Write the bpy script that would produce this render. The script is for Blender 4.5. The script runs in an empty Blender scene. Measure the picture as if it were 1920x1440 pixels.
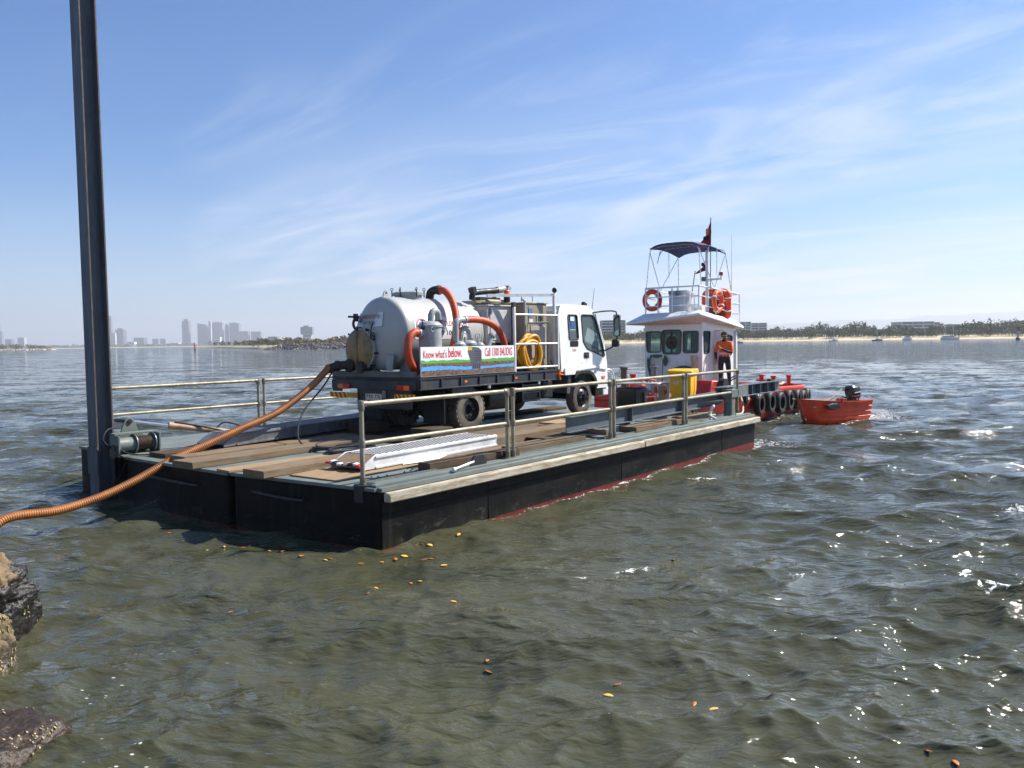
import bpy, bmesh, math, random
import numpy as np
from mathutils import Vector, Matrix, Euler
R = math.radians
random.seed(7)
rng = np.random.default_rng(11)
SC = bpy.context.scene
COL = SC.collection

# ------------------------------------------------------------------ camera
CAM_H = 2.54
FPX = 1550.0                                  # focal length in pixels of the 1920 wide photograph
PITCH = math.atan(80 / FPX); ROLL = -math.atan(.015)
cam = bpy.data.cameras.new('camera'); camo = bpy.data.objects.new('camera', cam); COL.objects.link(camo)
cam.sensor_width = 36.0; cam.lens = 36.0 * FPX / 1920.0
cam.clip_start = .05; cam.clip_end = 60000
CAM_R = Matrix.Rotation(math.pi / 2 - PITCH, 3, 'X') @ Matrix.Rotation(ROLL, 3, 'Z')
camo.matrix_world = Matrix.Translation((0, 0, CAM_H)) @ CAM_R.to_4x4()
SC.camera = camo

# ------------------------------------------------------------------ sky, sun, exposure
SUN_AZ = R(69); SUN_EL = R(45)                # clockwise from +Y
W = bpy.data.worlds.new('World'); SC.world = W; W.use_nodes = True
nt = W.node_tree; N = nt.nodes; L = nt.links
for n in list(N): N.remove(n)
out = N.new('ShaderNodeOutputWorld'); bg = N.new('ShaderNodeBackground'); bg.inputs[1].default_value = .066
sky = N.new('ShaderNodeTexSky'); sky.sky_type = 'NISHITA'; sky.sun_disc = False
sky.sun_elevation = SUN_EL; sky.sun_rotation = SUN_AZ
sky.air_density = 1.0; sky.dust_density = .6; sky.ozone_density = 2.5; sky.altitude = 0
tc = N.new('ShaderNodeTexCoord')
sep = N.new('ShaderNodeSeparateXYZ'); L.new(tc.outputs['Generated'], sep.inputs[0])
def wmath(op, a, b=None, c=None, clamp=False):
    m = N.new('ShaderNodeMath'); m.operation = op; m.use_clamp = clamp
    for i, x in enumerate((a, b, c)):
        if x is None: continue
        if isinstance(x, (int, float)): m.inputs[i].default_value = x
        else: L.new(x, m.inputs[i])
    return m.outputs[0]
def wramp(x, a, b, lo=0., hi=1.):
    m = N.new('ShaderNodeMapRange'); m.interpolation_type = 'SMOOTHSTEP'
    for i, v in zip((1, 2, 3, 4), (a, b, lo, hi)): m.inputs[i].default_value = v
    L.new(x, m.inputs[0]); return m.outputs[0]
zz = wmath('MAXIMUM', sep.outputs[2], 0.0)
zc = wmath('ADD', zz, .12)
cx = wmath('DIVIDE', sep.outputs[0], zc); cy = wmath('DIVIDE', sep.outputs[1], zc)
cmb = N.new('ShaderNodeCombineXYZ'); L.new(cx, cmb.inputs[0]); L.new(cy, cmb.inputs[1])
mr0 = N.new('ShaderNodeMapping'); mr0.inputs['Rotation'].default_value = (0, 0, R(40)); L.new(cmb.outputs[0], mr0.inputs[0])
mp = N.new('ShaderNodeMapping'); mp.inputs['Scale'].default_value = (.55, 1.35, 1); L.new(mr0.outputs[0], mp.inputs[0])
def wnoise(scale, det, rough, dist, src, off=0):
    n = N.new('ShaderNodeTexNoise'); n.inputs['Scale'].default_value = scale; n.inputs['Detail'].default_value = det
    n.inputs['Roughness'].default_value = rough; n.inputs['Distortion'].default_value = dist
    if off:
        a = N.new('ShaderNodeVectorMath'); a.inputs[1].default_value = (off, off * .7, 0); L.new(src, a.inputs[0]); src = a.outputs[0]
    L.new(src, n.inputs['Vector']); return n.outputs[0]
def wdir(px, py):                              # direction of a pixel, for placing cloud banks
    d = (CAM_R @ Vector(((px - 960) / FPX, -(py - 720) / FPX, -1))).normalized(); return d
def wblob(px, py, rad, soft):
    d = wdir(px, py); v = N.new('ShaderNodeVectorMath'); v.operation = 'DOT_PRODUCT'; v.inputs[1].default_value = d; L.new(tc.outputs['Generated'], v.inputs[0])
    return wramp(v.outputs['Value'], math.cos(R(rad + soft)), math.cos(R(max(0, rad - soft))))
wisps = wramp(wnoise(1.35, 10, .60, 1.5, mp.outputs[0], 11.7), .40, .78)
veil = wramp(wnoise(.75, 6, .55, .8, mp.outputs[0], 5.2), .30, .70)
banks = wblob(620, 440, 6, 6)
for a in ((1400, 205, 5, 5), (1210, 290, 5, 5), (1000, 470, 10, 8), (1560, 460, 11, 9), (1900, 480, 12, 10), (820, 330, 5, 5)): banks = wmath('MAXIMUM', banks, wblob(*a))
patch = wmath('ADD', wmath('MULTIPLY', wramp(wnoise(.5, 3, .5, .3, cmb.outputs[0], 8.1), .5, .72), .07), wmath('MULTIPLY', banks, .85), clamp=True)
low = wramp(zz, .02, .34, 1., 0.)
cov = wmath('MULTIPLY', wmath('MULTIPLY', wisps, patch), .62)
cov = wmath('ADD', cov, wmath('MULTIPLY', wmath('MULTIPLY', veil, low), wmath('ADD', wmath('MULTIPLY', banks, .45), .22)), clamp=True)
# thin smoky veil close to the horizon, all round
cov = wmath('MAXIMUM', cov, wramp(zz, -.04, .24, .55, 0.))
tint = N.new('ShaderNodeMix'); tint.data_type = 'RGBA'; tint.blend_type = 'MULTIPLY'; tint.inputs[0].default_value = 1
tint.inputs[7].default_value = (.52, .86, 1.26, 1)
L.new(sky.outputs[0], tint.inputs[6])
mixc = N.new('ShaderNodeMix'); mixc.data_type = 'RGBA'; mixc.inputs[7].default_value = (6.7, 7.4, 8.8, 1)
L.new(cov, mixc.inputs[0]); L.new(tint.outputs[2], mixc.inputs[6])
L.new(mixc.outputs[2], bg.inputs[0]); L.new(bg.outputs[0], out.inputs[0])

sun = bpy.data.lights.new('sun', 'SUN'); sun.energy = 5.0; sun.angle = R(.53); sun.color = (1, .95, .87)
suno = bpy.data.objects.new('sun', sun); COL.objects.link(suno)
sdir = Vector((math.sin(SUN_AZ) * math.cos(SUN_EL), math.cos(SUN_AZ) * math.cos(SUN_EL), math.sin(SUN_EL)))
suno.rotation_euler = sdir.to_track_quat('Z', 'Y').to_euler(); suno.location = (30, 0, 60)
vs = SC.view_settings; vs.view_transform = 'Standard'; vs.look = 'None'; vs.exposure = .85; vs.gamma = 1; vs.use_curve_mapping = False
SC.render.engine = 'CYCLES'
cy_ = SC.cycles; cy_.use_denoising = True; cy_.max_bounces = 6; cy_.transparent_max_bounces = 12; cy_.volume_bounces = 0
cy_.diffuse_bounces = 3; cy_.glossy_bounces = 3; cy_.transmission_bounces = 4; cy_.caustics_reflective = False; cy_.caustics_refractive = False
cy_.sample_clamp_indirect = 4

# ------------------------------------------------------------------ helpers: materials
def S(r, g, b):
    f = lambda c: (c / 255 / 12.92) if c / 255 <= .04045 else ((c / 255 + .055) / 1.055) ** 2.4
    return (f(r), f(g), f(b))
MATS = {}
class NB:
    """tiny node builder for one material"""
    def __init__(s, name):
        s.m = bpy.data.materials.new(name); s.m.use_nodes = True; s.t = s.m.node_tree; s.N = s.t.nodes; s.L = s.t.links
        s.b = s.N['Principled BSDF']; s.o = s.N['Material Output']
    def tex(s, kind='Object'):
        return s.N.new('ShaderNodeTexCoord').outputs[kind]
    def geo(s): return s.N.new('ShaderNodeNewGeometry').outputs['Position']
    def mapping(s, v, scale=(1, 1, 1), rot=(0, 0, 0), loc=(0, 0, 0)):
        n = s.N.new('ShaderNodeMapping'); n.inputs['Scale'].default_value = scale; n.inputs['Rotation'].default_value = rot; n.inputs['Location'].default_value = loc
        s.L.new(v, n.inputs[0]); return n.outputs[0]
    def noise(s, v, scale, det=4, rough=.55, dist=0, out=0):
        n = s.N.new('ShaderNodeTexNoise'); n.inputs['Scale'].default_value = scale; n.inputs['Detail'].default_value = det
        n.inputs['Roughness'].default_value = rough; n.inputs['Distortion'].default_value = dist; s.L.new(v, n.inputs['Vector']); return n.outputs[out]
    def vor(s, v, scale, feat='F1', out=0, rand=1):
        n = s.N.new('ShaderNodeTexVoronoi'); n.feature = feat; n.inputs['Scale'].default_value = scale; n.inputs['Randomness'].default_value = rand
        s.L.new(v, n.inputs['Vector']); return n.outputs[out]
    def mr(s, x, a, b, lo=0., hi=1., smooth=True):
        m = s.N.new('ShaderNodeMapRange')
        if smooth: m.interpolation_type = 'SMOOTHSTEP'
        for i, v in zip((1, 2, 3, 4), (a, b, lo, hi)): m.inputs[i].default_value = v
        s.L.new(x, m.inputs[0]); return m.outputs[0]
    def math(s, op, a, b=None, clamp=False):
        m = s.N.new('ShaderNodeMath'); m.operation = op; m.use_clamp = clamp
        for i, x in enumerate((a, b)):
            if x is None: continue
            if isinstance(x, (int, float)): m.inputs[i].default_value = x
            else: s.L.new(x, m.inputs[i])
        return m.outputs[0]
    def sep(s, v):
        n = s.N.new('ShaderNodeSeparateXYZ'); s.L.new(v, n.inputs[0]); return n.outputs
    def mix(s, f, a, b):
        n = s.N.new('ShaderNodeMix'); n.data_type = 'RGBA'
        for i, x in ((0, f), (6, a), (7, b)):
            if isinstance(x, (int, float)): n.inputs[i].default_value = x
            elif isinstance(x, tuple): n.inputs[i].default_value = (*x[:3], 1)
            else: s.L.new(x, n.inputs[i])
        return n.outputs[2]
    def bump(s, h, strength=.3, dist=.01, normal=None):
        n = s.N.new('ShaderNodeBump'); n.inputs['Strength'].default_value = strength; n.inputs['Distance'].default_value = dist
        s.L.new(h, n.inputs['Height'])
        if normal is not None: s.L.new(normal, n.inputs['Normal'])
        return n.outputs[0]
    def set(s, k, v):
        if isinstance(v, (int, float)): s.b.inputs[k].default_value = v
        elif isinstance(v, tuple): s.b.inputs[k].default_value = (*v[:3], 1)
        else: s.L.new(v, s.b.inputs[k])
def pm(name, col, rough=.5, metal=0., var=.18, scale=6., bump=0., bscale=60., dirt=None, damt=.35, dscale=3., spec=.5, world=False):
    """paint / metal / plastic with uneven tone, blotchy grime and fine relief"""
    if name in MATS: return MATS[name]
    b = NB(name); v = b.geo() if world else b.tex()
    n1 = b.noise(v, scale, 6, .6)
    lo = tuple(c * (1 - var) for c in col); hi = tuple(min(1, c * (1 + var)) for c in col)
    c = b.mix(b.mr(n1, .3, .7), lo, hi)
    if dirt:
        m = b.mr(b.noise(b.mapping(v, (1, 1, .45), loc=(3, 1, 7)), dscale, 8, .68, .4), .62 - damt * .4, .86 - damt * .3)
        c = b.mix(b.math('MULTIPLY', m, .85), c, dirt)
    b.set('Base Color', c); b.set('Metallic', metal); b.set('Specular IOR Level', spec)
    b.set('Roughness', b.mr(b.noise(v, scale * 3, 4), .25, .75, max(.03, rough * .75), min(1, rough * 1.3)))
    if bump: b.set('Normal', b.bump(b.noise(v, bscale, 5, .6), bump, .004))
    MATS[name] = b.m; return b.m
def glass(name, tint, rough=.02, opacity=.35, body=(.02, .03, .03)):
    """thin pane: part clear, part tinted body, mirror-like coat"""
    b = NB(name)
    tr = b.N.new('ShaderNodeBsdfTransparent'); tr.inputs[0].default_value = (*tint, 1)
    b.set('Base Color', body); b.set('Roughness', rough); b.set('IOR', 1.5)
    fr = b.N.new('ShaderNodeFresnel'); fr.inputs[0].default_value = 1.5
    mx = b.N.new('ShaderNodeMixShader')
    f = b.math('ADD', b.math('MULTIPLY', fr.outputs[0], 1 - opacity), opacity, clamp=True)
    b.L.new(f, mx.inputs[0]); b.L.new(tr.outputs[0], mx.inputs[1]); b.L.new(b.b.outputs[0], mx.inputs[2])
    b.L.new(mx.outputs[0], b.o.inputs[0]); MATS[name] = b.m; return b.m

# ------------------------------------------------------------------ helpers: meshes
def frames(pts, closed=False):
    P = [Vector(p) for p in pts]; n = len(P); T = []
    for i in range(n):
        a = P[(i - 1) % n] if closed or i > 0 else P[i]; c = P[(i + 1) % n] if closed or i < n - 1 else P[i]
        t = (c - a); T.append(t.normalized() if t.length > 1e-9 else Vector((0, 0, 1)))
    up = Vector((0, 0, 1)) if abs(T[0].z) < .9 else Vector((1, 0, 0))
    nrm = (up - T[0] * up.dot(T[0])).normalized(); F = []
    for i in range(n):
        nrm = nrm - T[i] * nrm.dot(T[i]); nrm = nrm.normalized() if nrm.length > 1e-6 else T[i].orthogonal().normalized()
        F.append((P[i], nrm.copy(), T[i].cross(nrm)))
    return F
def spline(pts, k=6, closed=False):
    P = [Vector(p) for p in pts]; n = len(P); o = []
    for i in range(n if closed else n - 1):
        p0 = P[(i - 1) % n] if closed or i > 0 else P[0] * 2 - P[1]
        p1, p2 = P[i], P[(i + 1) % n]
        p3 = P[(i + 2) % n] if closed or i + 2 < n else P[-1] * 2 - P[-2]
        for j in range(k):
            t = j / k
            o.append(.5 * ((2 * p1) + (p2 - p0) * t + (2 * p0 - 5 * p1 + 4 * p2 - p3) * t * t + (3 * p1 - p0 - 3 * p2 + p3) * t ** 3))
    if not closed: o.append(P[-1])
    return o
class MB:
    def __init__(s): s.v = []; s.f = []; s.mi = []
    def add(s, vs_, fs, mi=0):
        o = len(s.v); s.v += [tuple(v) for v in vs_]; s.f += [tuple(i + o for i in f) for f in fs]; s.mi += [mi] * len(fs); return s
    def box(s, x0, x1, y0, y1, z0, z1, mi=0):
        return s.add([(x, y, z) for z in (z0, z1) for y in (y0, y1) for x in (x0, x1)],
                     [(0, 2, 3, 1), (4, 5, 7, 6), (0, 1, 5, 4), (2, 6, 7, 3), (0, 4, 6, 2), (1, 3, 7, 5)], mi)
    def obox(s, c, size, M=None, mi=0):
        if M is None: M = Matrix.Identity(3)
        h = [x / 2 for x in size]; c = Vector(c)
        v = [c + M @ Vector((x, y, z)) for z in (-h[2], h[2]) for y in (-h[1], h[1]) for x in (-h[0], h[0])]
        return s.add(v, [(0, 2, 3, 1), (4, 5, 7, 6), (0, 1, 5, 4), (2, 6, 7, 3), (0, 4, 6, 2), (1, 3, 7, 5)], mi)
    def beam(s, p0, p1, w, h, mi=0, up=(0, 0, 1)):
        p0, p1 = Vector(p0), Vector(p1); x = (p1 - p0); l = x.length; x.normalize(); y = Vector(up).cross(x)
        if y.length < 1e-5: y = Vector((0, 1, 0))
        y.normalize(); z = x.cross(y); return s.obox((p0 + p1) / 2, (l, w, h), Matrix((x, y, z)).transposed(), mi)
    def tube(s, pts, r, n=8, closed=False, caps=True, mi=0):
        F = frames(pts, closed); m = len(F); vs_ = []; fs = []
        for i, (p, a, b) in enumerate(F):
            rr = r(i / (m - 1)) if callable(r) else (r[i] if isinstance(r, (list, tuple)) else r)
            for j in range(n):
                t = 2 * math.pi * j / n; vs_.append(p + a * (rr * math.cos(t)) + b * (rr * math.sin(t)))
        for i in range(m if closed else m - 1):
            k = (i + 1) % m
            for j in range(n): q = (j + 1) % n; fs.append((i * n + j, i * n + q, k * n + q, k * n + j))
        if caps and not closed: fs.append(tuple(range(n))[::-1]); fs.append(tuple((m - 1) * n + j for j in range(n)))
        return s.add(vs_, fs, mi)
    def cyl(s, p0, p1, r0, r1=None, n=14, mi=0):
        r1 = r0 if r1 is None else r1; return s.tube([p0, p1], [r0, r1], n, mi=mi)
    def lathe(s, prof, n=24, org=(0, 0, 0), M=None, mi=0, caps=True):
        """prof: (radius, height) along local z"""
        if M is None: M = Matrix.Identity(3)
        o = Vector(org); vs_ = []; fs = []; m = len(prof)
        for (r, z) in prof:
            for j in range(n):
                t = 2 * math.pi * j / n; vs_.append(o + M @ Vector((max(r, 1e-4) * math.cos(t), max(r, 1e-4) * math.sin(t), z)))
        for i in range(m - 1):
            for j in range(n): q = (j + 1) % n; fs.append((i * n + j, i * n + q, (i + 1) * n + q, (i + 1) * n + j))
        if caps: fs.append(tuple(range(n))[::-1]); fs.append(tuple((m - 1) * n + j for j in range(n)))
        return s.add(vs_, fs, mi)
    def torus(s, c, Rr, r, M=None, n=28, m=8, mi=0, sx=1., sy=1.):
        if M is None: M = Matrix.Identity(3)
        c = Vector(c)
        return s.tube([c + M @ Vector((Rr * sx * math.cos(2 * math.pi * i / n), Rr * sy * math.sin(2 * math.pi * i / n), 0)) for i in range(n)], r, m, True, mi=mi)
    def prism(s, poly, fn, d0, d1, mi=0):
        """poly (a,b) list, fn(a,b,d)->xyz"""
        n = len(poly); v = [fn(a, b, d0) for a, b in poly] + [fn(a, b, d1) for a, b in poly]
        return s.add(v, [tuple(range(n))[::-1], tuple(range(n, 2 * n))] + [(i, (i + 1) % n, n + (i + 1) % n, n + i) for i in range(n)], mi)
    def holed(s, outer, holes, fn, d0, d1, mi=0):
        bm = bmesh.new()
        loops = []
        for lp in [outer] + holes:
            vv = [bm.verts.new((a, b, 0)) for a, b in lp]; loops.append(vv)
            for i in range(len(vv)): bm.edges.new((vv[i], vv[(i + 1) % len(vv)]))
        bmesh.ops.triangle_fill(bm, use_beauty=True, use_dissolve=False, edges=bm.edges[:])
        bm.verts.index_update(); V2 = [(v.co.x, v.co.y) for v in bm.verts]; n = len(V2)
        fs = [tuple(v.index for v in f.verts) for f in bm.faces]
        idx = [[v.index for v in lp] for lp in loops]; bm.free()
        vs_ = [fn(a, b, d0) for a, b in V2] + [fn(a, b, d1) for a, b in V2]
        F = [f[::-1] for f in fs] + [tuple(i + n for i in f) for f in fs]
        for lp in idx:
            for i in range(len(lp)): a, c = lp[i], lp[(i + 1) % len(lp)]; F.append((a, c, c + n, a + n))
        return s.add(vs_, F, mi)
    def build(s, name, mat, parent=None, bevel=0, smooth=38, fix=True, link=True):
        me = bpy.data.meshes.new(name); me.from_pydata(s.v, [], s.f)
        for m in (mat if isinstance(mat, (list, tuple)) else [mat]): me.materials.append(m)
        if any(s.mi): me.polygons.foreach_set('material_index', s.mi)
        if fix or bevel:
            bm = bmesh.new(); bm.from_mesh(me)
            if fix: bmesh.ops.recalc_face_normals(bm, faces=bm.faces)
            if bevel:
                es = [e for e in bm.edges if len(e.link_faces) == 2 and e.calc_face_angle(0) > .5]
                bmesh.ops.bevel(bm, geom=es, offset=bevel, segments=1, profile=.5, affect='EDGES')
            bm.to_mesh(me); bm.free()
        if smooth:
            me.polygons.foreach_set('use_smooth', [True] * len(me.polygons)); me.set_sharp_from_angle(angle=R(smooth))
        me.update(); o = bpy.data.objects.new(name, me)
        if link: COL.objects.link(o)
        if parent is not None: o.parent = parent
        return o
def rrect(x0, x1, y0, y1, r, k=4):
    o = []
    for cx_, cy_, a in ((x1 - r, y0 + r, -90), (x1 - r, y1 - r, 0), (x0 + r, y1 - r, 90), (x0 + r, y0 + r, 180)):
        for i in range(k + 1): t = R(a + 90 * i / k); o.append((cx_ + r * math.cos(t), cy_ + r * math.sin(t)))
    return o
def rpoly(pts, r, k=3):
    """polygon with rounded corners"""
    o = []; n = len(pts)
    for i in range(n):
        p = Vector(pts[i]); a = (Vector(pts[i - 1]) - p); c = (Vector(pts[(i + 1) % n]) - p)
        rr = min(r, a.length * .45, c.length * .45); a = p + a.normalized() * rr; c = p + c.normalized() * rr
        for j in range(k + 1): t = j / k; q = a * (1 - t) ** 2 + p * 2 * t * (1 - t) + c * t * t; o.append((q.x, q.y))
    return o
def text2d(txt, bold=.0):
    cu = bpy.data.curves.new('lettering', 'FONT'); cu.body = txt; cu.size = 1; cu.offset = bold; cu.resolution_u = 3
    o = bpy.data.objects.new('lettering', cu); COL.objects.link(o)
    dg = bpy.context.evaluated_depsgraph_get(); me = bpy.data.meshes.new_from_object(o.evaluated_get(dg))
    v = np.array([w.co[:2] for w in me.vertices]); f = [tuple(p.vertices) for p in me.polygons]
    bpy.data.objects.remove(o); bpy.data.curves.remove(cu); bpy.data.meshes.remove(me)
    v = v - v.min(0); return v / v.max(0), f
def lettering(parent, txt, mat, fn, bold=.01, name='lettering'):
    """fn maps unit text box (a right, b up) to xyz"""
    v, f = text2d(txt, bold); m = MB(); m.add([fn(a, b) for a, b in v], f)
    return m.build(name, mat, parent, smooth=0, fix=False)

# ------------------------------------------------------------------ helpers: things
BA = Vector((-1.66, 10.09, 0)); BANG = R(51.4); BROT = Matrix.Rotation(BANG, 3, 'Z')
def bw(u, v, z=0): return BA + BROT @ Vector((u, v, z))
def ray(px, py): return CAM_R @ Vector(((px - 960) / FPX, -(py - 720) / FPX, -1))
def at_z(px, py, z=0): d = ray(px, py); return Vector((0, 0, CAM_H)) + d * ((z - CAM_H) / d.z)
def far(px, py, dist): d = ray(px, py); return Vector((0, 0, CAM_H)) + d * (dist / d.y)
def tag(o, label=None, cat=None, group=None, kind=None):
    for k, x in (('label', label), ('category', cat), ('group', group), ('kind', kind)):
        if x: o[k] = x
    return o
def thing(name, label, cat, loc=(0, 0, 0), rz=0., frame='B', group=None, tilt=None):
    o = bpy.data.objects.new(name, None); COL.objects.link(o); o.empty_display_size = .1
    o.location = bw(*loc) if frame == 'B' else loc
    a = (BANG if frame == 'B' else 0) + rz
    o.rotation_euler = (tilt[0], tilt[1], a) if tilt else (0, 0, a)
    return tag(o, label, cat, group)
def single(mb, name, mat, label, cat, loc=(0, 0, 0), rz=0., frame='B', group=None, tilt=None, **kw):
    o = mb.build(name, mat, None, **kw); o.location = bw(*loc) if frame == 'B' else loc
    a = (BANG if frame == 'B' else 0) + rz; o.rotation_euler = (tilt[0], tilt[1], a) if tilt else (0, 0, a)
    return tag(o, label, cat, group)
def copy_tree(o, parent=None):
    c = o.copy(); COL.objects.link(c); c.parent = parent
    for ch in list(o.children): copy_tree(ch, c)
    return c
RX = lambda a: Matrix.Rotation(R(a), 3, 'X'); RY = lambda a: Matrix.Rotation(R(a), 3, 'Y'); RZ = lambda a: Matrix.Rotation(R(a), 3, 'Z')

# ================================================================== WATER
def calm_factor(x, y):
    """lee of the barge and of the rock wall is smoother than open water"""
    dx, dy = x - BA.x, y - BA.y; ca, sa = math.cos(BANG), math.sin(BANG)
    u = ca * dx + sa * dy; v = -sa * dx + ca * dy
    f = 1 - .30 * np.exp(-(((u - 1.5) / 6.0) ** 2 + ((v + 2.2) / 3.2) ** 2))
    f = f * (1 - .28 * np.exp(-(((x + 4.5) / 4.5) ** 2 + ((y - 6.5) / 4.5) ** 2)))
    return f, u, v
def make_waves():
    n = 190
    lam = np.exp(rng.uniform(math.log(.15), math.log(3.0), n)); lam[:5] = rng.uniform(2.2, 3.6, 5)
    spread = np.where(lam > 1.5, 26, np.where(lam > .6, 42, 58))
    ang = np.radians(-97 + rng.normal(0, 1, n) * spread)
    s = np.where(lam > 2.0, .024, np.where(lam > .9, .037, np.where(lam > .35, .045, .046))) * rng.uniform(.55, 1.35, n)
    k = 2 * math.pi / lam
    return lam, np.cos(ang), np.sin(ang), s / k, k, rng.uniform(0, 6.283, n)
WAV = make_waves()
def build_water():
    H = CAM_H
    rr = [H / math.tan(d) for d in np.arange(.80, .134, -.0016)]
    while rr[-1] < 320: rr.append(rr[-1] * 1.012)
    while rr[-1] < 11000: rr.append(rr[-1] * 1.055)
    rr = np.array(rr); th = np.concatenate([np.arange(-88, -36, .8), np.degrees(np.arange(-R(36), R(36), .00175)), np.arange(36.1, 88.5, .8)])
    th = np.radians(th); nr, nc = len(rr), len(th)
    X0 = (rr[:, None] * np.sin(th)[None]).ravel().astype(np.float32); Y0 = (rr[:, None] * np.cos(th)[None]).ravel().astype(np.float32)
    dr = np.gradient(rr); dr = np.repeat(dr, nc).astype(np.float32); rad = np.repeat(rr, nc).astype(np.float32)
    dth = np.tile(np.gradient(th), nr) * rad; sp = np.maximum(dr, dth * .7)
    X = X0.copy(); Y = Y0.copy(); Z = np.zeros_like(X); J = np.zeros_like(X)
    amp, u, v = calm_factor(X0, Y0)
    lam, cx_, cy_2, a, k, ph = WAV
    near = rad < 340
    xi, yi, si, am = X0[near], Y0[near], sp[near], amp[near]
    lost = np.zeros_like(X); lo_i = np.zeros_like(xi); dX = np.zeros_like(xi); dY = np.zeros_like(xi); dZ = np.zeros_like(xi); dJ = np.zeros_like(xi)
    warp = .35 * np.sin(.31 * xi + .17 * yi) + .35 * np.sin(.13 * xi - .27 * yi + 2)
    gust = 1 + .22 * np.sin(.21 * xi + .09 * yi + 1) * np.sin(.07 * xi - .16 * yi)
    for i in range(len(lam)):
        w = np.clip((lam[i] / si - 2.3) / 2.5, 0, 1) * am * (gust if lam[i] < 1.2 else 1)
        lo_i += (a[i] * k[i]) ** 2 * .5 * np.clip(1 - w / am, 0, 1)
        if not w.any(): continue
        p = k[i] * (cx_[i] * xi + cy_2[i] * yi + warp * .25) + ph[i]
        c, s_ = np.cos(p), np.sin(p); A = a[i] * w
        dZ += A * c; dX -= cx_[i] * A * 1.2 * s_; dY -= cy_2[i] * A * 1.2 * s_; dJ += A * k[i] * c
    lost[:] = np.sum((a * k) ** 2 * .5); lost[near] = lo_i; lost = np.sqrt(lost)
    # the skiff and the hulls press the surface flat
    X[near] += dX; Y[near] += dY; Z[near] = dZ; J[near] = dJ
    uu, vv = u, v
    inside = (uu > 13.0) & (uu < 23) & (vv > 2.4) & (vv < 7.4)
    Z[inside] = np.minimum(Z[inside], -.05)
    d0 = Vector((9.69, 24.89)); a_ = R(30); ddx, ddy = X - d0.x, Y - d0.y
    dl = ddx * math.cos(a_) + ddy * math.sin(a_); dw = -ddx * math.sin(a_) + ddy * math.cos(a_)
    ins = (abs(dl) < 1.2) & (abs(dw) < .5); Z[ins] = np.minimum(Z[ins], .02)
    # foam: crests about to break, wash along the hulls
    foam = np.clip((J - .54) * 1.5, 0, 1)
    side = np.exp(-np.clip(-vv, 0, 9) / .16) * ((uu > -.3) & (uu < 12.2) & (vv < .25)) * (.35 + .65 * np.clip((uu - 1) / 4, 0, 1))
    endw = np.exp(-((uu - 12.3) / .6) ** 2) * np.exp(-((vv - .4) / 1.6) ** 2) * .8
    tug = np.exp(-np.clip(2.15 - vv, 0, 9) / .35) * ((uu > 12.5) & (uu < 22.5) & (vv < 2.6)) * .9
    skiff = np.exp(-(np.abs(dw + .62) / .30) ** 2) * (np.abs(dl) < 2.0) * .8 + np.exp(-((dl - 1.9) / .6) ** 2 - (dw / .55) ** 2) * 1.0
    caps = np.zeros_like(foam)
    for px, py, w, st in ((1195, 1066, .30, 1.0), (1610, 905, .26, .9), (1905, 955, .45, .9), (1612, 996, .3, .8), (1890, 1118, .40, 1.0), (1505, 1076, .22, .8), (1320, 893, .4, .9), (1560, 846, .35, .8), (1452, 862, .3, .8), (1700, 846, .4, .8), (1662, 782, .5, 1.0), (1760, 800, .5, .7), (1840, 760, .6, .7), (1500, 812, .5, .9), (1380, 870, .4, .8), (1085, 1080, .18, .7), (1790, 890, .4, .7), (1850, 700, .9, .8), (1730, 690, .9, .7), (1560, 668, 1.2, .8), (1800, 660, 1.4, .7), (560, 690, 1., .6)):
        q = at_z(px, py, 0); caps = np.maximum(caps, st * np.exp(-((X - q.x) / w) ** 2 - ((Y - q.y - .3 * (X - q.x)) / (w * .38)) ** 2))
    foam = np.clip(np.maximum.reduce([foam, side, endw, tug, skiff, caps]), 0, 1)
    me = bpy.data.meshes.new('water')
    nv = nr * nc; me.vertices.add(nv); me.vertices.foreach_set('co', np.stack([X, Y, Z], 1).astype(np.float32).ravel())
    i, j = np.meshgrid(np.arange(nr - 1), np.arange(nc - 1), indexing='ij'); b = (i * nc + j).ravel()
    q = np.stack([b, b + nc, b + nc + 1, b + 1], 1).astype(np.int32); nf = len(q)
    me.loops.add(nf * 4); me.loops.foreach_set('vertex_index', q.ravel()); me.polygons.add(nf)
    me.polygons.foreach_set('loop_start', np.arange(0, nf * 4, 4, dtype=np.int32)); me.polygons.foreach_set('loop_total', np.full(nf, 4, np.int32))
    at = me.attributes.new('foam', 'FLOAT', 'POINT'); at.data.foreach_set('value', foam.astype(np.float32))
    at = me.attributes.new('chop', 'FLOAT', 'POINT'); at.data.foreach_set('value', lost.astype(np.float32))
    me.update(calc_edges=True); me.polygons.foreach_set('use_smooth', np.ones(nf, bool)); me.validate()
    if me.polygons[0].normal.z < 0: me.flip_normals()
    o = bpy.data.objects.new('water', me); COL.objects.link(o); o['kind'] = 'structure'; o['label'] = 'choppy grey green water of the estuary'
    # material
    b = NB('estuary_water'); p = b.geo()
    fo = b.N.new('ShaderNodeAttribute'); fo.attribute_name = 'foam'
    big = b.noise(b.mapping(p, (.10, .16, 1)), 1, 3); mid = b.noise(b.mapping(p, (.5, .9, 1)), 1, 4)
    col = b.mix(b.mr(big, .3, .7), (.045, .046, .023), (.067, .067, .038))
    col = b.mix(b.math('MULTIPLY', b.mr(mid, .35, .75), .5), col, (.071, .069, .042))
    # lacy foam
    fn = b.noise(p, 9, 7, .7, .8); cell = b.vor(b.mapping(p, (1, 1, 1)), 13, 'DISTANCE_TO_EDGE')
    lace = b.math('ADD', b.mr(fn, .42, .66), b.math('MULTIPLY', b.mr(cell, .0, .10, 1, 0), .35))
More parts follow.
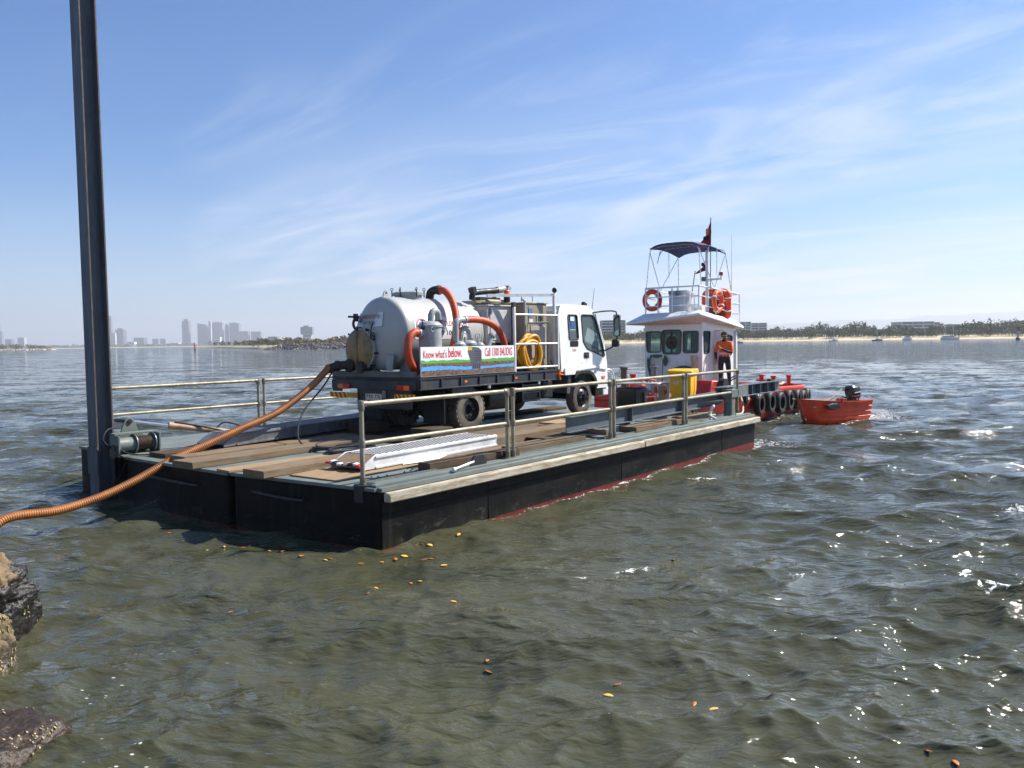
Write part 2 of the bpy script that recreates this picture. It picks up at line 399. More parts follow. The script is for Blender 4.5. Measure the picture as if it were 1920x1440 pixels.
    fm = b.mr(b.math('MULTIPLY', fo.outputs['Fac'], lace), .34, .62)
    # loose flecks drifting by the rocks
    sp_ = b.sep(p)
    reg = b.math('MULTIPLY', b.mr(sp_[0], -1.2, -2.6), b.mr(sp_[1], 7.2, 5.4))
    fl = b.mr(b.vor(b.mapping(p, (8, 17, 1), (0, 0, R(35))), 1, 'F1'), .10, .17, 1, 0)
    fl = b.math('MULTIPLY', b.math('MULTIPLY', fl, reg), b.mr(b.noise(p, 1.7, 2), .54, .60))
    fm = b.math('MAXIMUM', fm, fl)
    b.set('Base Color', b.mix(fm, col, (.74, .75, .73)))
    b.set('IOR', 1.333); b.set('Roughness', b.math('ADD', b.math('MULTIPLY', fm, .55), .045)); b.set('Specular IOR Level', .5)
    rot = lambda a_: b.mapping(p, (1, 1, 1), (0, 0, R(a_)))
    gust = b.mr(b.noise(b.mapping(p, (.45, .7, 1)), 1, 3, .5), .32, .66, .55, 1.15)
    r1 = b.noise(b.mapping(rot(9), (2.0, 5.5, 1)), 1, 2, .5, .35)
    r2 = b.noise(b.mapping(rot(-13), (4.6, 13, 1)), 1, 2, .5, .3)
    r4 = b.noise(b.mapping(rot(17), (10, 25, 1)), 1, 2, .5, .3)
    sm = lambda q_, g_: b.math('MULTIPLY', q_, g_)
    n1 = b.bump(sm(r1, gust), .8, .075); n2 = b.bump(sm(r4, gust), .8, .013, b.bump(sm(r2, gust), .85, .032, n1))
    # waves too short for the sheet out there still tilt its facets
    ch = b.N.new('ShaderNodeAttribute'); ch.attribute_name = 'chop'
    def vm(op, a_, c_):
        n = b.N.new('ShaderNodeVectorMath'); n.operation = op
        for i_, x_ in enumerate((a_, c_)):
            if isinstance(x_, tuple): n.inputs[i_].default_value = x_
            else: b.L.new(x_, n.inputs[i_])
        return n.outputs[0]
    c1 = b.noise(b.mapping(p, (1.5, 2.6, 1)), 1, 5, .68, .2, out=1)
    c2 = b.noise(b.mapping(p, (.22, .55, 1)), 1, 4, .6, .2, out=1)
    tilt = vm('ADD', vm('MULTIPLY', vm('SUBTRACT', c1, (.5, .5, .5)), (4.0, 5.6, 0)), vm('MULTIPLY', vm('SUBTRACT', c2, (.5, .5, .5)), (2.6, 4.6, 0)))
    sc_ = b.N.new('ShaderNodeVectorMath'); sc_.operation = 'SCALE'; b.L.new(tilt, sc_.inputs[0]); b.L.new(ch.outputs['Fac'], sc_.inputs['Scale'])
    nn = b.N.new('ShaderNodeVectorMath'); nn.operation = 'NORMALIZE'; b.L.new(vm('ADD', n2, sc_.outputs[0]), nn.inputs[0])
    b.set('Normal', nn.outputs[0])
    me.materials.append(b.m)
    return o, X, Y, Z
WATER, WX, WY, WZ = build_water()
WN = (WX ** 2 + WY ** 2) < 60 ** 2
WXn, WYn, WZn = WX[WN], WY[WN], WZ[WN]
def water_z(x, y): i = np.argmin((WXn - x) ** 2 + (WYn - y) ** 2); return float(WZn[i])

# ================================================================== FAR SETTING
def hor(px): return 640 - .015 * (px - 960)
def band(name, cols, rows, mat, label=None, kind='structure', mats=None):
    """land strip: cols [(px, dist)], rows [(metres further back, z)], optional material per row"""
    m = MB(); vs_ = []
    for px, d in cols:
        for back, z in rows:
            dd = d + back; vs_.append(((px - 960) / FPX * dd, dd, z + (random.uniform(-.12, .12) if 0 < back < 200 else 0)))
    nr = len(rows)
    for i in range(len(cols) - 1):
        for j in range(nr - 1):
            a = i * nr + j; m.f.append((a, a + nr, a + nr + 1, a + 1)); m.mi.append(mats[j] if mats else 0)
    m.v = vs_; o = m.build(name, mat, None, smooth=60)
    return tag(o, label, None, None, kind)
M_sand = pm('beach_sand', S(196, 178, 144), .9, var=.12, scale=.15, bump=.2, bscale=2, dirt=S(170, 150, 115), damt=.2, dscale=.08)
M_scrub = pm('scrub_ground', S(98, 98, 70), .95, var=.3, scale=.2)
def interp(tab, px):
    for (a, x), (b_, y) in zip(tab, tab[1:]):
        if a <= px <= b_: return x + (y - x) * (px - a) / (b_ - a)
    return tab[0][1] if px < tab[0][0] else tab[-1][1]
SHORE = [(330, 1500), (372, 1150), (440, 720), (500, 475), (560, 442), (645, 425), (760, 435), (900, 480), (1130, 560), (1250, 556), (1440, 545), (1600, 519), (1700, 500), (1800, 487), (1950, 470), (2300, 450)]
cols = [(px, interp(SHORE, px)) for px in range(372, 2301, 16)]
sandz = lambda px: 1.9
band('sandy_shore', cols, [(-8, -.8), (0, -.02), (6, .5), (12, .95), (18, 1.25), (40, 2.2), (180, 3.0), (420, 3.2)], [M_sand, M_scrub], 'pale sandy beach below the scrub across the water', mats=[0, 0, 0, 0, 0, 1, 1])
isl = [(px, 1250 + .9 * max(0, px) ** .9) for px in range(-420, 117, 16)]
band('sand_spit', isl, [(-10, -.8), (0, 0), (10, 1.0), (25, 1.8), (80, 2.6), (200, 2.6)], [M_sand, M_scrub], 'low sandy spit at the far left', mats=[0, 0, 0, 1, 1])
far_c = [(px, 3600) for px in range(-500, 760, 30)]
M_faraway = pm('far_shore_scrub', S(92, 98, 88), .95, var=.35, scale=.02)
band('far_shore', far_c, [(-20, -.8), (0, 0), (15, 2.0), (40, 4), (400, 7), (1500, 7)], [M_sand, M_faraway], 'distant low shore below the city', mats=[0, 0, 1, 1, 1])

def leaf_mat(name, a, b_, sc):
    b = NB(name); p = b.geo(); n = b.noise(p, sc, 3); n2 = b.noise(p, sc * 9, 3)
    c = b.mix(b.mr(n, .35, .65), a, b_); c = b.mix(b.math('MULTIPLY', b.mr(n2, .4, .7), .5), c, tuple(x * .55 for x in a))
    b.set('Base Color', c); b.set('Roughness', .7); b.set('Specular IOR Level', .2); MATS[name] = b.m; return b.m
M_leaf1 = leaf_mat('coastal_foliage', S(66, 76, 48), S(92, 92, 62), .035)
M_leaf2 = leaf_mat('scrub_foliage', S(96, 92, 62), S(118, 104, 74), .05)
M_trunk = pm('bark_grey', S(120, 108, 94), .9, var=.3)
def crowns(name, specs, mat, label, leaf=.6, dens=70):
    """one distant mass of trees: lumpy crowns of small leaf clumps on trunks"""
    V = []; F = []; mi = []
    r_ = np.random.default_rng(5)
    for (x, y, z, h, rx) in specs:
        # trunk
        o = len(V); t = .12
        for zz_ in (z - .5, z + h * .6):
            for a, c in ((-t, -t), (t, -t), (t, t), (-t, t)): V.append((x + a, y + c, zz_))
        for i in range(4): F.append((o + i, o + (i + 1) % 4, o + 4 + (i + 1) % 4, o + 4 + i)); mi.append(1)
        nb = r_.integers(3, 6)
        blobs = [(x + r_.normal(0, rx * .45), y + r_.normal(0, rx * .45), z + h * r_.uniform(.30, .86), rx * r_.uniform(.45, .75), h * r_.uniform(.16, .30)) for _ in range(nb)]
        for (bx, by, bz, br, bh) in blobs:
            for _ in range(int(dens / nb)):
                d = r_.normal(0, 1, 3); d /= np.linalg.norm(d); rad = r_.uniform(.55, 1.12)
                c = np.array((bx + d[0] * br * rad, by + d[1] * br * rad, bz + d[2] * bh * rad))
                a = r_.normal(0, 1, 3); a /= np.linalg.norm(a); b2 = np.cross(a, d + r_.normal(0, .4, 3)); b2 /= np.linalg.norm(b2) + 1e-6
                s_ = leaf * r_.uniform(.5, 1.25); o = len(V)
                for p in (c - a * s_, c + b2 * s_ * .6, c + a * s_, c - b2 * s_ * .6): V.append(tuple(p))
                F.append((o, o + 1, o + 2, o + 3)); mi.append(0)
    m = MB(); m.v = V; m.f = F; m.mi = mi
    return tag(m.build(name, [mat, M_trunk], None, smooth=0, fix=False), label, None, None, 'stuff')
sp = []
for i in range(1150):
    px = random.uniform(1120, 2120); d = interp(SHORE, px) + 15 + random.random() ** 1.6 * 130
    h = random.uniform(5.4, 8.6) * (1 + .22 * math.sin(px * .021) + .12 * math.sin(px * .083)) * (1 if px > 1250 else .92)
    if d - interp(SHORE, px) < 32: h *= .65
    sp.append(((px - 960) / FPX * d, d, 2.0, h, random.uniform(2.0, 4.2)))
crowns('coastal_woodland', sp, M_leaf1, 'belt of grey green coastal trees behind the right hand beach', .62, 64)
sp = []
for i in range(420):
    px = random.uniform(396, 1130); d = interp(SHORE, px) + 22 + random.random() ** 1.5 * 110
    h = random.uniform(2.6, 4.6) * (1 + .25 * math.sin(px * .05)) * (1.35 if px < 500 else 1) * (1.25 if px > 690 else 1)
    sp.append(((px - 960) / FPX * d, d, 2.2, h, random.uniform(1.5, 3.0)))
crowns('dune_scrub', sp, M_leaf2, 'low brown scrub on the dune behind the rock breakwater', .6, 56)
sp = []
for i in range(170):
    px = random.uniform(-330, 92); d = 1290 + random.uniform(0, 130); h = random.uniform(5, 9.5) * min(1, (112 - px) / 45)
    sp.append(((px - 960) / FPX * d, d, 1.6, max(1.5, h), random.uniform(3, 5.5)))
crowns('spit_scrub', sp, M_leaf2, 'scrub trees on the sand spit at the far left', 1.3, 60)
sp = []
for i in range(330):
    px = random.uniform(-400, 700); d = 3640 + random.uniform(0, 240); sp.append(((px - 960) / FPX * d, d, 3, random.uniform(7, 15), random.uniform(9, 22)))
crowns('far_shore_trees', sp, M_leaf2, 'hazy line of trees and roofs at the foot of the skyline', 4., 36)

# breakwater: hundreds of boulders, too small to pick apart
def boulder(m, c, s_, r_, mi=0):
    bm = bmesh.new(); bmesh.ops.create_icosphere(bm, subdivisions=1, radius=1)
    A = Matrix.Rotation(r_.uniform(0, 6.28), 3, 'Z') @ Matrix.Rotation(r_.uniform(0, 6.28), 3, 'X')
    vs_ = []
    for v in bm.verts:
        p = v.co * r_.uniform(.72, 1.15); p = Vector((p.x * 1.25, p.y * .95, p.z * .8)); vs_.append(Vector(c) + (A @ p) * s_)
    m.add(vs_, [tuple(w.index for w in f.verts) for f in bm.faces], mi); bm.free()
M_rockfar = pm('breakwater_rock', S(92, 88, 84), .9, var=.5, scale=.7, bump=.5, bscale=3)
m = MB(); r_ = np.random.default_rng(3)
for i in range(620):
    px = r_.uniform(497, 700); t = r_.random(); d = interp(SHORE, px) - 6 + t * 12
    top = 3.5 * min(1, (px - 490) / 55); boulder(m, ((px - 960) / FPX * d, d, -.3 + t * top), r_.uniform(.45, .95), r_)
tag(m.build('rock_breakwater', M_rockfar, None, smooth=0, fix=False), 'dark boulder breakwater across the water behind the tank', None, None, 'stuff')
m = MB()
for i in range(160):
    px = r_.uniform(-200, 100); d = 1246 + .9 * max(0, px) ** .9 + r_.uniform(-3, 6); boulder(m, ((px - 960) / FPX * d, d, r_.uniform(0, 1.2)), r_.uniform(.8, 1.6), r_)
tag(m.build('spit_rocks', pm('spit_rock', S(150, 140, 122), .9, var=.3, scale=.5), None, smooth=0, fix=False), 'low rubble along the waterline of the left spit', None, None, 'stuff')

# hills
M_hill = pm('hill_forest', S(78, 92, 84), .95, var=.25, scale=.004)
ridge = [(1180, 626), (1300, 620), (1380, 614), (1440, 610), (1500, 604), (1560, 602), (1640, 598), (1690, 599.5), (1740, 591), (1800, 590), (1850, 588), (1900, 583), (1960, 584), (2050, 590), (2200, 596), (2500, 606)]
m = MB(); rows_ = 4; cs = []
for i in range(70):
    px = 1180 + i * 18.5; y = interp(ridge, px) + math.sin(px * .13) * .7 + math.sin(px * .047) * .9
    top = far(px, y, 9000)
    for k, (dd, zf) in enumerate(((7600, 0), (8200, .35), (8700, .8), (9000, 1), (9600, .3))):
        cs.append(((px - 960) / FPX * dd, dd, max(0, top.z) * zf))
m.v = cs
for i in range(69):
    for k in range(4): a = i * 5 + k; m.f.append((a, a + 5, a + 6, a + 1)); m.mi.append(0)
tag(m.build('hills', M_hill, None, smooth=60), 'blue hazy hills beyond the trees on the right', None, None, 'structure')

# skyline: every tower its own thing
def tower(px0, px1, ytop, dist, col, label, style='plain', floors=None, ybase=None, depth=None, name='apartment_tower', roof=None):
    c = (px0 + px1) / 2; top = far(c, ytop, dist).z; x0 = (px0 - 960) / FPX * dist; x1 = (px1 - 960) / FPX * dist; w = x1 - x0
    base = 0 if ybase is None else far(c, ybase, dist).z
    dp = depth or max(14, w * .8)
    t = thing(name, label, 'building', ((x0 + x1) / 2, dist, base), 0, 'W', 'towers of the hazy city skyline' if dist > 3000 else 'apartment blocks behind the trees')
    h = top - base; hw = w / 2; mt = pm('facade_%d_%d_%d' % tuple(int(q * 255) for q in col), col, .7, var=.12, scale=.05)
    mg = pm('facade_glazing', S(70, 84, 100), .25, var=.3, scale=.2); mw = pm('facade_slab', S(205, 204, 200), .7, var=.1, scale=.1)
    fl = floors or max(4, int(h / 7)); fh = h / fl
    b = MB().box(-hw, hw, 0, dp, -2, h); b.build('wall', mt, t)
    if style == 'slab':            # projecting floor slabs with glazing between
        for i in range(fl):
            MB().box(-hw - .7, hw + .7, -1.6, .05, i * fh, i * fh + fh * .30).build('floor_slab', mw, t, smooth=0)
            MB().box(-hw + .4, hw - .4, -.12, -.02, i * fh + fh * .3, i * fh + fh).build('window_band', mg, t, smooth=0)
        n = max(2, int(w / 9))
        for i in range(n + 1):
            x = -hw + w * i / n; MB().box(x - .35, x + .35, -1.7, -.03, 0, h - .1).build('fin_wall', mw, t, smooth=0)
    elif style == 'ribs':
        n = max(3, int(w / 7))
        g = MB()
        for i in range(n): x = -hw + w * (i + .5) / n; g.box(x - w / n * .28, x + w / n * .28, -.4, -.05, 3, h - 2)
        tag(g.build('window_strips', mg, t, smooth=0), kind='stuff')
    else:
        g = MB()
        for i in range(fl): g.box(-hw + w * .05, hw - w * .05, -.35, -.05, i * fh + fh * .35, i * fh + fh * .85)
        tag(g.build('window_bands', mg, t, smooth=0), kind='stuff')
    if roof == 'step': MB().box(-hw * .55, hw * .55, dp * .2, dp * .8, h, h + h * .08).build('roof_plant', mt, t, smooth=0)
    elif roof == 'spire': MB().cyl((0, dp / 2, h), (0, dp / 2, h * 1.35), w * .12, w * .02, 6).build('spire', mt, t)
    elif roof == 'cap': MB().box(-hw - 2, hw + 2, -2, dp + 2, h, h + 3).box(-hw * .4, hw * .4, dp * .3, dp * .7, h + 3, h + 7).build('roof_cap', mw, t, smooth=0)
    elif roof == 'slant': MB().prism([(-hw, 0), (hw, 0), (-hw, h * .07)], lambda a, b_, d: (a, d, h + b_), 0, dp).build('roof_wedge', mt, t, smooth=0)
    return t
G1, G2, G3, G4 = S(120, 128, 140), S(150, 152, 156), S(182, 180, 176), S(98, 108, 122)
CD = 4600
tower(1, 7, 621, CD + 900, G1, 'very tall needle topped tower at the extreme left of the skyline', 'ribs', roof='spire')
tower(12, 24, 636, CD, G4, 'squat block beyond the scrub of the left sand spit', 'plain')
tower(36, 48, 633, CD, G3, 'pale thin block just above the left spit trees', 'ribs')
tower(203, 212, 593, CD, G1, 'tall slender tower touching the right edge of the steel pile', 'ribs', roof='slant')
tower(213, 219, 624, CD - 150, S(226, 218, 200), 'narrow cream tower between two blue grey towers beside the pile', 'plain')
tower(219, 234, 618, CD, G4, 'broad dark glass tower second group right of the pile', 'ribs', roof='step')
tower(234, 240, 621, CD + 120, G2, 'thin pale slab attached behind the broad dark glass tower', 'ribs')
tower(240, 254, 641, CD - 300, S(232, 230, 226), 'low white block at the water below the dark glass tower', 'plain', floors=4)
tower(253, 272, 633, CD, G4, 'low dark oblong block alone between pile and twin low blocks', 'plain')
tower(288, 299, 635, CD, G1, 'left one of the twin low blocks in mid skyline', 'ribs')
tower(299, 313, 636, CD + 80, G2, 'right wider one of the twin low blocks in mid skyline', 'plain', roof='step')
tower(322, 336, 643, CD - 500, S(228, 226, 222), 'low white stepped building at the foot of the brown tower', 'plain', floors=4, roof='slant')
tower(344, 357, 602, CD, S(128, 122, 120), 'tall brownish tower standing alone left of the main cluster', 'ribs', roof='step')
tower(373, 390, 609, CD, G1, 'grey flat topped tower with slanted roof left of the cluster', 'ribs', roof='slant')
tower(394, 398.5, 602, CD - 60, S(214, 216, 220), 'thin white fin tower at the left of the main cluster', 'plain')
tower(399, 419.5, 605, CD, S(140, 146, 160), 'widest curved looking tower in the middle of the cluster', 'ribs', roof='cap')
tower(419.5, 432, 611, CD + 50, G4, 'dark stepped tower between the two capped towers', 'ribs', roof='step')
tower(433, 450.5, 606, CD, G1, 'tall tower with white cap at the right of the cluster', 'ribs', roof='cap')
tower(405, 415, 632, CD - 700, S(236, 234, 228), 'small bright white block in front of the cluster above the beach', 'plain', floors=4)
tower(451, 467.5, 621, CD, S(116, 128, 132), 'lower green grey block right of the white capped tower', 'ribs')
tower(473, 491, 621.5, CD, S(118, 130, 134), 'lone lower green grey block furthest right of the cluster', 'ribs')
tower(504, 521, 631, 2600, G2, 'low grey building showing above the scrub left of the breakwater', 'plain', floors=3)
t = tower(570, 585, 627, 2600, G3, 'mushroom shaped tower block above the scrub with wide upper storeys', 'plain', floors=3, roof=None)
w = 22 / FPX * 2600; z0 = far(577, 627, 2600).z; z1 = far(577, 613, 2600).z; mt = pm('mushroom_facade', S(118, 124, 134), .7, var=.1, scale=.05)
MB().box(-w / 2, w / 2, -5, 16, z0, z1).build('upper_storeys', mt, t, smooth=0)
MB().box(-w * .28, w * .1, 0, 10, z1, z1 + 4.5).cyl((w * .15, 4, z1), (w * .15, 4, z1 + 9), .5).build('roof_plant', mt, t, smooth=0)
AD = 820
tower(1129, 1173, 600.5, AD, S(176, 180, 184), 'pale apartment block with stacked balconies behind the truck mirror', 'slab', 8, name='apartment_block', depth=16)
tower(1388, 1407.5, 603.5, AD, S(168, 170, 176), 'taller half of the paired apartment blocks right of the wheelhouse', 'slab', 7, name='apartment_block', depth=16)
tower(1408.5, 1437, 605.5, AD + 12, S(180, 182, 188), 'wider right half of the paired apartment blocks behind the trees', 'slab', 7, name='apartment_block', depth=16)
tower(1690, 1750, 603, AD, S(170, 168, 172), 'long low building with open decks above the right hand trees', 'slab', 5, name='apartment_block', depth=22)
tower(1750.5, 1762, 604, AD + 4, S(178, 150, 140), 'reddish end block of the long low building', 'plain', 5, name='apartment_block', depth=16)
tower(1786, 1806, 609, AD, S(150, 152, 158), 'small grey roofed house peeping over the trees right of long building', 'plain', 3, name='house', roof='slant')
tower(1822, 1838, 607.5, AD, S(196, 196, 198), 'small white gabled house above the trees near the channel beacon', 'plain', 3, name='house', roof='slant')
tower(1852, 1866, 608, AD, S(140, 142, 148), 'dark low roof above the trees left of the channel beacon', 'plain', 3, name='house', roof='step')
tower(1914, 1950, 601, AD, S(120, 124, 134), 'dark grey block cut by the right edge of the picture', 'plain', 5, name='apartment_block')

# moored boats and channel marks
M_bw = pm('boat_gelcoat', S(226, 228, 228), .3, var=.06); M_bd = pm('boat_dark_hull', S(62, 66, 74), .4); M_bg = pm('boat_window', S(40, 48, 56), .1); M_al = pm('mast_alloy', S(200, 200, 198), .35, .6)
def moored(px, ywl, dist, Ln, label, hull, cabin, masts, rz=0, fb=1.0):
    x = (px - 960) / FPX * dist
    t = thing('moored_boat', label, 'boat', (x, dist, 0), rz, 'W', 'boats moored off the beach')
    h = Ln / 2; m = MB(); secs = []
    for s_, wf, sh in ((-1, .75, 0), (-.5, 1, -.03), (0, 1, 0), (.5, .8, .12), (.85, .4, .25), (1.02, .03, .32)):
        b = Ln * .15 * wf; secs.append([(s_ * h * (.93 if q < 1 else 1), k * b * (.55 if q == 0 else 1), z) for q, z in ((1, fb + sh), (0, -.3)) for k in (-1, 1)])
    vs_ = [p for s_ in secs for p in s_]; m.v = vs_; n = len(secs)
    for i in range(n - 1):
        a, b = i * 4, i * 4 + 4
        for q in ((a, b, b + 2, a + 2), (a + 1, a + 3, b + 3, b + 1), (a, a + 1, b + 1, b), (a + 2, b + 2, b + 3, a + 3)): m.f.append(q); m.mi.append(0)
    m.f += [(0, 2, 3, 1)]; m.mi += [0]
    m.build('hull', hull, t, smooth=50)
    if cabin:
        c0, c1, hh = cabin
        MB().prism([(c0 * h, fb), (c1 * h, fb), ((c1 - .12) * h, fb + hh), (c0 * h + .2, fb + hh)], lambda a, b, d: (a, d, b), -Ln * .10, Ln * .10).build('cabin', M_bw, t)
        MB().box(c0 * h + .4, (c1 - .16) * h, -Ln * .10 - .03, -Ln * .10 - .01, fb + hh * .5, fb + hh * .85).build('window', M_bg, t, smooth=0)
    for mx, mh in masts:
        MB().cyl((mx * h, 0, fb), (mx * h, 0, mh), .11, .07, 8).build('mast', M_al, t)
        MB().cyl((mx * h, 0, fb + 1.6), ((mx - .7) * h, 0, fb + 1.7), .07, .07, 8).build('boom', M_al, t)
    return t
moored(1563, 639, 440, 5.2, 'small pale yacht with single mast moored off the beach left', M_bw, (-.2, .5, .5), [(.1, 7.5)], .15, .6)
moored(1645, 638, 440, 5.4, 'dark hulled yacht with single mast moored off the beach', M_bd, (-.3, .4, .5), [(.0, 7.8)], -.1, .6)
moored(1702, 637.5, 430, 5.4, 'white motor cruiser with high cabin moored off the beach', M_bw, (-.6, .55, 1.2), [], .2, 1.0)
moored(1782, 637, 420, 9.2, 'largest white two masted yacht moored off the beach', M_bw, (-.9, .45, .95), [(-.55, 7.0), (.35, 7.2)], -.05, 1.0)
moored(1386, 641.5, 400, 4.2, 'low grey work punt by the shore right of wheelhouse', pm('punt_grey', S(96, 104, 112), .6), (-.6, .4, .5), [], .1, .5)
M_bc = pm('beacon_concrete', S(176, 178, 176), .8); M_bk = pm('beacon_black', S(28, 28, 30), .6); M_bo = pm('beacon_orange', S(196, 104, 56), .6)
t = thing('channel_beacon', 'grey pile beacon with dark top light at the right edge', 'beacon', tuple(far(1908.5, 640, 330))[:2] + (0,), 0, 'W')
MB().lathe([(.75, -1), (.75, .9), (.35, 1.2), (.3, 2.6)], 10).build('dark_base', M_bk, t)
MB().cyl((0, 0, .9), (0, 0, 3.9), .42, .40, 10).build('pile_post', M_bc, t)
MB().box(-.9, .9, -.6, .6, 3.9, 4.1).cyl((0, 0, 4.1), (0, 0, 5.2), .28, .2, 8).box(-.7, .7, -.04, .04, 4.6, 5.2).build('top_light', M_bk, t)
t = thing('channel_beacon', 'small orange pile beacon in front of the left beach', 'beacon', tuple(far(365.6, 655, 420))[:2] + (0,), 0, 'W')
MB().lathe([(.42, -1), (.42, 1.0)], 10).build('dark_base', M_bk, t)
MB().cyl((0, 0, 1.0), (0, 0, 4.0), .40, .36, 10).build('orange_body', M_bo, t)
MB().lathe([(.45, 4.0), (.45, 4.15), (.2, 4.4)], 10).build('cap', M_bc, t)

# air: smoky coastal haze
hz = MB().box(-11800, 11800, -11800, 11800, -3, 320).build('haze', None, None, smooth=0, fix=True)
hm = bpy.data.materials.new('haze_air'); hm.use_nodes = True; hn = hm.node_tree
for n in list(hn.nodes): hn.nodes.remove(n)
ho = hn.nodes.new('ShaderNodeOutputMaterial'); pv = hn.nodes.new('ShaderNodeVolumePrincipled')
pv.inputs['Color'].default_value = (.93, .96, 1, 1); pv.inputs['Density'].default_value = 1.8e-4; pv.inputs['Anisotropy'].default_value = .25
hn.links.new(pv.outputs[0], ho.inputs['Volume']); hz.data.materials.clear(); hz.data.materials.append(hm)
tag(hz, 'thin pale haze over the estuary', None, None, 'stuff')

# ================================================================== BARGE
LB = 11.7
def hull_paint():
    b = NB('hull_black'); p = b.tex(); x, y, z = b.sep(p)
    n = b.noise(b.mapping(p, (.7, .7, 2.2)), 1.6, 8, .65, .5); st = b.noise(b.mapping(p, (9, 9, .35)), 1, 5, .6)
    c = b.mix(b.mr(n, .35, .75), (.004, .004, .004), (.016, .015, .014))
    c = b.mix(b.math('MULTIPLY', b.mr(st, .55, .8), .35), c, (.07, .065, .058))
    # salt and scuffs on the lower strake, boot topping below
    scuff = b.math('MULTIPLY', b.mr(b.noise(b.mapping(p, (2.2, 2.2, 5)), 2, 8, .75, .8), .55, .75), b.mr(z, .38, .12))
    c = b.mix(b.math('MULTIPLY', scuff, .8), c, (.16, .15, .14))
    weed = b.math('MULTIPLY', b.mr(z, .16, .02), b.mr(b.noise(b.mapping(p, (5, 5, 1)), 1, 6, .7), .4, .62)); c = b.mix(b.math('MULTIPLY', weed, .6), c, (.030, .032, .016))
    line = b.math('SUBTRACT', z, b.math('MULTIPLY', x, .011))
    edge = b.math('ADD', line, b.math('MULTIPLY', b.math('SUBTRACT', b.noise(p, 7, 4), .5), .03))
    red = b.mix(b.mr(n, .3, .7), (.10, .016, .016), (.17, .034, .03))
    c = b.mix(b.mr(edge, -.005, -.015), c, red)
    rs = b.math('MULTIPLY', b.mr(b.noise(b.mapping(p, (16, 16, .5)), 1, 6, .7), .60, .76), b.mr(b.noise(p, .9, 3), .45, .6)); c = b.mix(b.math('MULTIPLY', rs, .5), c, (.10, .05, .025))
    b.set('Base Color', c); b.set('Specular IOR Level', .10); b.set('Roughness', b.mr(n, .3, .7, .42, .66)); b.set('Normal', b.bump(b.noise(b.mapping(p, (1, 1, .6)), 3, 3), .55, .03)); MATS['hull_black'] = b.m; return b.m
M_hull = hull_paint()
M_deck = pm('deck_paint', S(104, 113, 108), .55, var=.12, scale=2.5, bump=.15, bscale=90, dirt=S(96, 92, 80), damt=.42, dscale=2.2)
M_steel = pm('steel_grey_paint', S(84, 93, 101), .5, var=.10, scale=2, bump=.08, bscale=50, dirt=S(110, 98, 84), damt=.2, dscale=2.5)
def rub_mat():
    b = NB('weathered_white_timber'); p = b.tex(); n = b.noise(b.mapping(p, (1.2, 6, 6)), 2.2, 9, .7, .4); g = b.noise(b.mapping(p, (3, 40, 40)), 1, 5, .6)
    c = b.mix(b.mr(n, .38, .66), S(190, 182, 162), S(140, 124, 100)); c = b.mix(b.math('MULTIPLY', b.mr(g, .5, .75), .5), c, S(104, 88, 68))
    rust = b.mr(b.noise(p, 3.1, 6, .7), .62, .74); c = b.mix(b.math('MULTIPLY', rust, .6), c, S(150, 92, 48))
    b.set('Base Color', c); b.set('Roughness', .85); b.set('Normal', b.bump(b.math('ADD', n, g), .5, .01)); return b.m
M_rub = rub_mat()
def wood(name, a, c_, grey=S(120, 110, 98)):
    b = NB(name); p = b.tex(); oi = b.N.new('ShaderNodeObjectInfo')
    off = b.N.new('ShaderNodeVectorMath'); off.operation = 'ADD'; b.L.new(p, off.inputs[0])
    sc_ = b.N.new('ShaderNodeVectorMath'); sc_.operation = 'SCALE'; sc_.inputs[0].default_value = (13, 7, 3); b.L.new(oi.outputs['Random'], sc_.inputs['Scale']); b.L.new(sc_.outputs[0], off.inputs[1]); p = off.outputs[0]
    g = b.noise(b.mapping(p, (1.2, 22, 22)), 1.6, 8, .65, .6); n = b.noise(p, 2.3, 6, .65)
    c = b.mix(b.mr(g, .3, .7), a, c_); c = b.mix(b.math('MULTIPLY', b.mr(n, .4, .7), .6), c, grey)
    v = b.mix(oi.outputs['Random'], (.72, .72, .72), (1.15, 1.12, 1.08))
    mm = b.N.new('ShaderNodeMix'); mm.data_type = 'RGBA'; mm.blend_type = 'MULTIPLY'; mm.inputs[0].default_value = 1; b.L.new(c, mm.inputs[6]); b.L.new(v, mm.inputs[7])
    c = b.mix(b.mr(b.noise(p, 1.3, 7, .7, .6), .60, .72, 0, .65), mm.outputs[2], S(58, 48, 38))
    b.set('Base Color', c); b.set('Roughness', .88); b.set('Specular IOR Level', .25); b.set('Normal', b.bump(b.math('ADD', g, b.math('MULTIPLY', n, .5)), .6, .008)); return b.m
M_wood = wood('old_hardwood', S(132, 112, 88), S(96, 80, 62), S(122, 114, 102)); M_ply = wood('weathered_ply', S(162, 136, 104), S(134, 110, 82), S(142, 128, 112)); M_dwood = wood('dark_sleeper', S(92, 76, 58), S(62, 48, 36), S(96, 86, 74))
M_galv = pm('galvanised_pipe', S(150, 143, 122), .5, .3, var=.2, scale=5, bump=.06, dirt=S(120, 98, 72), damt=.42, dscale=5)
M_gsock = pm('galvanised_fitting', S(128, 122, 108), .5, .5, var=.2, scale=9, dirt=S(98, 78, 56), damt=.4, dscale=8)
M_black = pm('black_steel', (.012, .012, .013), .5, var=.3, scale=5, dirt=(.05, .045, .04), damt=.25)
M_rubber = pm('black_rubber', (.012, .012, .012), .7, var=.35, scale=8, bump=.1, dirt=S(92, 84, 74), damt=.25, dscale=4)
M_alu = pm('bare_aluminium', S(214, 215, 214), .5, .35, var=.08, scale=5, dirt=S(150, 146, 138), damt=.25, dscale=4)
M_alud = pm('dull_aluminium', S(120, 124, 128), .42, .6, var=.15, scale=4, dirt=S(72, 68, 62), damt=.4, dscale=3)
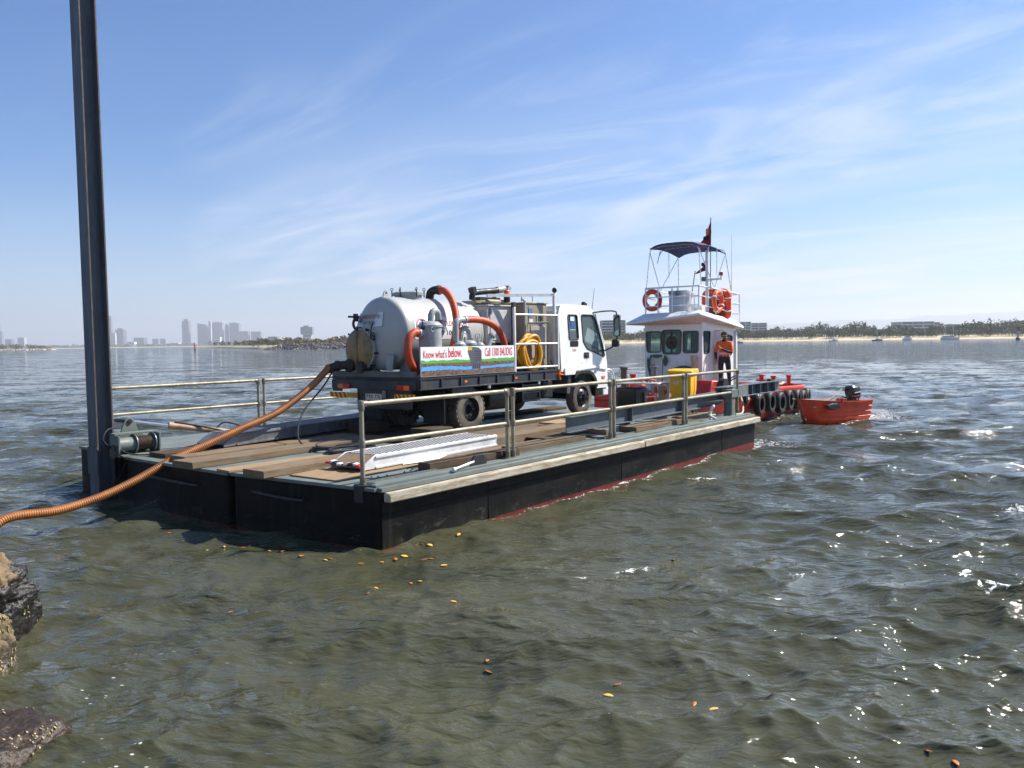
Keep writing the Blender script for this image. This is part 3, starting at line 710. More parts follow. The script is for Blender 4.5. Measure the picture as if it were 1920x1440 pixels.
M_rope = pm('pale_rope', S(176, 166, 146), .9, var=.25, scale=40, bump=.5, bscale=160)
M_hole = pm('dark_gap', (.01, .01, .01), .8)

bg_ = thing('work_barge', 'low flat black sided work barge with grey green deck carrying the truck', 'barge', (0, 0, 0))
def pontoon(v0, v1, fu0, fu1, rr=.12):
    # plan outline with rounded outer corner, extruded in z
    o = []
    for p in rpoly([(LB, v0), (LB, v1), (fu1, v1), (fu0, v0)], rr, 4): o.append(p)
    m = MB(); m.prism(o, lambda a, b, d: (a, b, d), -.55, .70); return m.build('pontoon', M_hull, bg_)
pontoon(0, 2.74, -.03, -.28); pontoon(2.82, 5.72, -.30, -.30, .06); pontoon(5.80, 7.98, -.05, -.05)
# deck sheets, each a plate with a gap to the next
for v0, v1, f0 in ((.06, 2.76, -.16), (2.80, 5.74, -.31), (5.78, 7.96, -.06)):
    us = [f0, 3.0, 6.1, 9.0, LB]
    for a, b in zip(us, us[1:]):
        m = MB()
        if f0 == -.16 and a == f0: m.prism([(-.02, v0), (b - .012, v0), (b - .012, v1), (-.29, v1)], lambda x, y, d: (x, y, d), .704, .75)
        else: m.box(a, b - .012, v0, v1, .704, .75)
        m.build('deck_plate', M_deck, bg_, bevel=.004)
# side plates with open seams
sm = [0.02, 2.06, 5.72, 9.9, LB]
for a, b in zip(sm, sm[1:]):
    MB().box(a + .012, b - .012, -.010, .0015, -.5, .42).build('hull_plate', M_hull, bg_, bevel=.003)
    MB().box(a + .004, b - .004, -.022, .0015, .424, .58).build('upper_strake', M_hull, bg_, bevel=.004)
fr = [(-.02, 0), (-.29, 2.74)]
# edge bars on deck
MB().box(.02, LB, .07, .17, .7505, .782).build('edge_bar', M_deck, bg_, bevel=.004)
MB().box(.02, LB, .44, .458, .7505, .775).build('weld_strip', M_deck, bg_)
MB().box(.02, LB, 2.70, 2.78, .7505, .768).build('joint_cover', M_deck, bg_)
for a, b in ((.06, 6.35), (6.37, LB + .06)):
    MB().box(a, b, -.135, -.012, .575, .695).build('rub_timber', M_rub, bg_, bevel=.016)
MB().box(.03, LB, -.02, .075, .696, .752).build('deck_edge_angle', M_deck, bg_, bevel=.006)
# rail corner pad, hatch, fairlead, grab bars
MB().lathe([(.14, .56), (.14, .77)], 20, (.06, .32, 0)).build('corner_post_pad', M_black, bg_)
m = MB(); m.prism(rrect(.42, 1.32, .56, 1.02, .225, 7), lambda a, b, d: (a, b, d), .751, .765); hc = m.build('hatch_cover', M_deck, bg_, bevel=.004)
m = MB(); m.prism(rrect(.39, 1.35, .53, 1.05, .25, 7), lambda a, b, d: (a, b, d), .7505, .756); m.build('hatch_gasket', M_hole, hc)
for i in range(14):
    t = i / 14 * 2 * math.pi; MB().cyl((.87 + .40 * math.copysign(abs(math.cos(t)) ** .6, math.cos(t)), .79 + .18 * math.copysign(abs(math.sin(t)) ** .6, math.sin(t)), .765), (.87 + .40 * math.copysign(abs(math.cos(t)) ** .6, math.cos(t)), .79 + .18 * math.copysign(abs(math.sin(t)) ** .6, math.sin(t)), .778), .013, n=6).build('hatch_bolt', M_black, hc)
f_ = MB().prism([(0, 0), (.34, 0), (.34, .10), (.26, .17), (.08, .17), (0, .08)], lambda a, b, d: (1.86 + a, d, .751 + b), .12, .15).build('fairlead', M_black, bg_)
MB().cyl((1.42, .05, .80), (1.92, .13, .84), .018, n=10).cyl((1.40, .047, .80), (1.46, .057, .80), .03, n=10).build('fairlead_bar', M_alu, f_)
for u_, a, b in ((-.22, 1.3, 2.4), (-.36, 3.6, 4.9)):
    k = MB().tube(spline([(u_ + .10, a, .52), (u_, a + .03, .50), (u_, b - .03, .52), (u_ + .10, b, .54)], 4), .022, 8).build('grab_bar', M_black, bg_)
for u_, v_ in ((-.20, 1.92), (-.26, 3.78)):
    MB().box(u_, u_ + .03, v_ - .03, v_ + .03, .75, .83).build('timber_stop', M_deck, bg_)

# ------------------------------------------------------------------ guard railings
def railing(name, label, u0, u1, v, nposts=2, foot=.75, joint_left=True):
    t = thing(name, label, 'railing', (u0, v, foot), 0, 'B', 'pipe railings round the barge')
    Ln = u1 - u0; r = .030
    m = MB().tube([(0, 0, 1.035), (Ln, 0, 1.035)], r, 12); m.build('top_rail', M_galv, t)
    MB().tube([(0, 0, .54), (Ln, 0, .54)], r * .95, 12).build('mid_rail', M_galv, t)
    for i in range(nposts):
        x = Ln * i / (nposts - 1)
        p = MB().cyl((x, 0, .0), (x, 0, 1.035), r, n=12).build('post', M_galv, t)
        MB().cyl((x, 0, 0), (x, 0, .11), .040, n=12).cyl((x, 0, 0), (x, 0, .018), .085, n=16).build('base_flange', M_gsock, p)
        MB().lathe([(.039, .49), (.042, .50), (.042, .58), (.039, .59)], 12, (x, 0, 0)).build('tee_fitting', M_gsock, p)
        s_ = 1 if x < Ln / 2 else -1
        MB().lathe([(.039, .955), (.042, .965), (.042, 1.06), (.036, 1.075), (.015, 1.08)], 12, (x, 0, 0)).cyl((x, 0, 1.035), (x + s_ * .085, 0, 1.035), .040, n=12).build('elbow_fitting', M_gsock, p)
    return t
railing('guard_railing', 'pipe railing section nearest the camera at the front corner of the barge', .03, 2.93, .32)
railing('guard_railing', 'second pipe railing section along the near side beside the truck rear wheel', 3.07, 5.90, .32)
railing('guard_railing', 'third pipe railing section along the near side in front of the grey steel beam', 6.02, 8.76, .32)
railing('guard_railing', 'farthest pipe railing section on the near side in front of the tug', 8.88, 11.50, .32)
railing('guard_railing', 'rusty pipe railing on the far side running from the steel pile', .42, 3.58, 7.69)
railing('guard_railing', 'far side pipe railing section behind the tank truck', 3.72, 6.9, 7.69)

# ------------------------------------------------------------------ timbers on deck
def plank(label, u0, v0, u1, v1, z, w, h, mat=None, name='timber_plank', cat='plank', bend=0., seg=6, group=None):
    a = Vector((u0, v0)); b = Vector((u1, v1)); Ln = (b - a).length; ang = math.atan2(v1 - v0, u1 - u0)
    m = MB(); vs_ = []
    for i in range(seg + 1):
        x = Ln * i / seg; dz = bend * math.sin(i / seg * math.pi) + random.uniform(-.003, .003); dy = random.uniform(-.006, .006)
        e = random.uniform(-.012, .012) if i in (0, seg) else 0
        vs_ += [(x + e, -w / 2 + dy, dz), (x - e, w / 2 + dy, dz), (x - e, w / 2 + dy, dz + h), (x + e, -w / 2 + dy, dz + h)]
    m.v = vs_
    for i in range(seg):
        o = i * 4
        for j in range(4): m.f.append((o + j, o + (j + 1) % 4, o + 4 + (j + 1) % 4, o + 4 + j)); m.mi.append(0)
    m.f += [(3, 2, 1, 0), (seg * 4, seg * 4 + 1, seg * 4 + 2, seg * 4 + 3)]; m.mi += [0, 0]
    return single(m, name, mat or M_wood, label, cat, (u0, v0, z), ang, 'B', group, bevel=.006)
PG = 'timbers laid on the barge deck'
zt = .754
plank('thick timber overhanging the front edge with split end, left of the aluminium ramp', -.36, 2.10, 3.6, 2.22, zt, .46, .10, group=PG)
plank('thin plywood strip between the two front timbers', -.34, 2.86, 3.0, 2.75, zt, .34, .035, M_ply, 'plywood_strip', group=PG)
plank('thick front timber under the orange hose beside the winch', -.46, 3.72, 3.4, 3.86, zt, .50, .10, group=PG)
plank('timber behind the orange hose, second from the winch', -.15, 4.42, 3.4, 4.50, zt, .42, .09, M_wood, group=PG)
plank('outer timber beneath the far aluminium ramp', -.05, 5.2, 4.2, 5.25, zt, .5, .07, M_dwood, group=PG)
plank('curled sheet of old plywood lying under the near aluminium ramp', .02, 1.30, 3.1, 1.42, zt, .95, .018, M_ply, 'plywood_sheet', 'sheet', .018, 10, PG)
plank('dark sleeper lying on the deck just left of the second railing', 1.36, .57, 3.3, .50, zt, .24, .105, M_dwood, group=PG)
plank('long plank along the near edge behind the second railing', 3.36, .62, 5.35, .66, zt, .34, .10, M_wood, group=PG)
plank('broad grey plank between sleeper and aluminium ramp', 1.9, .90, 5.0, .96, zt, .30, .06, M_wood, group=PG)
plank('bolted timber running beside the truck wheels behind the second railing', 3.9, 1.52, 6.3, 1.58, zt, .34, .15, M_wood, group=PG)
plank('inner timber against the bolted timber by the truck', 3.75, 1.92, 10.4, 1.95, zt, .36, .12, M_wood, group=PG)
plank('grey ply sheet under the near end of the steel beam', 4.75, 1.10, 6.25, 1.18, zt + .062, .55, .02, M_dwood, 'plywood_sheet', 'sheet', .0, 6, PG)
plank('short timber block sticking out under the steel beam between two railings', 5.98, .42, 6.02, 1.2, zt + .05, .14, .10, M_wood, 'timber_block', 'block', group=PG)
plank('wide flat timber behind the third railing near its far post', 7.0, .62, 9.0, .66, zt, .40, .10, M_wood, group=PG)
plank('flat timber behind the last railing by the rope', 9.3, .70, 10.6, .74, zt, .34, .10, M_wood, group=PG)
plank('wheel track plank under the near wheels of the truck', 3.4, 2.62, 10.9, 2.66, zt, .44, .065, M_wood, group=PG)
plank('inner wheel track plank under the near rear twin tyres', 3.3, 3.22, 10.9, 3.26, zt, .46, .066, M_dwood, group=PG)
plank('far wheel track plank under the far side wheels', 3.3, 4.95, 10.9, 4.98, zt, .46, .066, M_dwood, group=PG)
plank('splintered pale board propped beside the front wheel', 6.6, 2.25, 8.2, 2.38, zt + .1, .40, .03, M_ply, group=PG)
plank('offcut of pale board lying against the front tyre', 7.4, 2.30, 8.5, 2.24, zt + .16, .22, .05, M_ply, group=PG)
plank('short timber chock wedged before the near rear tyre', 3.75, 3.0, 4.35, 3.0, zt + .066, .5, .16, M_dwood, 'timber_chock', 'chock', group=PG)
plank('timber chock wedged behind the far rear tyre', 3.8, 4.8, 4.4, 4.8, zt + .066, .5, .16, M_dwood, 'timber_chock', 'chock', group=PG)

# ------------------------------------------------------------------ aluminium loading ramps
def ramp(label, u0, v0, u1, v1, w, z, h, mat, dots):
    Ln = math.hypot(u1 - u0, v1 - v0); t = thing('loading_ramp', label, 'ramp', (u0, v0, z), math.atan2(v1 - v0, u1 - u0), 'B', 'aluminium loading ramps')
    def tz(x): return min(h, .035 + x * .55)
    for s_ in (-1, 1):
        y = s_ * w / 2
        k = MB().prism([(0, 0), (Ln, 0), (Ln, h), (.28, h), (0, .05)], lambda a, b, d: (a, d, b), y - .012, y + .012).build('side_beam', mat, t, bevel=.002)
        for zz_, hh in ((h - .045, .03), (.0, .03)):
            MB().box(.26, Ln - .002, y + (s_ * .012 if s_ > 0 else -.034), y + (.034 if s_ > 0 else -.012), zz_, zz_ + hh).build('flange_rib', mat, k, bevel=.003)
    MB().box(.28, Ln, -w / 2 + .013, w / 2 - .013, h - .03, h - .006).build('tread_plate', mat, t)
    MB().prism([(0, .03), (.28, h - .03), (.28, h - .008), (-.02, .05)], lambda a, b, d: (a, d, b), -w / 2 + .013, w / 2 - .013).build('toe_plate', M_ply if dots else mat, t)
    m = MB(); k = 0; nx = int((Ln - .34) / .066); ny = int((w - .06) / .066)
    for i in range(nx):
        for j in range(ny):
            x = .34 + i * .066; y = -w / 2 + .05 + j * .066 + (.033 if i % 2 else 0)
            m.lathe([(.024, 0), (.021, .004), (.001, .0045)], 7, (x, y, h - .006))
    tag(m.build('grip_studs', mat, t, smooth=0, fix=False), kind='stuff')
    MB().box(.285, Ln - .01, -w / 2 + .02, w / 2 - .02, h - .0055, h - .0035).build('grip_recess', M_hole if dots else M_hole, t, smooth=0)
    for i in range(8):
        x = .4 + i * (Ln - .5) / 7; MB().box(x, x + .05, -w / 2 + .013, w / 2 - .013, .02, h - .032).build('cross_member', mat, t)
    return t
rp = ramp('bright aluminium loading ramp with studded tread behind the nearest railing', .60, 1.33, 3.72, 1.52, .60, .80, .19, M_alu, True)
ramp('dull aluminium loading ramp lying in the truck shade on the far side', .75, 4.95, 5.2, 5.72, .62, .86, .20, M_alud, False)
# hazard tape wound round the ramp toe
tp = thing('hazard_tape', 'red and white hazard tape wound round the toe of the bright ramp', 'tape', (.66, 1.35, .84), R(3))
M_tr = pm('tape_red', S(200, 30, 40), .4); M_tw = pm('tape_white', S(225, 225, 225), .4); M_tk = pm('tape_black', S(34, 34, 40), .4)
for i in range(9):
    y = .33 - i * .075; m = MB().obox((-.04 + .02 * math.sin(i * 2), y, .035 + .012 * math.sin(i * 1.3)), (.10, .074, .03), RX(math.sin(i) * 14) @ RZ(12)); m.build('tape_stripe', (M_tr, M_tw, M_tk, M_tw)[i % 4], tp, bevel=.004)
single(MB().add([(0, 0, .0), (.6, -.12, .012), (1.0, .05, .02), (.8, .24, .015), (.25, .2, .02), (.3, .06, .05)], [(0, 1, 5), (1, 2, 5), (2, 3, 5), (3, 4, 5), (4, 0, 5)]), 'plastic_sheet', pm('white_plastic', S(225, 222, 214), .4, var=.05, bump=.4, bscale=12), 'crumpled white plastic sheet beside the bright aluminium ramp', 'plastic sheet', (1.35, .98, .80), 0, smooth=0)

# ------------------------------------------------------------------ steel I beam on deck, girder and column at the far end
t = thing('steel_beam', 'long blue grey steel I beam lying along the near side of the deck', 'beam', (5.30, .88, .87), R(.6), tilt=(0, R(-.7), 0))
MB().box(0, 6.75, -.009, .009, .018, .285).build('web', M_steel, t)
for z_ in (0, .285): MB().box(-.01, 6.76, -.105, .105, z_, z_ + .018).build('flange', M_steel, t, bevel=.002)
for x in (2.2, 4.4): MB().box(x, x + .012, -.10, -.0095, .0185, .2845).build('stiffener', M_steel, t)
t = thing('steel_girder', 'heavy grey steel girder reaching from the barge end out beside the tug', 'girder', (11.0, .62, 1.12), R(0))
for z_ in (0, .262): MB().box(0, 3.9, -.13, .13, z_, z_ + .02).build('flange', M_steel, t, bevel=.003)
MB().box(0, 3.9, -.010, .010, .0205, .2615).build('web', M_steel, t)
MB().box(.62, 1.55, -.128, -.012, .022, .26).build('side_plate', M_deck, t, bevel=.003)
for x in (1.8, 2.3, 2.8, 3.3): MB().box(x, x + .015, -.125, -.0105, .021, .261).build('stiffener', M_steel, t)
MB().cyl((3.2, 0, .282), (3.2, 0, .34), .05).box(3.3, 3.5, -.03, .03, .282, .32).build('lashing_point', M_black, t)
t = thing('steel_column', 'pale grey steel column standing on the far end of the barge', 'column', (11.28, .42, .752))
MB().prism(rrect(-.10, .10, -.10, .10, .02, 2), lambda a, b, d: (a, b, d), .012, .42).build('shaft', M_deck, t)
MB().box(-.2, .24, -.15, .15, .0, .012).build('base_plate', M_deck, t, bevel=.002)
MB().box(-.16, .18, -.13, .13, .42, .60).build('head_box', M_deck, t, bevel=.006)
MB().prism([(-.22, 0), (-.10, 0), (-.10, .28)], lambda a, b, d: (a, d, .012 + b), -.008, .008).build('gusset', M_deck, t)

# ------------------------------------------------------------------ steel pile, winch, hydraulic ram
def pile_mat():
    b = NB('pile_steel'); p = b.tex(); n = b.noise(b.mapping(p, (3, 3, .5)), 2, 8, .65, .3); r = b.noise(b.mapping(p, (5, 5, 1.2)), 2.4, 7, .7)
    c = b.mix(b.mr(n, .35, .7), S(66, 74, 82), S(88, 96, 104)); c = b.mix(b.math('MULTIPLY', b.mr(r, .5, .72), .7), c, S(72, 54, 44))
    b.set('Base Color', c); b.set('Roughness', .62); b.set('Normal', b.bump(r, .3, .006)); return b.m
M_pile = pile_mat(); M_rust = pm('rust_edge', S(86, 74, 66), .8, var=.3, scale=6, bump=.3)
t = thing('steel_pile', 'tall dark steel H pile rising past the top of the picture', 'pile', (-.42, 6.30, 0), tilt=None)
t.rotation_euler = (R(-.45), R(.1), BANG)
PW, PD = .155, .128
for s_ in (-1, 1):
    k = MB().box(s_ * PD - .011, s_ * PD + .011, -PW, PW, -2.4, 13).build('flange', M_pile, t, bevel=.002)
    MB().box(s_ * PD - .0112, s_ * PD + .0112, -PW - .0015, -PW + .001, -2.4, 13).build('rusty_edge', M_rust, k)
MB().box(-PD + .0112, PD - .0112, -.009, .009, -2.4, 13).build('web', M_pile, t)
t = thing('pile_guide', 'grey steel guide frame clasping the pile at the barge corner', 'guide frame', (-.42, 6.30, .0))
MB().box(-.16, -.145, -.17, .17, .45, .90).build('front_plate', M_pile, t, bevel=.004)
MB().box(-.10, .36, .175, .20, .30, 1.0).build('far_plate', M_black, t, bevel=.006)
MB().prism([(.19, .74), (.70, .74), (.70, 1.02), (.52, 1.10), (.46, 1.30), (.40, 1.36), (.33, 1.36), (.28, 1.28), (.19, 1.05)], lambda a, b, d: (a, d, b), -.235, -.205).build('near_cheek', M_deck, t, bevel=.004)
MB().cyl((.37, -.26, 1.29), (.37, .25, 1.29), .028).cyl((.37, -.255, 1.29), (.37, -.238, 1.29), .045, n=6).build('pivot_pin', M_black, t)
MB().cyl((.58, -.27, .82), (.58, -.236, .82), .06, n=6).cyl((.58, -.30, .82), (.58, -.27, .82), .035).build('bolt', M_rust, t)
MB().beam((-.02, -.24, .05), (.32, -.24, .60), .04, .07).build('brace', M_black, t)
t = thing('winch', 'small steel winch with cable drum beside the pile', 'winch', (-.42, 5.86, .80))
Mx = RX(90)
MB().lathe([(.03, -.10), (.115, -.10), (.115, .20), (.03, .20)], 24, (.12, 0, .14), RY(90)).build('motor', M_deck, t)
d_ = MB().lathe([(.10, .20), (.10, .52)], 24, (.12, 0, .14), RY(90)).build('drum', M_steel, t)
m = MB(); pts = []
for i in range(11 * 14): a = i / 14 * 2 * math.pi; pts.append((.335 + i / (11 * 14) * .27, .108 * math.cos(a), .14 + .108 * math.sin(a)))
m.tube(pts, .012, 5).build('wire_rope', pm('wire_rope', S(74, 58, 46), .7, .4, bump=.4, bscale=120), d_)
for x in (.31, .63): MB().lathe([(.16, 0), (.165, .006), (.165, .016), (.16, .022)], 28, (x, 0, .14), RY(90)).build('drum_flange', M_alud, d_)
MB().box(0, .72, -.17, .17, -.05, -.02).box(0, .03, -.15, .15, -.02, .30).box(.69, .72, -.15, .15, -.02, .30).box(0, .72, -.02, .15, .30, .33).build('frame', M_deck, t, bevel=.004)
MB().cyl((-.06, -.02, .10), (.02, -.02, .10), .05).cyl((-.02, -.10, .02), (-.02, .06, .02), .035).cyl((-.05, -.06, -.06), (-.05, -.06, .12), .03).build('hydraulic_valve', M_rust, t)
for i, P in enumerate(([(0, -.1, .12), (.15, -.24, .0), (.6, -.36, -.03), (1.3, -.25, .03), (2.0, -.1, .02), (2.9, .2, .02)], [(0, -.06, .02), (.1, -.3, -.06), (.7, -.48, -.03), (1.4, -.42, .03), (2.1, -.15, .10), (2.8, .05, .03)], [(-.05, 0, .1), (-.2, -.05, .25), (-.1, .0, .40), (.1, .1, .42)])):
    MB().tube(spline(P, 8), .013, 7).build('hydraulic_hose', M_rubber, t)
t = thing('hydraulic_ram', 'hydraulic ram with bright chrome rod lying from the pile guide to the deck', 'ram', (-.05, 6.24, 1.30))
a = Vector((0, 0, 0)); b = Vector((1.95, -.52, -.38)); ax = (b - a).normalized()
MB().cyl(a, a + ax * .75, .027, n=14).build('rod', pm('chrome_rod', S(236, 236, 238), .12, .9, var=.03), t)
c = MB().cyl(a + ax * .72, a + ax * .80, .062, n=16).cyl(a + ax * .78, b, .052, n=16).cyl(b - ax * .07, b + ax * .01, .06, n=16).build('cylinder', pm('ram_primer', S(172, 136, 108), .6, var=.2, scale=6, dirt=S(110, 84, 62)), t)
MB().tube(spline([a + ax * .82 + Vector((0, 0, .07)), a + ax * 1.1 + Vector((.02, -.03, .05)), a + ax * 1.5 + Vector((.0, -.12, .02)), b + Vector((.1, -.15, -.06)), b + Vector((.8, -.3, -.02))], 6), .016, 7).build('feed_hose', M_rubber, c)
MB().tube(spline([b - ax * .5 + Vector((0, 0, .05)), b - ax * .35 + Vector((0, 0, .17)), b - ax * .1 + Vector((0, -.03, .14)), b + Vector((0.02, -.02, .03))], 6), .014, 7).build('return_hose', M_rubber, c)
MB().cyl(b, b + ax * .35, .03, n=10).obox(b + ax * .05 + Vector((0, 0, .05)), (.12, .06, .07)).build('clevis', M_rust, t)

# ------------------------------------------------------------------ big corrugated suction hose
def hose_mat(name, a, c_):
    b = NB(name); p = b.tex(); n = b.noise(p, 2.5, 6, .6); c = b.mix(b.mr(n, .3, .7), a, c_)
    c = b.mix(b.mr(b.noise(p, 7, 6, .7), .58, .75, 0, .6), c, S(88, 62, 36)); b.set('Base Color', c); b.set('Roughness', .5); return b.m
M_hose = hose_mat('orange_brown_hose', S(172, 108, 50), S(138, 84, 38)); M_ohose = hose_mat('orange_hose', S(192, 78, 36), S(168, 62, 28))
def ribbed(pts, r, pitch, amp, n=12, sub=4):
    P = spline(pts, 24); L_ = [0]
    for a, b in zip(P, P[1:]): L_.append(L_[-1] + (b - a).length)
    tot = L_[-1]; k = int(tot / pitch * sub); Q = []; rr = []
    j = 0
    for i in range(k + 1):
        s_ = tot * i / k
        while j < len(L_) - 2 and L_[j + 1] < s_: j += 1
        f = (s_ - L_[j]) / max(1e-6, L_[j + 1] - L_[j]); Q.append(P[j].lerp(P[j + 1], f)); rr.append(r + amp * (math.sin(s_ / pitch * 2 * math.pi)))
    return MB().tube(Q, rr, n)
hp = [(-4.9, 3.6, -.02), (-4.0, 4.1, .04), (-3.0, 4.3, .12), (-2.55, 4.42, .30), (-1.9, 4.5, .28), (-1.32, 4.55, .36), (-.76, 4.58, .52), (-.15, 4.6, .76), (.45, 4.6, .94), (1.1, 4.6, 1.14), (1.85, 4.62, 1.36), (2.6, 4.72, 1.72), (3.05, 4.85, 1.97), (3.30, 4.98, 2.10)]
single(ribbed([Vector(p) - Vector((0, 0, 0)) for p in hp], .058, .032, .006, 14), 'suction_hose', M_hose, 'long orange brown ribbed suction hose curving from the tank off the left edge', 'hose', (0, 0, 0), 0, smooth=70, fix=False)

# ------------------------------------------------------------------ coiled hoses and lines on deck
def coil(name, label, loc, turns, r0, r, mat, sx=1., tail=None, cat='hose'):
    pts = []
    for i in range(turns * 20):
        a = i / 20 * 2 * math.pi; q = r0 * (1 - .25 * i / (turns * 20)) * (1 + .06 * math.sin(a * 2.7 + i * .02)); pts.append((q * sx * math.cos(a), q * math.sin(a), r + abs(.02 * math.sin(i * .37)) + r * 1.3 * (i // 20 % 3)))
    if tail: pts += [tuple(p) for p in spline([pts[-1]] + tail, 8)][1:]
    return single(MB().tube(pts, r, 7), name, mat, label, cat, loc)
M_bhose = pm('black_hose', (.018, .019, .022), .4, var=.2)
coil('hose_coil', 'black hose coiled on the shaded deck behind the truck', (2.35, 3.45, .77), 5, .42, .016, M_bhose, 1.5, [(-.5, .4, .05), (-.2, .9, .5), (.6, 1.25, 1.0), (1.1, 1.5, 1.35)])
coil('hose_coil', 'smaller coil of black hose between ramp and truck', (2.0, 2.85, .77), 4, .30, .015, M_bhose, 1.7)
coil('hose_coil', 'loops of dark hose on edge under the steel beam behind the third railing', (7.9, 1.5, .77), 3, .30, .022, M_rubber, 1.6)
coil('hose_coil', 'pale lined hose loops under the steel beam near the bin', (9.4, 1.45, .77), 3, .32, .022, pm('grey_hose', S(126, 124, 118), .5), 1.5)
coil('rope_coil', 'heap of pale rope at the far corner of the barge', (10.6, .75, .77), 3, .25, .02, M_rope, 1.5, cat='rope')
single(MB().tube(spline([(0, 0, 0), (.05, .04, .10), (.10, .02, .26), (.02, -.06, .30), (-.04, -.02, .20), (.0, .02, .10), (-.02, -.14, .02)], 6), .028, 8), 'rope_knot', pm('white_rope', S(226, 222, 212), .85, bump=.5, bscale=120), 'knotted white rope end standing on the deck edge by the last railing', 'rope', (9.85, .22, .77))
single(MB().tube(spline([(0, 0, 0), (.6, .1, -.02), (1.6, .5, .05), (2.6, .95, .12), (4.0, 1.6, .25), (5.2, 1.95, .32)], 8), .022, 8), 'mooring_rope', M_rope, 'grey mooring rope from the barge corner to the red tug', 'rope', (11.0, .15, .80))

# ------------------------------------------------------------------ pump unit and wheelie bin
t = thing('pump_unit', 'silver framed pump unit with red corners in front of the truck', 'pump', (10.75, 2.05, .752))
M_fr = pm('frame_silver', S(196, 196, 192), .4, .4, var=.1); M_red = pm('safety_red', S(196, 34, 30), .4, var=.12, dirt=S(120, 40, 30), damt=.2)
for x, y in ((0, 0), (.62, 0), (0, 1.12), (.62, 1.12)):
    p = MB().box(x - .025, x + .025, y - .025, y + .025, 0, .70).build('frame_post', M_fr, t, bevel=.004)
    MB().box(x - .028, x + .028, y - .028, y + .028, .50, .66).build('red_corner', M_red, p)
MB().box(-.05, .67, -.06, 1.18, .70, .735).build('top_plate', M_fr, t, bevel=.006)
MB().box(-.02, .64, .55, 1.08, .05, .60).build('engine', M_black, t, bevel=.03)
MB().cyl((.30, .15, .10), (.30, .55, .10), .14, n=18).cyl((-.02, .35, .2), (-.02, .35, .5), .05).build('pump_body', M_black, t)
for i in range(5): MB().lathe([(.012, 0), (.04, .008), (.04, .05), (.012, .06)], 10, (-.05, .2, .16 + i * .07)).build('valve', M_alu if i % 2 else pm('brass_valve', S(170, 110, 70), .4, .6), t)
MB().box(.05, .60, -.052, -.03, .03, .66).build('side_panel', M_fr, t, bevel=.004)
MB().box(.30, .45, -.056, -.053, .45, .55).build('warning_label', M_red, t, smooth=0)
m = MB()
for i in range(9): m.tube(spline([(.1 + i * .05, .2 + .09 * i, .74), (.2, .3 + .08 * i, .80 + .02 * (i % 3)), (.45, .25 + .09 * i, .78), (.55 - .02 * i, .1 + .1 * i, .745)], 4), .012, 5)
m.build('chain_slings', pm('red_chain', S(140, 52, 48), .5, .3, var=.5, scale=30), t)
def bin_(label, loc, rz):
    M_y = pm('yellow_plastic', S(236, 176, 12), .42, var=.06, scale=3, dirt=S(180, 128, 20), damt=.15)
    t = thing('wheelie_bin', label, 'bin', loc, rz, 'B', 'yellow wheelie bins'); t.scale = (.84, .84, 1)
    m = MB(); secs = [(.20, .17, .08), (.285, .255, .55), (.30, .28, .92), (.33, .31, .925), (.33, .31, .97)]
    vs_ = []
    for hx, hy, z in secs: vs_ += [(x, y, z) for x, y in rrect(-hx, hx, -hy, hy, .05, 3)]
    n = 16; m.v = vs_; 
    for i in range(len(secs) - 1):
        for j in range(n): m.f.append((i * n + j, i * n + (j + 1) % n, (i + 1) * n + (j + 1) % n, (i + 1) * n + j)); m.mi.append(0)
    m.f.append(tuple(range(n))[::-1]); m.mi.append(0); m.build('body', M_y, t)
    l = MB().prism([(-.36, .97), (.34, .97), (.36, 1.0), (.24, 1.06), (-.2, 1.075), (-.36, 1.03)], lambda a, b, d: (d, a, b), -.345, .345).build('lid', M_y, t, bevel=.012)
    MB().tube([(-.30, .34, .98), (-.30, .42, .99), (.30, .42, .99), (.30, .34, .98)], .02, 8).build('handle', M_y, l)
    for i in range(6): MB().box(-.3 + i * .1, -.27 + i * .1, -.335, -.315, .86, .92).build('rim_rib', M_y, t)
    for s_ in (-1, 1): MB().lathe([(.03, -.03), (.10, -.03), (.10, .03), (.03, .03)], 16, (s_ * .26, .22, .10), RY(90)).build('wheel', M_rubber, t)
    MB().box(-.19, -.03, -.302, -.285, .72, .80).build('paper_label', pm('bin_label', S(214, 200, 170), .7), t, smooth=0)
bin_('yellow wheelie bin standing by the silver pump unit', (10.95, 1.46, .752), R(-75))
bin_('second yellow wheelie bin half hidden behind the first bin', (11.4, 1.60, .752), R(-70))

# ================================================================== VACUUM TRUCK
TR = thing('vacuum_truck', 'white cab vacuum tank truck parked on the barge deck', 'truck', (3.7, 4.17, .82))
def grime_white(name, col, low=S(150, 138, 120), z0=1.2):
    b = NB(name); p = b.tex(); n = b.noise(p, 3, 7, .65, .3); st = b.noise(b.mapping(p, (14, 14, 1)), 1, 5, .6)
    c = b.mix(b.mr(n, .35, .7), col, tuple(x * .9 for x in col)); c = b.mix(b.math('MULTIPLY', b.mr(st, .52, .78), .38), c, low); c = b.mix(b.math('MULTIPLY', b.mr(b.noise(p, 1.1, 7, .7, .5), .55, .75), .35), c, tuple(x * .7 for x in low))
    b.set('Base Color', c); b.set('Roughness', b.mr(n, .3, .7, .34, .52)); b.set('Coat Weight', .1); return b.m
M_cab = grime_white('cab_white', S(238, 238, 234)); M_tank = grime_white('tank_grey_white', S(170, 171, 167)); M_tankg = pm('tank_fitting_grey', S(150, 153, 154), .45, var=.12, scale=6, dirt=S(104, 96, 84), damt=.3)
M_bed = pm('tray_charcoal', S(40, 44, 50), .5, var=.2, scale=5, dirt=S(84, 78, 70), damt=.3, dscale=4)
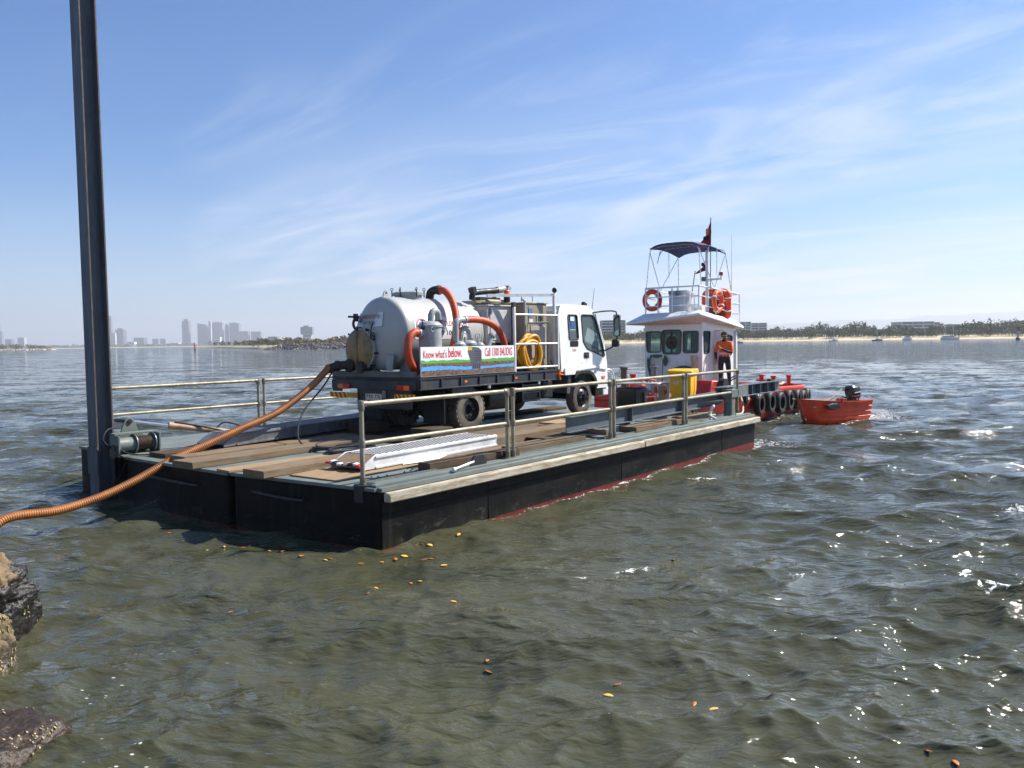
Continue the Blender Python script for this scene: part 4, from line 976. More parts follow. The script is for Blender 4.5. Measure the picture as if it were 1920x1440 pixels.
M_cabinet = pm('cabinet_grey', S(188, 188, 184), .6, var=.08, dirt=S(120, 114, 104), damt=.25); M_tan = pm('machine_tan', S(150, 138, 116), .5, var=.1, dirt=S(104, 92, 74), damt=.3)
M_yel = pm('yellow_hose', S(206, 148, 30), .45, var=.15, scale=6, dirt=S(140, 98, 30), damt=.3, dscale=6)
M_orl = pm('amber_lens', S(236, 116, 20), .2, var=.05); M_rdl = pm('red_lens', S(176, 22, 20), .2, var=.05)
M_pane = glass('vehicle_glass', (.84, .92, .90), .03, .36, (.20, .26, .26)); M_seal = pm('window_rubber', (.012, .012, .013), .6)
M_mud = pm('muddy_lid', S(120, 104, 76), .55, var=.3, scale=7, bump=.3, dirt=S(172, 128, 70), damt=.5, dscale=5)
M_int = pm('cab_interior', S(70, 74, 80), .8)

# chassis
for s_ in (-1, 1): MB().box(.1, 6.1, s_ * .42 - .04, s_ * .42 + .04, .62, .86).build('chassis_rail', M_black, TR, bevel=.006)
for x in (.3, 1.3, 2.6, 3.9): MB().box(x, x + .08, -.38, .38, .66, .82).build('cross_member', M_black, TR)
MB().cyl((1.48, -.9, .40), (1.48, .9, .40), .07).lathe([(.05, -.2), (.2, -.14), (.24, 0), (.2, .14), (.05, .2)], 16, (1.48, 0, .40), RX(90)).build('rear_axle', M_black, TR)
MB().cyl((5.46, -.85, .40), (5.46, .85, .40), .06).build('front_axle', M_black, TR)
for s_ in (-1, 1):
    for x in (1.48, 5.46): MB().prism([(-.62, .30), (0, .20), (.62, .30), (.62, .34), (0, .27), (-.62, .34)], lambda a, b, d: (x + a, d, .22 + b), s_ * .46 - .03, s_ * .46 + .03).build('leaf_spring', M_black, TR)
# tray: bearers, deck, side rave with posts
MB().box(0, 4.42, -1.14, 1.14, 1.03, 1.085).build('tray_floor', M_bed, TR, bevel=.004)
for i in range(8): MB().box(.25 + i * .55, .33 + i * .55, -1.12, 1.12, .90, 1.03).build('tray_bearer', M_bed, TR)
for s_ in (-1, 1):
    y0, y1 = (-1.23, -1.142) if s_ < 0 else (1.142, 1.23)
    r = MB().box(0, 4.40, y0, y1, .86, .885).box(0, 4.40, y0 + .012, y1, 1.05, 1.088).box(.0, 4.40, y0 + .03 if s_ < 0 else y0, y1 if s_ < 0 else y1 - .03, .885, 1.05).build('side_rave', M_bed, TR, bevel=.003)
    for i in range(9): MB().box(.02 + i * .54, .06 + i * .54, y0 + .002, y0 + .03, .886, 1.049).build('rave_post', M_bed, r) if s_ < 0 else None
for x in (1.95, 3.6): MB().cyl((x, -1.2, .80), (x, -1.2, .86), .03, n=8).build('tie_hook', M_alu, TR)
for x in (1.2, 2.75): MB().box(x, x + .07, -1.235, -1.23, .95, .99).build('side_marker', M_orl, TR)
MB().box(.9, 1.5, -1.18, -1.12, .70, .86).box(.98, 1.0, -1.18, -1.16, .72, .85).build('tray_bracket', M_bed, TR)
# rear end
MB().box(-.05, .02, -1.14, 1.14, 1.09, 1.20).build('rear_cross_beam', pm('rear_beam_grey', S(92, 92, 90), .6, var=.2, dirt=S(60, 52, 44)), TR, bevel=.004)
MB().box(-.06, .04, -1.15, 1.15, .86, 1.03).build('rear_cross_beam', M_bed, TR, bevel=.004)
MB().box(-.03, .03, -1.0, .44, .50, .86).build('rear_panel', M_black, TR, bevel=.004)
MB().box(-.02, .02, .36, .42, .35, .5).build('tow_bracket', M_black, TR)
def chevrons(y0, y1, z0, z1, n):
    b = MB().box(-.062, -.050, y0, y1, z0, z1).build('reflector_board', pm('reflector_yellow', S(232, 178, 24), .4, var=.1), TR)
    w = (y1 - y0) / n
    for i in range(n):
        a = y0 + w * i; MB().add([(-.0635, a, z0), (-.0635, a + w * .5, z0), (-.0635, min(y1, a + w * .5 + .06), z1), (-.0635, min(y1, a + .06), z1)], [(3, 2, 1, 0)]).build('red_stripe', M_rdl, b, smooth=0)
chevrons(.70, 1.21, .68, .785, 4); chevrons(-1.15, -.62, .68, .785, 5)
MB().box(-.061, -.050, .40, .69, .68, .785).build('warning_plate', pm('warning_yellow', S(206, 160, 40), .5, dirt=S(120, 92, 40), damt=.5, dscale=20), TR)
for s_, y0 in ((1, .60), (-1, -1.04)):
    l = MB().box(-.09, -.04, y0, y0 + .34, .855, .955).build('tail_light', M_rdl, TR, bevel=.006)
    MB().box(-.094, -.0905, y0 + (.0 if s_ < 0 else .18), y0 + (.14 if s_ < 0 else .33), .862, .948).build('indicator_lens', M_orl, l)
np_ = MB().box(-.055, -.032, -.26, .18, .655, .775).build('number_plate', pm('plate_cream', S(206, 198, 176), .5, dirt=S(140, 128, 104), damt=.3), TR, bevel=.003)
lettering(np_, '715 TSJ', pm('plate_ink', S(70, 40, 44), .6), lambda a, b: (-.0575, .155 - .39 * a, .672 + .085 * b), .012)
MB().box(-.05, -.04, -.38, -.28, .70, .84).build('lamp_bracket', M_alud, TR)
for s_ in (-1, 1): MB().box(.72, .735, s_ * .86 - .28, s_ * .86 + .28, .18, .80).build('mud_flap', M_rubber, TR)
MB().box(-.045, -.03, .86, 1.14, .8, 1.02).build('lamp_board', M_black, TR)
# wheels
def wheel(x, y, s_, twin, front):
    Rw = .405; wd = .12
    M = RX(90 * s_)   # local z -> outward
    w = MB().lathe([(.235, -wd), (.33, -wd), (.385, -wd + .015), (Rw, -wd + .05), (Rw + .004, 0), (Rw, wd - .05), (.385, wd - .015), (.33, wd), (.25, wd - .01), (.235, wd - .03)], 40, (x, y, .405), M, caps=False).build('wheel', pm('tyre_dusty', S(84, 78, 70), .85, var=.3, scale=5, bump=.2, bscale=40, dirt=S(140, 128, 110), damt=.5, dscale=4), TR)
    if not front:
        m = MB()
        for i in range(26):
            for zz_, off in ((-.06, 0), (.06, .5)):
                a = 2 * math.pi * (i + off) / 26; c = Vector((math.cos(a) * (Rw + .004), math.sin(a) * (Rw + .004), zz_)); Mz = M @ Matrix.Rotation(a, 3, 'Z')
                m.obox(Vector((x, y, .405)) + M @ c, (.02, .06, .095), Mz)
        tag(m.build('tread_lugs', MATS['tyre_dusty'], w), kind='stuff')
    rm = pm('rim_dark' if not front else 'rim_black', S(46, 48, 52) if not front else S(22, 23, 25), .4, .3, var=.2, dirt=S(104, 96, 84), damt=.3)
    dz = wd - .02 if front else wd
    if front: prof = [(.245, dz - .02), (.238, dz), (.215, dz - .015), (.20, dz - .03), (.17, dz - .0), (.12, dz + .03), (.085, dz + .045), (.08, dz + .09), (.02, dz + .10)]
    else: prof = [(.25, dz), (.243, dz + .008), (.225, dz - .01), (.21, dz - .10), (.19, dz - .15), (.10, dz - .16), (.085, dz - .09), (.08, dz - .06), (.02, dz - .05)]
    MB().lathe(prof, 32, (x, y, .405), M).build('rim', rm, w)
    for i in range(6):
        a = i / 6 * 2 * math.pi; zz_ = dz + .03 if front else dz - .15
        c = Vector((x, y, .405)) + M @ Vector((.135 * math.cos(a), .135 * math.sin(a), zz_)); MB().cyl(c - M @ Vector((0, 0, .02)), c + M @ Vector((0, 0, .03)), .017, n=6).build('wheel_nut', M_alud, w)
        if front:
            a += .5; c = Vector((x, y, .405)) + M @ Vector((.19 * math.cos(a), .19 * math.sin(a), dz - .018)); MB().cyl(c - M @ Vector((0, 0, .01)), c + M @ Vector((0, 0, .012)), .022, n=10).build('hand_hole', M_hole, w)
for s_ in (-1, 1):
    wheel(1.48, s_ * 1.02, -s_ * -1 if s_ < 0 else -1, True, False); wheel(1.48, s_ * .72, 1 if s_ < 0 else -1, True, False); wheel(5.46, s_ * .97, 1 if s_ < 0 else -1, False, True)
# under-body: fuel tank, air tanks, battery frame
MB().lathe([(.02, 0), (.22, .01), (.25, .04), (.25, .86), (.22, .89), (.02, .9)], 20, (2.25, -.72, .55), RY(90)).build('fuel_tank', M_black, TR)
bt = MB().box(3.35, 3.85, -.98, -.55, .42, .80).build('battery_box', M_black, TR, bevel=.01)
for z_ in (.45, .62, .78): MB().tube([(3.3, -1.0, z_), (3.9, -1.0, z_)], .014, 6).build('frame_tube', M_alud, bt)
for x in (3.3, 3.9): MB().tube([(x, -1.0, .42), (x, -1.0, .82)], .014, 6).build('frame_tube', M_alud, bt)
MB().cyl((2.5, .7, .55), (3.6, .7, .55), .2, n=18).build('air_tank', M_black, TR)
MB().box(.62, 1.98, -1.16, -.60, .845, .858).build('rear_mudguard', M_black, TR)
MB().box(4.0, 4.4, -1.0, .9, .45, .85).build('gearbox', M_black, TR, bevel=.03)

# tank
TZ, TRd, X0, X1 = 1.905, .705, .30, 2.40
prof = [(.01, X0 - .20)] + [(TRd * math.sin(a), X0 - .20 * math.cos(a)) for a in np.linspace(.12, math.pi / 2, 10)] + [(TRd, X0 + .01), (TRd, X1)] + [(TRd * math.cos(a), X1 + .20 * math.sin(a)) for a in np.linspace(.1, math.pi / 2 - .05, 9)] + [(.01, X1 + .2)]
MB().lathe(prof, 64, (0, .03, TZ), RY(90)).build('tank_shell', M_tank, TR, smooth=50)
for x in (X0 + .02, X1 - .02, 1.05): MB().lathe([(TRd - .002, -.012), (TRd + .004, -.004), (TRd + .004, .004), (TRd - .002, .012)], 64, (x, .03, TZ), RY(90)).build('weld_seam', M_tank, TR)
for x in (.45, 2.1):
    for s_ in (-1, 1): MB().prism([(s_ * .62, 1.09), (s_ * .30, 1.09), (s_ * .30, TZ - .62), (s_ * .46, TZ - .50), (s_ * .58, TZ - .36)], lambda a, b, d: (d, a + .03, b), x - .03, x + .03).build('saddle', M_tankg, TR)
lg = MB().prism([(0, 0), (.16, 0), (.14, .10), (.08, .15), (.02, .10)], lambda a, b, d: (.28 + a, d, TZ + TRd - .02 + b), -.012, .012).build('lifting_lug', M_tank, TR, bevel=.004)
MB().cyl((.36, -.014, TZ + TRd + .07), (.36, .014, TZ + TRd + .07), .022, n=10).build('lug_hole', M_hole, lg)
# leg lug low on the rear head, right
MB().prism([(-.08, 0), (.08, 0), (.10, .30), (-.12, .30)], lambda a, b, d: (d, -.33 + a, 1.20 + b), .10, .14).build('support_foot', M_tankg, TR, bevel=.004)
# manhole
mh = MB().lathe([(.27, -.08), (.27, .06), (.31, .06), (.31, .085), (.27, .085), (.30, .09), (.30, .115), (.25, .135), (.10, .15), (.01, .15)], 32, (.98, .03, TZ + TRd - .02)).build('manhole_lid', M_tankg, TR)
for i in range(6):
    a = i / 6 * 2 * math.pi + .3; c = Vector((.98 + .315 * math.cos(a), .03 + .315 * math.sin(a), TZ + TRd + .05))
    MB().cyl(c - Vector((0, 0, .05)), c + Vector((0, 0, .09)), .012, n=8).torus(c + Vector((0, 0, .11)), .025, .007, RX(90) @ RY(a * 57), 10, 5).build('swing_bolt', M_black, mh)
# rear hatch
hx = X0 - .175
hx = .07
rd = MB().lathe([(.385, .20), (.385, .02), (.41, .02), (.41, -.03), (.385, -.03)], 36, (hx, .42, 1.60), RY(90), caps=False).build('rear_hatch_ring', M_tankg, TR)
MB().lathe([(.385, .0), (.38, -.03), (.33, -.065), (.2, -.095), (.01, -.105)], 36, (hx, .42, 1.60), RY(90)).build('rear_hatch', M_mud, rd)
MB().box(hx - .125, hx - .04, .405, .435, 1.27, 1.93).build('hatch_rib', M_mud, rd)
for i in range(10):
    a = i / 10 * 2 * math.pi + .15; c = Vector((hx + .03, .42 + .425 * math.cos(a), 1.60 + .425 * math.sin(a)))
    MB().cyl(c + Vector((.06, 0, 0)), c - Vector((.07, 0, 0)), .016, n=8).obox(c - Vector((.05, 0, 0)), (.02, .07, .02), RX(i * 36)).build('clamp_bolt', M_black, rd)
MB().tube(spline([(hx + .22, .62, 2.24), (hx + .10, .66, 2.22), (hx + .02, .64, 2.12), (hx - .02, .56, 2.02), (hx - .02, .46, 1.98)], 5), .026, 8).obox((hx + .04, .68, 2.24), (.26, .05, .04), RZ(18)).cyl((hx + .10, .66, 2.15), (hx + .10, .66, 2.30), .05).build('hatch_hinge_arm', M_black, TR)
MB().tube(spline([(hx + .06, .10, 2.10), (hx, .10, 2.05), (hx - .02, .10, 1.95), (hx - .06, .05, 1.90), (hx - .04, .0, 1.85)], 4), .013, 6).torus((hx - .05, .02, 1.86), .06, .013, RY(90), 16, 6).build('hanging_hook', M_black, TR)
vb = MB().cyl((hx + .12, .62, 1.30), (hx - .10, .62, 1.30), .10, n=18).lathe([(.12, 0), (.13, .02), (.13, .05), (.12, .07)], 18, (hx - .16, .62, 1.30), RY(90)).cyl((hx - .1, .30, 1.27), (hx - .16, .30, 1.27), .11, n=18).cyl((hx + .1, .30, 1.27), (hx - .1, .30, 1.27), .09, n=18).build('outlet_valve', pm('dirty_black', S(38, 34, 30), .6, var=.3, dirt=S(92, 76, 56), damt=.4), TR)
MB().tube(spline([(hx - .1, .62, 1.30), (hx - .22, .68, 1.31), (hx - .36, .77, 1.28), (hx - .5, .82, 1.24)], 5), .085, 14).lathe([(.095, 0), (.105, .02), (.105, .07), (.095, .09)], 16, (hx - .28, .72, 1.30), RZ(150) @ RY(90)).build('hose_coupling', MATS['dirty_black'], vb)
# name plate on the rear head
pl = MB().prism(rrect(-.40, .40, 0, .27, .02, 2), lambda a, b, d: (X0 - .20 * math.sqrt(max(0, 1 - min(.999, (((a + .20) ** 2 + (2.04 + b - TZ) ** 2) / TRd ** 2)))) - .035 + d, .20 + .03 + a, 2.04 + b), 0, .02).build('name_plate', pm('plate_white', S(216, 218, 220), .4, var=.04), TR, smooth=0)
def hd(y, z): return X0 - .20 * math.sqrt(max(0, 1 - min(.999, (((y - .03) ** 2 + (z - TZ) ** 2) / TRd ** 2)))) - .041
M_rt = pm('lettering_red', S(150, 30, 44), .5, var=.05); M_bt = pm('lettering_navy', S(44, 52, 92), .5, var=.05)
lettering(pl, 'LAMBERT LOCATIONS', M_rt, lambda a, b: (hd(.44 - .55 * a, 2.20 + .07 * b), .44 - .55 * a, 2.195 + .07 * b), .012)
lettering(pl, '1300 100 835', M_bt, lambda a, b: (hd(.36 - .36 * a, 2.09 + .05 * b), .36 - .36 * a, 2.085 + .055 * b), .012)
MB().lathe([(.055, 0), (.055, .004), (.001, .005)], 18, (hd(.535, 2.17) - .002, .535, 2.17), RZ(-38) @ RY(-90)).build('plate_logo', M_bt, pl)
# decal panel on the tank side, wrapped round the shell
def onshell(x, zz_, off=.004):
    s_ = zz_; a = s_ / TRd; return (x, .03 - (TRd + off) * math.cos(a), TZ + (TRd + off) * math.sin(a))
m = MB(); nx, nz = 2, 8
for i in range(nx + 1):
    for j in range(nz + 1): m.v.append(onshell(.46 + 1.50 * i / nx, -.12 + .44 * j / nz, .003))
for i in range(nx):
    for j in range(nz): a = i * (nz + 1) + j; m.f.append((a, a + nz + 1, a + nz + 2, a + 1)); m.mi.append(0)
dc = m.build('side_decal', pm('decal_white', S(228, 228, 226), .35, var=.04), TR, smooth=60, fix=False)
for k, (r0, r1, c) in enumerate(((.165, .135, S(190, 40, 60)), (.135, .105, S(226, 228, 232)), (.105, .08, S(60, 110, 190)), (.08, .05, S(220, 226, 228)), (.05, .028, S(70, 150, 110)))):
    m = MB()
    for i in range(28):
        a0, a1 = 2 * math.pi * i / 28, 2 * math.pi * (i + 1) / 28
        m.add([onshell(.66 + r * math.cos(a), .12 + r * math.sin(a), .006) for r, a in ((r0, a0), (r0, a1), (r1, a1), (r1, a0))], [(0, 1, 2, 3)])
    m.build('logo_ring', pm('logo_%d' % k, c, .4, var=.03), dc, smooth=0, fix=False)
lettering(dc, 'LAMBERT LOCATION', M_rt, lambda a, b: onshell(.86 + 1.06 * a, .14 + .10 * b, .006), .012)
lettering(dc, '1300 100 835', M_bt, lambda a, b: onshell(.95 + .88 * a, -.04 + .09 * b, .006), .012)

# filter canister, cyclones, pipework
def canister(name, x, y, z0, z1, r, dome=.06, mat=None):
    c = MB().lathe([(r * .9, z0), (r, z0 + .02), (r, z1 - .06), (r + .02, z1 - .055), (r + .02, z1 - .02), (r + .005, z1 - .01), (r, z1), (r * .75, z1 + dome * .7), (r * .3, z1 + dome), (.01, z1 + dome)], 28, (x, y, 0)).build(name, mat or M_tankg, TR); return c
fc = canister('filter_canister', .52, -1.00, 1.12, 2.06, .215)
MB().tube(spline([(.55, -1.0, 2.06), (.55, -1.0, 2.22), (.62, -1.0, 2.30), (.72, -1.0, 2.28), (.76, -.98, 2.16), (.76, -.92, 2.0)], 6), .062, 12).build('gooseneck', M_tankg, fc)
for dx in (-.24, .24):
    c = Vector((.52 + dx, -1.05, 2.02)); MB().cyl(c - Vector((0, 0, .12)), c + Vector((0, 0, .10)), .012, n=7).obox(c + Vector((0, 0, .11)), (.16, .025, .025), RZ(20)).obox(c - Vector((0, 0, .02)), (.06, .05, .05)).build('wing_clamp', M_black, fc)
for x in (.38, .72): MB().torus((x, -1.20, 1.96), .04, .009, RX(90), 12, 5).build('lift_ring', M_tankg, fc)
MB().cyl((.33, -1.0, 1.90), (.20, -1.0, 1.90), .085, n=14).build('inlet_stub', M_tankg, fc)
def plainhose(name, pts, r, mat=None, pitch=.035):
    return ribbed([Vector(p) for p in pts], r, pitch, r * .035, 12).build(name, mat or M_ohose, TR, smooth=70, fix=False)
plainhose('suction_loop', [(.22, -1.0, 1.90), (.10, -1.0, 1.90), (-.02, -1.0, 1.80), (-.06, -1.0, 1.62), (-.02, -.98, 1.44), (.10, -.95, 1.28), (.26, -.9, 1.18)], .074)
MB().tube(spline([(1.58, .03, TZ + TRd - .03), (1.58, -.0, TZ + TRd + .10), (1.60, -.08, TZ + TRd + .16), (1.64, -.18, TZ + TRd + .165)], 6), .085, 14).lathe([(.09, 0), (.10, .01), (.10, .05), (.09, .06)], 16, (1.63, -.16, TZ + TRd + .165), RX(90) @ RY(8)).build('top_elbow', M_black, TR)
plainhose('top_hose', [(1.63, -.18, TZ + TRd + .165), (1.60, -.40, TZ + TRd + .12), (1.52, -.66, TZ + TRd - .10), (1.40, -.86, 2.15), (1.25, -.95, 1.80), (1.12, -.98, 1.55), (1.0, -.98, 1.30)], .072)
MB().cyl((1.02, -.98, 1.30), (1.05, -.98, 1.12), .05).build('hose_tail', pm('pale_plastic', S(196, 180, 130), .5), TR)
c1 = canister('cyclone_pot', 1.30, -.98, 1.12, 1.70, .14, .05)
MB().tube(spline([(1.22, -1.0, 1.70), (1.22, -1.0, 2.02), (1.26, -1.0, 2.12), (1.36, -1.0, 2.15), (1.50, -1.0, 2.15)], 6), .06, 12).lathe([(.066, 0), (.075, .01), (.075, .05), (.066, .06)], 14, (1.46, -1.0, 2.15), RY(90)).build('riser_pipe', M_tankg, c1)
c2 = canister('cyclone_pot', 1.62, -.95, 1.12, 1.72, .16, .04)
MB().tube(spline([(1.52, -.9, 1.6), (1.45, -.9, 1.85), (1.52, -.92, 1.98), (1.64, -.95, 1.95), (1.70, -.95, 1.72)], 6), .055, 12).build('return_bend', M_tankg, c2)
canister('cyclone_pot', 1.92, -.98, 1.12, 1.68, .10, .04)
for x in (1.42, 1.8): MB().torus((x, -1.06, 1.82), .07, .012, RX(90), 16, 6).cyl((x, -1.06, 1.7), (x, -1.06, 1.82), .02, n=8).build('valve_wheel', M_tankg, TR)
MB().tube([(2.10, -1.0, 1.50), (2.30, -1.0, 1.84)], .055, 12).lathe([(.06, 0), (.075, .01), (.075, .05)], 12, (2.28, -1.0, 1.82), RY(45)).build('angled_pipe', M_tankg, TR)
plainhose('delivery_hose', [(1.48, -1.0, 2.15), (1.80, -1.0, 2.16), (2.15, -1.0, 2.12), (2.48, -1.0, 1.98), (2.68, -1.0, 1.72), (2.74, -1.0, 1.40), (2.74, -1.0, 1.15)], .068)

# sign board along the tray
sb = MB().box(.03, 2.72, -1.232, -1.212, 1.10, 1.64).build('sign_board', pm('sign_white', S(232, 232, 230), .45, var=.03), TR)
ys = lambda k: -1.2335 - .0014 * k
def flat(pts, k, mat, name): return MB().add([(x, ys(k), z) for x, z in pts], [tuple(range(len(pts)))]).build(name, mat, sb, smooth=0, fix=False)
def strip(z_lo, z_hi, k, mat, name, seed):
    r_ = random.Random(seed); n = 44; m = MB(); lo = [z_lo(i / n, r_) for i in range(n + 1)]; hi = [z_hi(i / n, r_) for i in range(n + 1)]
    for i in range(n): m.add([(.035 + 2.68 * i / n, ys(k), lo[i]), (.035 + 2.68 * (i + 1) / n, ys(k), lo[i + 1]), (.035 + 2.68 * (i + 1) / n, ys(k), hi[i + 1]), (.035 + 2.68 * i / n, ys(k), hi[i])], [(0, 1, 2, 3)])
    return m.build(name, mat, sb, smooth=0, fix=False)
def soil():
    b = NB('print_soil'); p = b.tex(); n = b.noise(b.mapping(p, (14, 1, 30), (0, R(-25), 0)), 1, 6, .7, .8); v = b.noise(p, 40, 4, .7)
    c = b.mix(b.mr(n, .35, .65), S(52, 40, 32), S(150, 112, 84)); c = b.mix(b.math('MULTIPLY', b.mr(v, .45, .7), .6), c, S(60, 52, 46)); b.set('Base Color', c); b.set('Roughness', .5); return b.m
strip(lambda t, r: 1.105, lambda t, r: 1.345, 0, soil(), 'printed_soil', 1)
strip(lambda t, r: 1.335, lambda t, r: 1.385 + r.uniform(-.006, .016), 1, pm('print_grass', S(84, 168, 72), .5, var=.25, scale=30), 'printed_grass', 2)
strip(lambda t, r: 1.20 + .012 * math.sin(t * 9) + r.uniform(-.008, .008), lambda t, r: 1.265 + .018 * math.sin(t * 6 + 1) + r.uniform(-.006, .006), 1, pm('print_water', S(84, 160, 222), .5, var=.15, scale=14), 'printed_stream', 3)
M_sr = pm('sign_red', S(214, 32, 48), .5, var=.03)
lettering(sb, "Know what's", M_sr, lambda a, b: (.09 + .62 * a, ys(1), 1.435 + .145 * b), .008)
lettering(sb, "below.", M_sr, lambda a, b: (.755 + .375 * a, ys(1), 1.437 + .185 * b), .014)
lettering(sb, "Call 1300 B4UDIG", M_sr, lambda a, b: (1.80 + .86 * a, ys(1), 1.437 + .165 * b), .008)
M_sg = pm('print_slate', S(84, 84, 92), .5, var=.06); M_sd = pm('print_slate_dark', S(44, 44, 52), .5)
flat([(1.36, 1.615), (1.47, 1.625), (1.62, 1.61), (1.70, 1.55), (1.70, 1.32), (1.66, 1.26), (1.66, 1.20), (1.42, 1.20), (1.40, 1.32), (1.34, 1.44), (1.30, 1.55)], 2, M_sg, 'printed_bucket')
for i in range(5): flat([(1.50, 1.36 + i * .042), (1.68, 1.365 + i * .042), (1.68, 1.378 + i * .042), (1.50, 1.373 + i * .042)], 3, M_sd, 'bucket_rib')
for i in range(4): flat([(1.435 + i * .06, 1.20), (1.455 + i * .06, 1.20), (1.475 + i * .06, 1.30), (1.455 + i * .06, 1.30)], 3, M_sd, 'bucket_tine')
flat([(1.31, 1.56), (1.42, 1.56), (1.41, 1.639), (1.33, 1.639)], 3, pm('print_yellow', S(222, 178, 40), .5), 'printed_arm')

# equipment box, machine cabinet, rack with yellow hose
gb = MB().prism([(2.62, 1.10), (3.42, 1.10), (3.42, 2.46), (2.62, 2.46)], lambda a, b, d: (a, d, b), -.62, .95).build('equipment_box', M_cabinet, TR, bevel=.012)
MB().box(2.60, 3.44, -.66, .97, 2.462, 2.49).build('box_lid', M_cabinet, gb, bevel=.005)
MB().box(2.70, 3.34, -.632, -.622, 1.75, 2.38).build('door_panel', M_cabinet, gb, bevel=.004); MB().box(2.68, 2.74, -.66, -.635, 2.30, 2.42).build('hinge', M_alud, gb)
MB().box(2.58, 2.62, -.55, .40, 1.7, 2.36).build('rear_door_panel', M_cabinet, gb, bevel=.004)
MB().box(2.66, 3.36, -.625, -.621, 1.12, 1.70).build('dark_opening', M_hole, gb)
MB().tube([(2.7, .2, 2.49), (2.7, .2, 2.58), (2.7, .55, 2.58), (2.7, .55, 2.49)], .015, 6).build('grab_handle', M_alu, gb)
MB().cyl((2.70, -.55, 2.56), (3.4, -.55, 2.56), .05).box(2.75, 3.2, -.2, .4, 2.49, 2.60).cyl((3.0, .0, 2.6), (3.0, .0, 2.68), .1).build('roof_fittings', M_tan, gb)
ex = MB().tube(spline([(2.45, -.35, 2.60), (2.48, -.35, 2.72), (2.62, -.36, 2.76), (3.05, -.4, 2.80), (3.30, -.42, 2.83)], 6), .065, 12).build('exhaust_pipe', M_black, TR)
MB().cyl((3.20, -.41, 2.82), (3.42, -.43, 2.85), .075).obox((3.5, -.44, 2.86), (.10, .16, .10), RY(30)).build('exhaust_tip', M_tankg, ex)
MB().box(2.62, 3.3, -.42, -.30, 2.60, 2.66).box(3.15, 3.19, -.40, -.32, 2.49, 2.80).build('exhaust_bracket', M_black, ex)
wl = MB().cyl((2.34, -.5, 2.62), (2.34, -.5, 2.74), .02).obox((2.30, -.5, 2.79), (.10, .14, .10), RY(-20)).build('work_lamp', M_black, TR)
mc = MB().box(3.46, 4.22, -.98, .95, 1.10, 2.52).build('machine_cabinet', M_tan, TR, bevel=.012)
MB().box(3.44, 4.24, -1.0, .97, 2.522, 2.55).build('cabinet_lid', M_tan, mc, bevel=.005)
MB().box(3.62, 4.16, -.995, -.982, 1.35, 2.04).build('door_panel', pm('door_grey', S(160, 160, 156), .5, var=.06, dirt=S(110, 104, 96)), mc, bevel=.004)
MB().box(3.55, 4.14, -.990, -.982, 2.10, 2.48).build('upper_panel', M_tan, mc, bevel=.003)
lettering(mc, '10', pm('stencil_black', S(36, 34, 32), .7), lambda a, b: (3.80 + .20 * a, -.992, 2.11 + .17 * b), .03)
MB().box(3.56, 3.68, -.994, -.991, 2.22, 2.42).build('notice_sticker', pm('sticker_blue', S(70, 110, 160), .5), mc, smooth=0); MB().box(3.57, 3.69, -.994, -.991, 2.12, 2.19).build('notice_sticker', pm('sticker_white', S(216, 214, 206), .5), mc, smooth=0)
MB().tube([(3.56, -.8, 2.55), (3.56, -.8, 2.70), (3.95, -.8, 2.70), (3.95, -.8, 2.55)], .016, 6).build('grab_handle', M_alu, mc)
MB().tube([(3.34, -1.05, 1.12), (3.34, -1.05, 2.56), (3.30, -1.0, 2.62)], .028, 8).tube([(3.40, -1.1, 2.10), (4.10, -1.1, 2.12)], .022, 8).tube([(4.18, -1.06, 1.12), (4.18, -1.06, 2.10)], .03, 8).build('standpipe', M_tankg, TR)
rk = MB().box(2.75, 2.80, -1.235, -1.185, 1.09, 2.42).build('rack_post', M_alu, TR, bevel=.005)
MB().box(4.28, 4.33, -1.235, -1.185, 1.09, 2.30).build('rack_post', M_alu, TR, bevel=.005)
MB().box(4.24, 4.30, -1.18, -1.12, 1.09, 2.74).build('rack_post', M_alu, TR, bevel=.005)
for z_ in (2.27, 1.66, 1.165): MB().cyl((2.80, -1.21, z_), (4.28, -1.21, z_), .022, n=10).build('rack_rung', M_alu, TR)
MB().beam((2.62, -.62, 2.68), (4.27, -1.15, 2.72), .05, .06).build('rack_top_bar', M_alu, TR)
MB().obox((2.77, -1.20, 2.47), (.10, .06, .10)).build('rack_knuckle', M_black, TR)
bc = MB().lathe([(.075, 0), (.075, .02), (.065, .03), (.065, .13), (.05, .15), (.01, .155)], 16, (3.28, -.62, 2.66)).build('amber_beacon', M_orl, TR)
MB().cyl((3.28, -.62, 2.56), (3.28, -.62, 2.66), .07, n=14).build('beacon_base', M_black, bc)
lp = MB().lathe([(.02, -.04), (.045, -.02), (.06, .02), (.055, .025)], 16, (4.27, -1.15, 2.82), RY(70)).cyl((4.27, -1.15, 2.74), (4.27, -1.15, 2.80), .015).build('flood_lamp', M_black, TR)
for k, (cx_, cz_, rx, rz_, rr, dy) in enumerate(((3.40, 1.50, .30, .38, .05, 0), (3.44, 1.46, .34, .36, .05, -.06), (3.36, 1.48, .36, .34, .05, -.02), (3.45, 1.50, .27, .36, .05, -.09), (3.37, 1.44, .31, .30, .05, -.11))):
    pts = [(cx_ + rx * math.cos(a) + .02 * math.sin(3 * a + k), -1.08 + dy + .015 * math.sin(2 * a + k), cz_ + rz_ * math.sin(a) * (1 if math.sin(a) < 0 else .92) + .015 * math.sin(2 * a)) for a in np.linspace(0, 2 * math.pi, 40)[:-1]]
    MB().tube(pts, rr * .8, 10, True).build('yellow_hose_coil', M_yel, TR)
MB().tube([(3.38, -1.10, 1.86), (3.36, -1.10, 2.10), (3.46, -1.10, 2.10), (3.44, -1.10, 1.86)], .006, 5).build('hanging_strap', M_alud, TR)
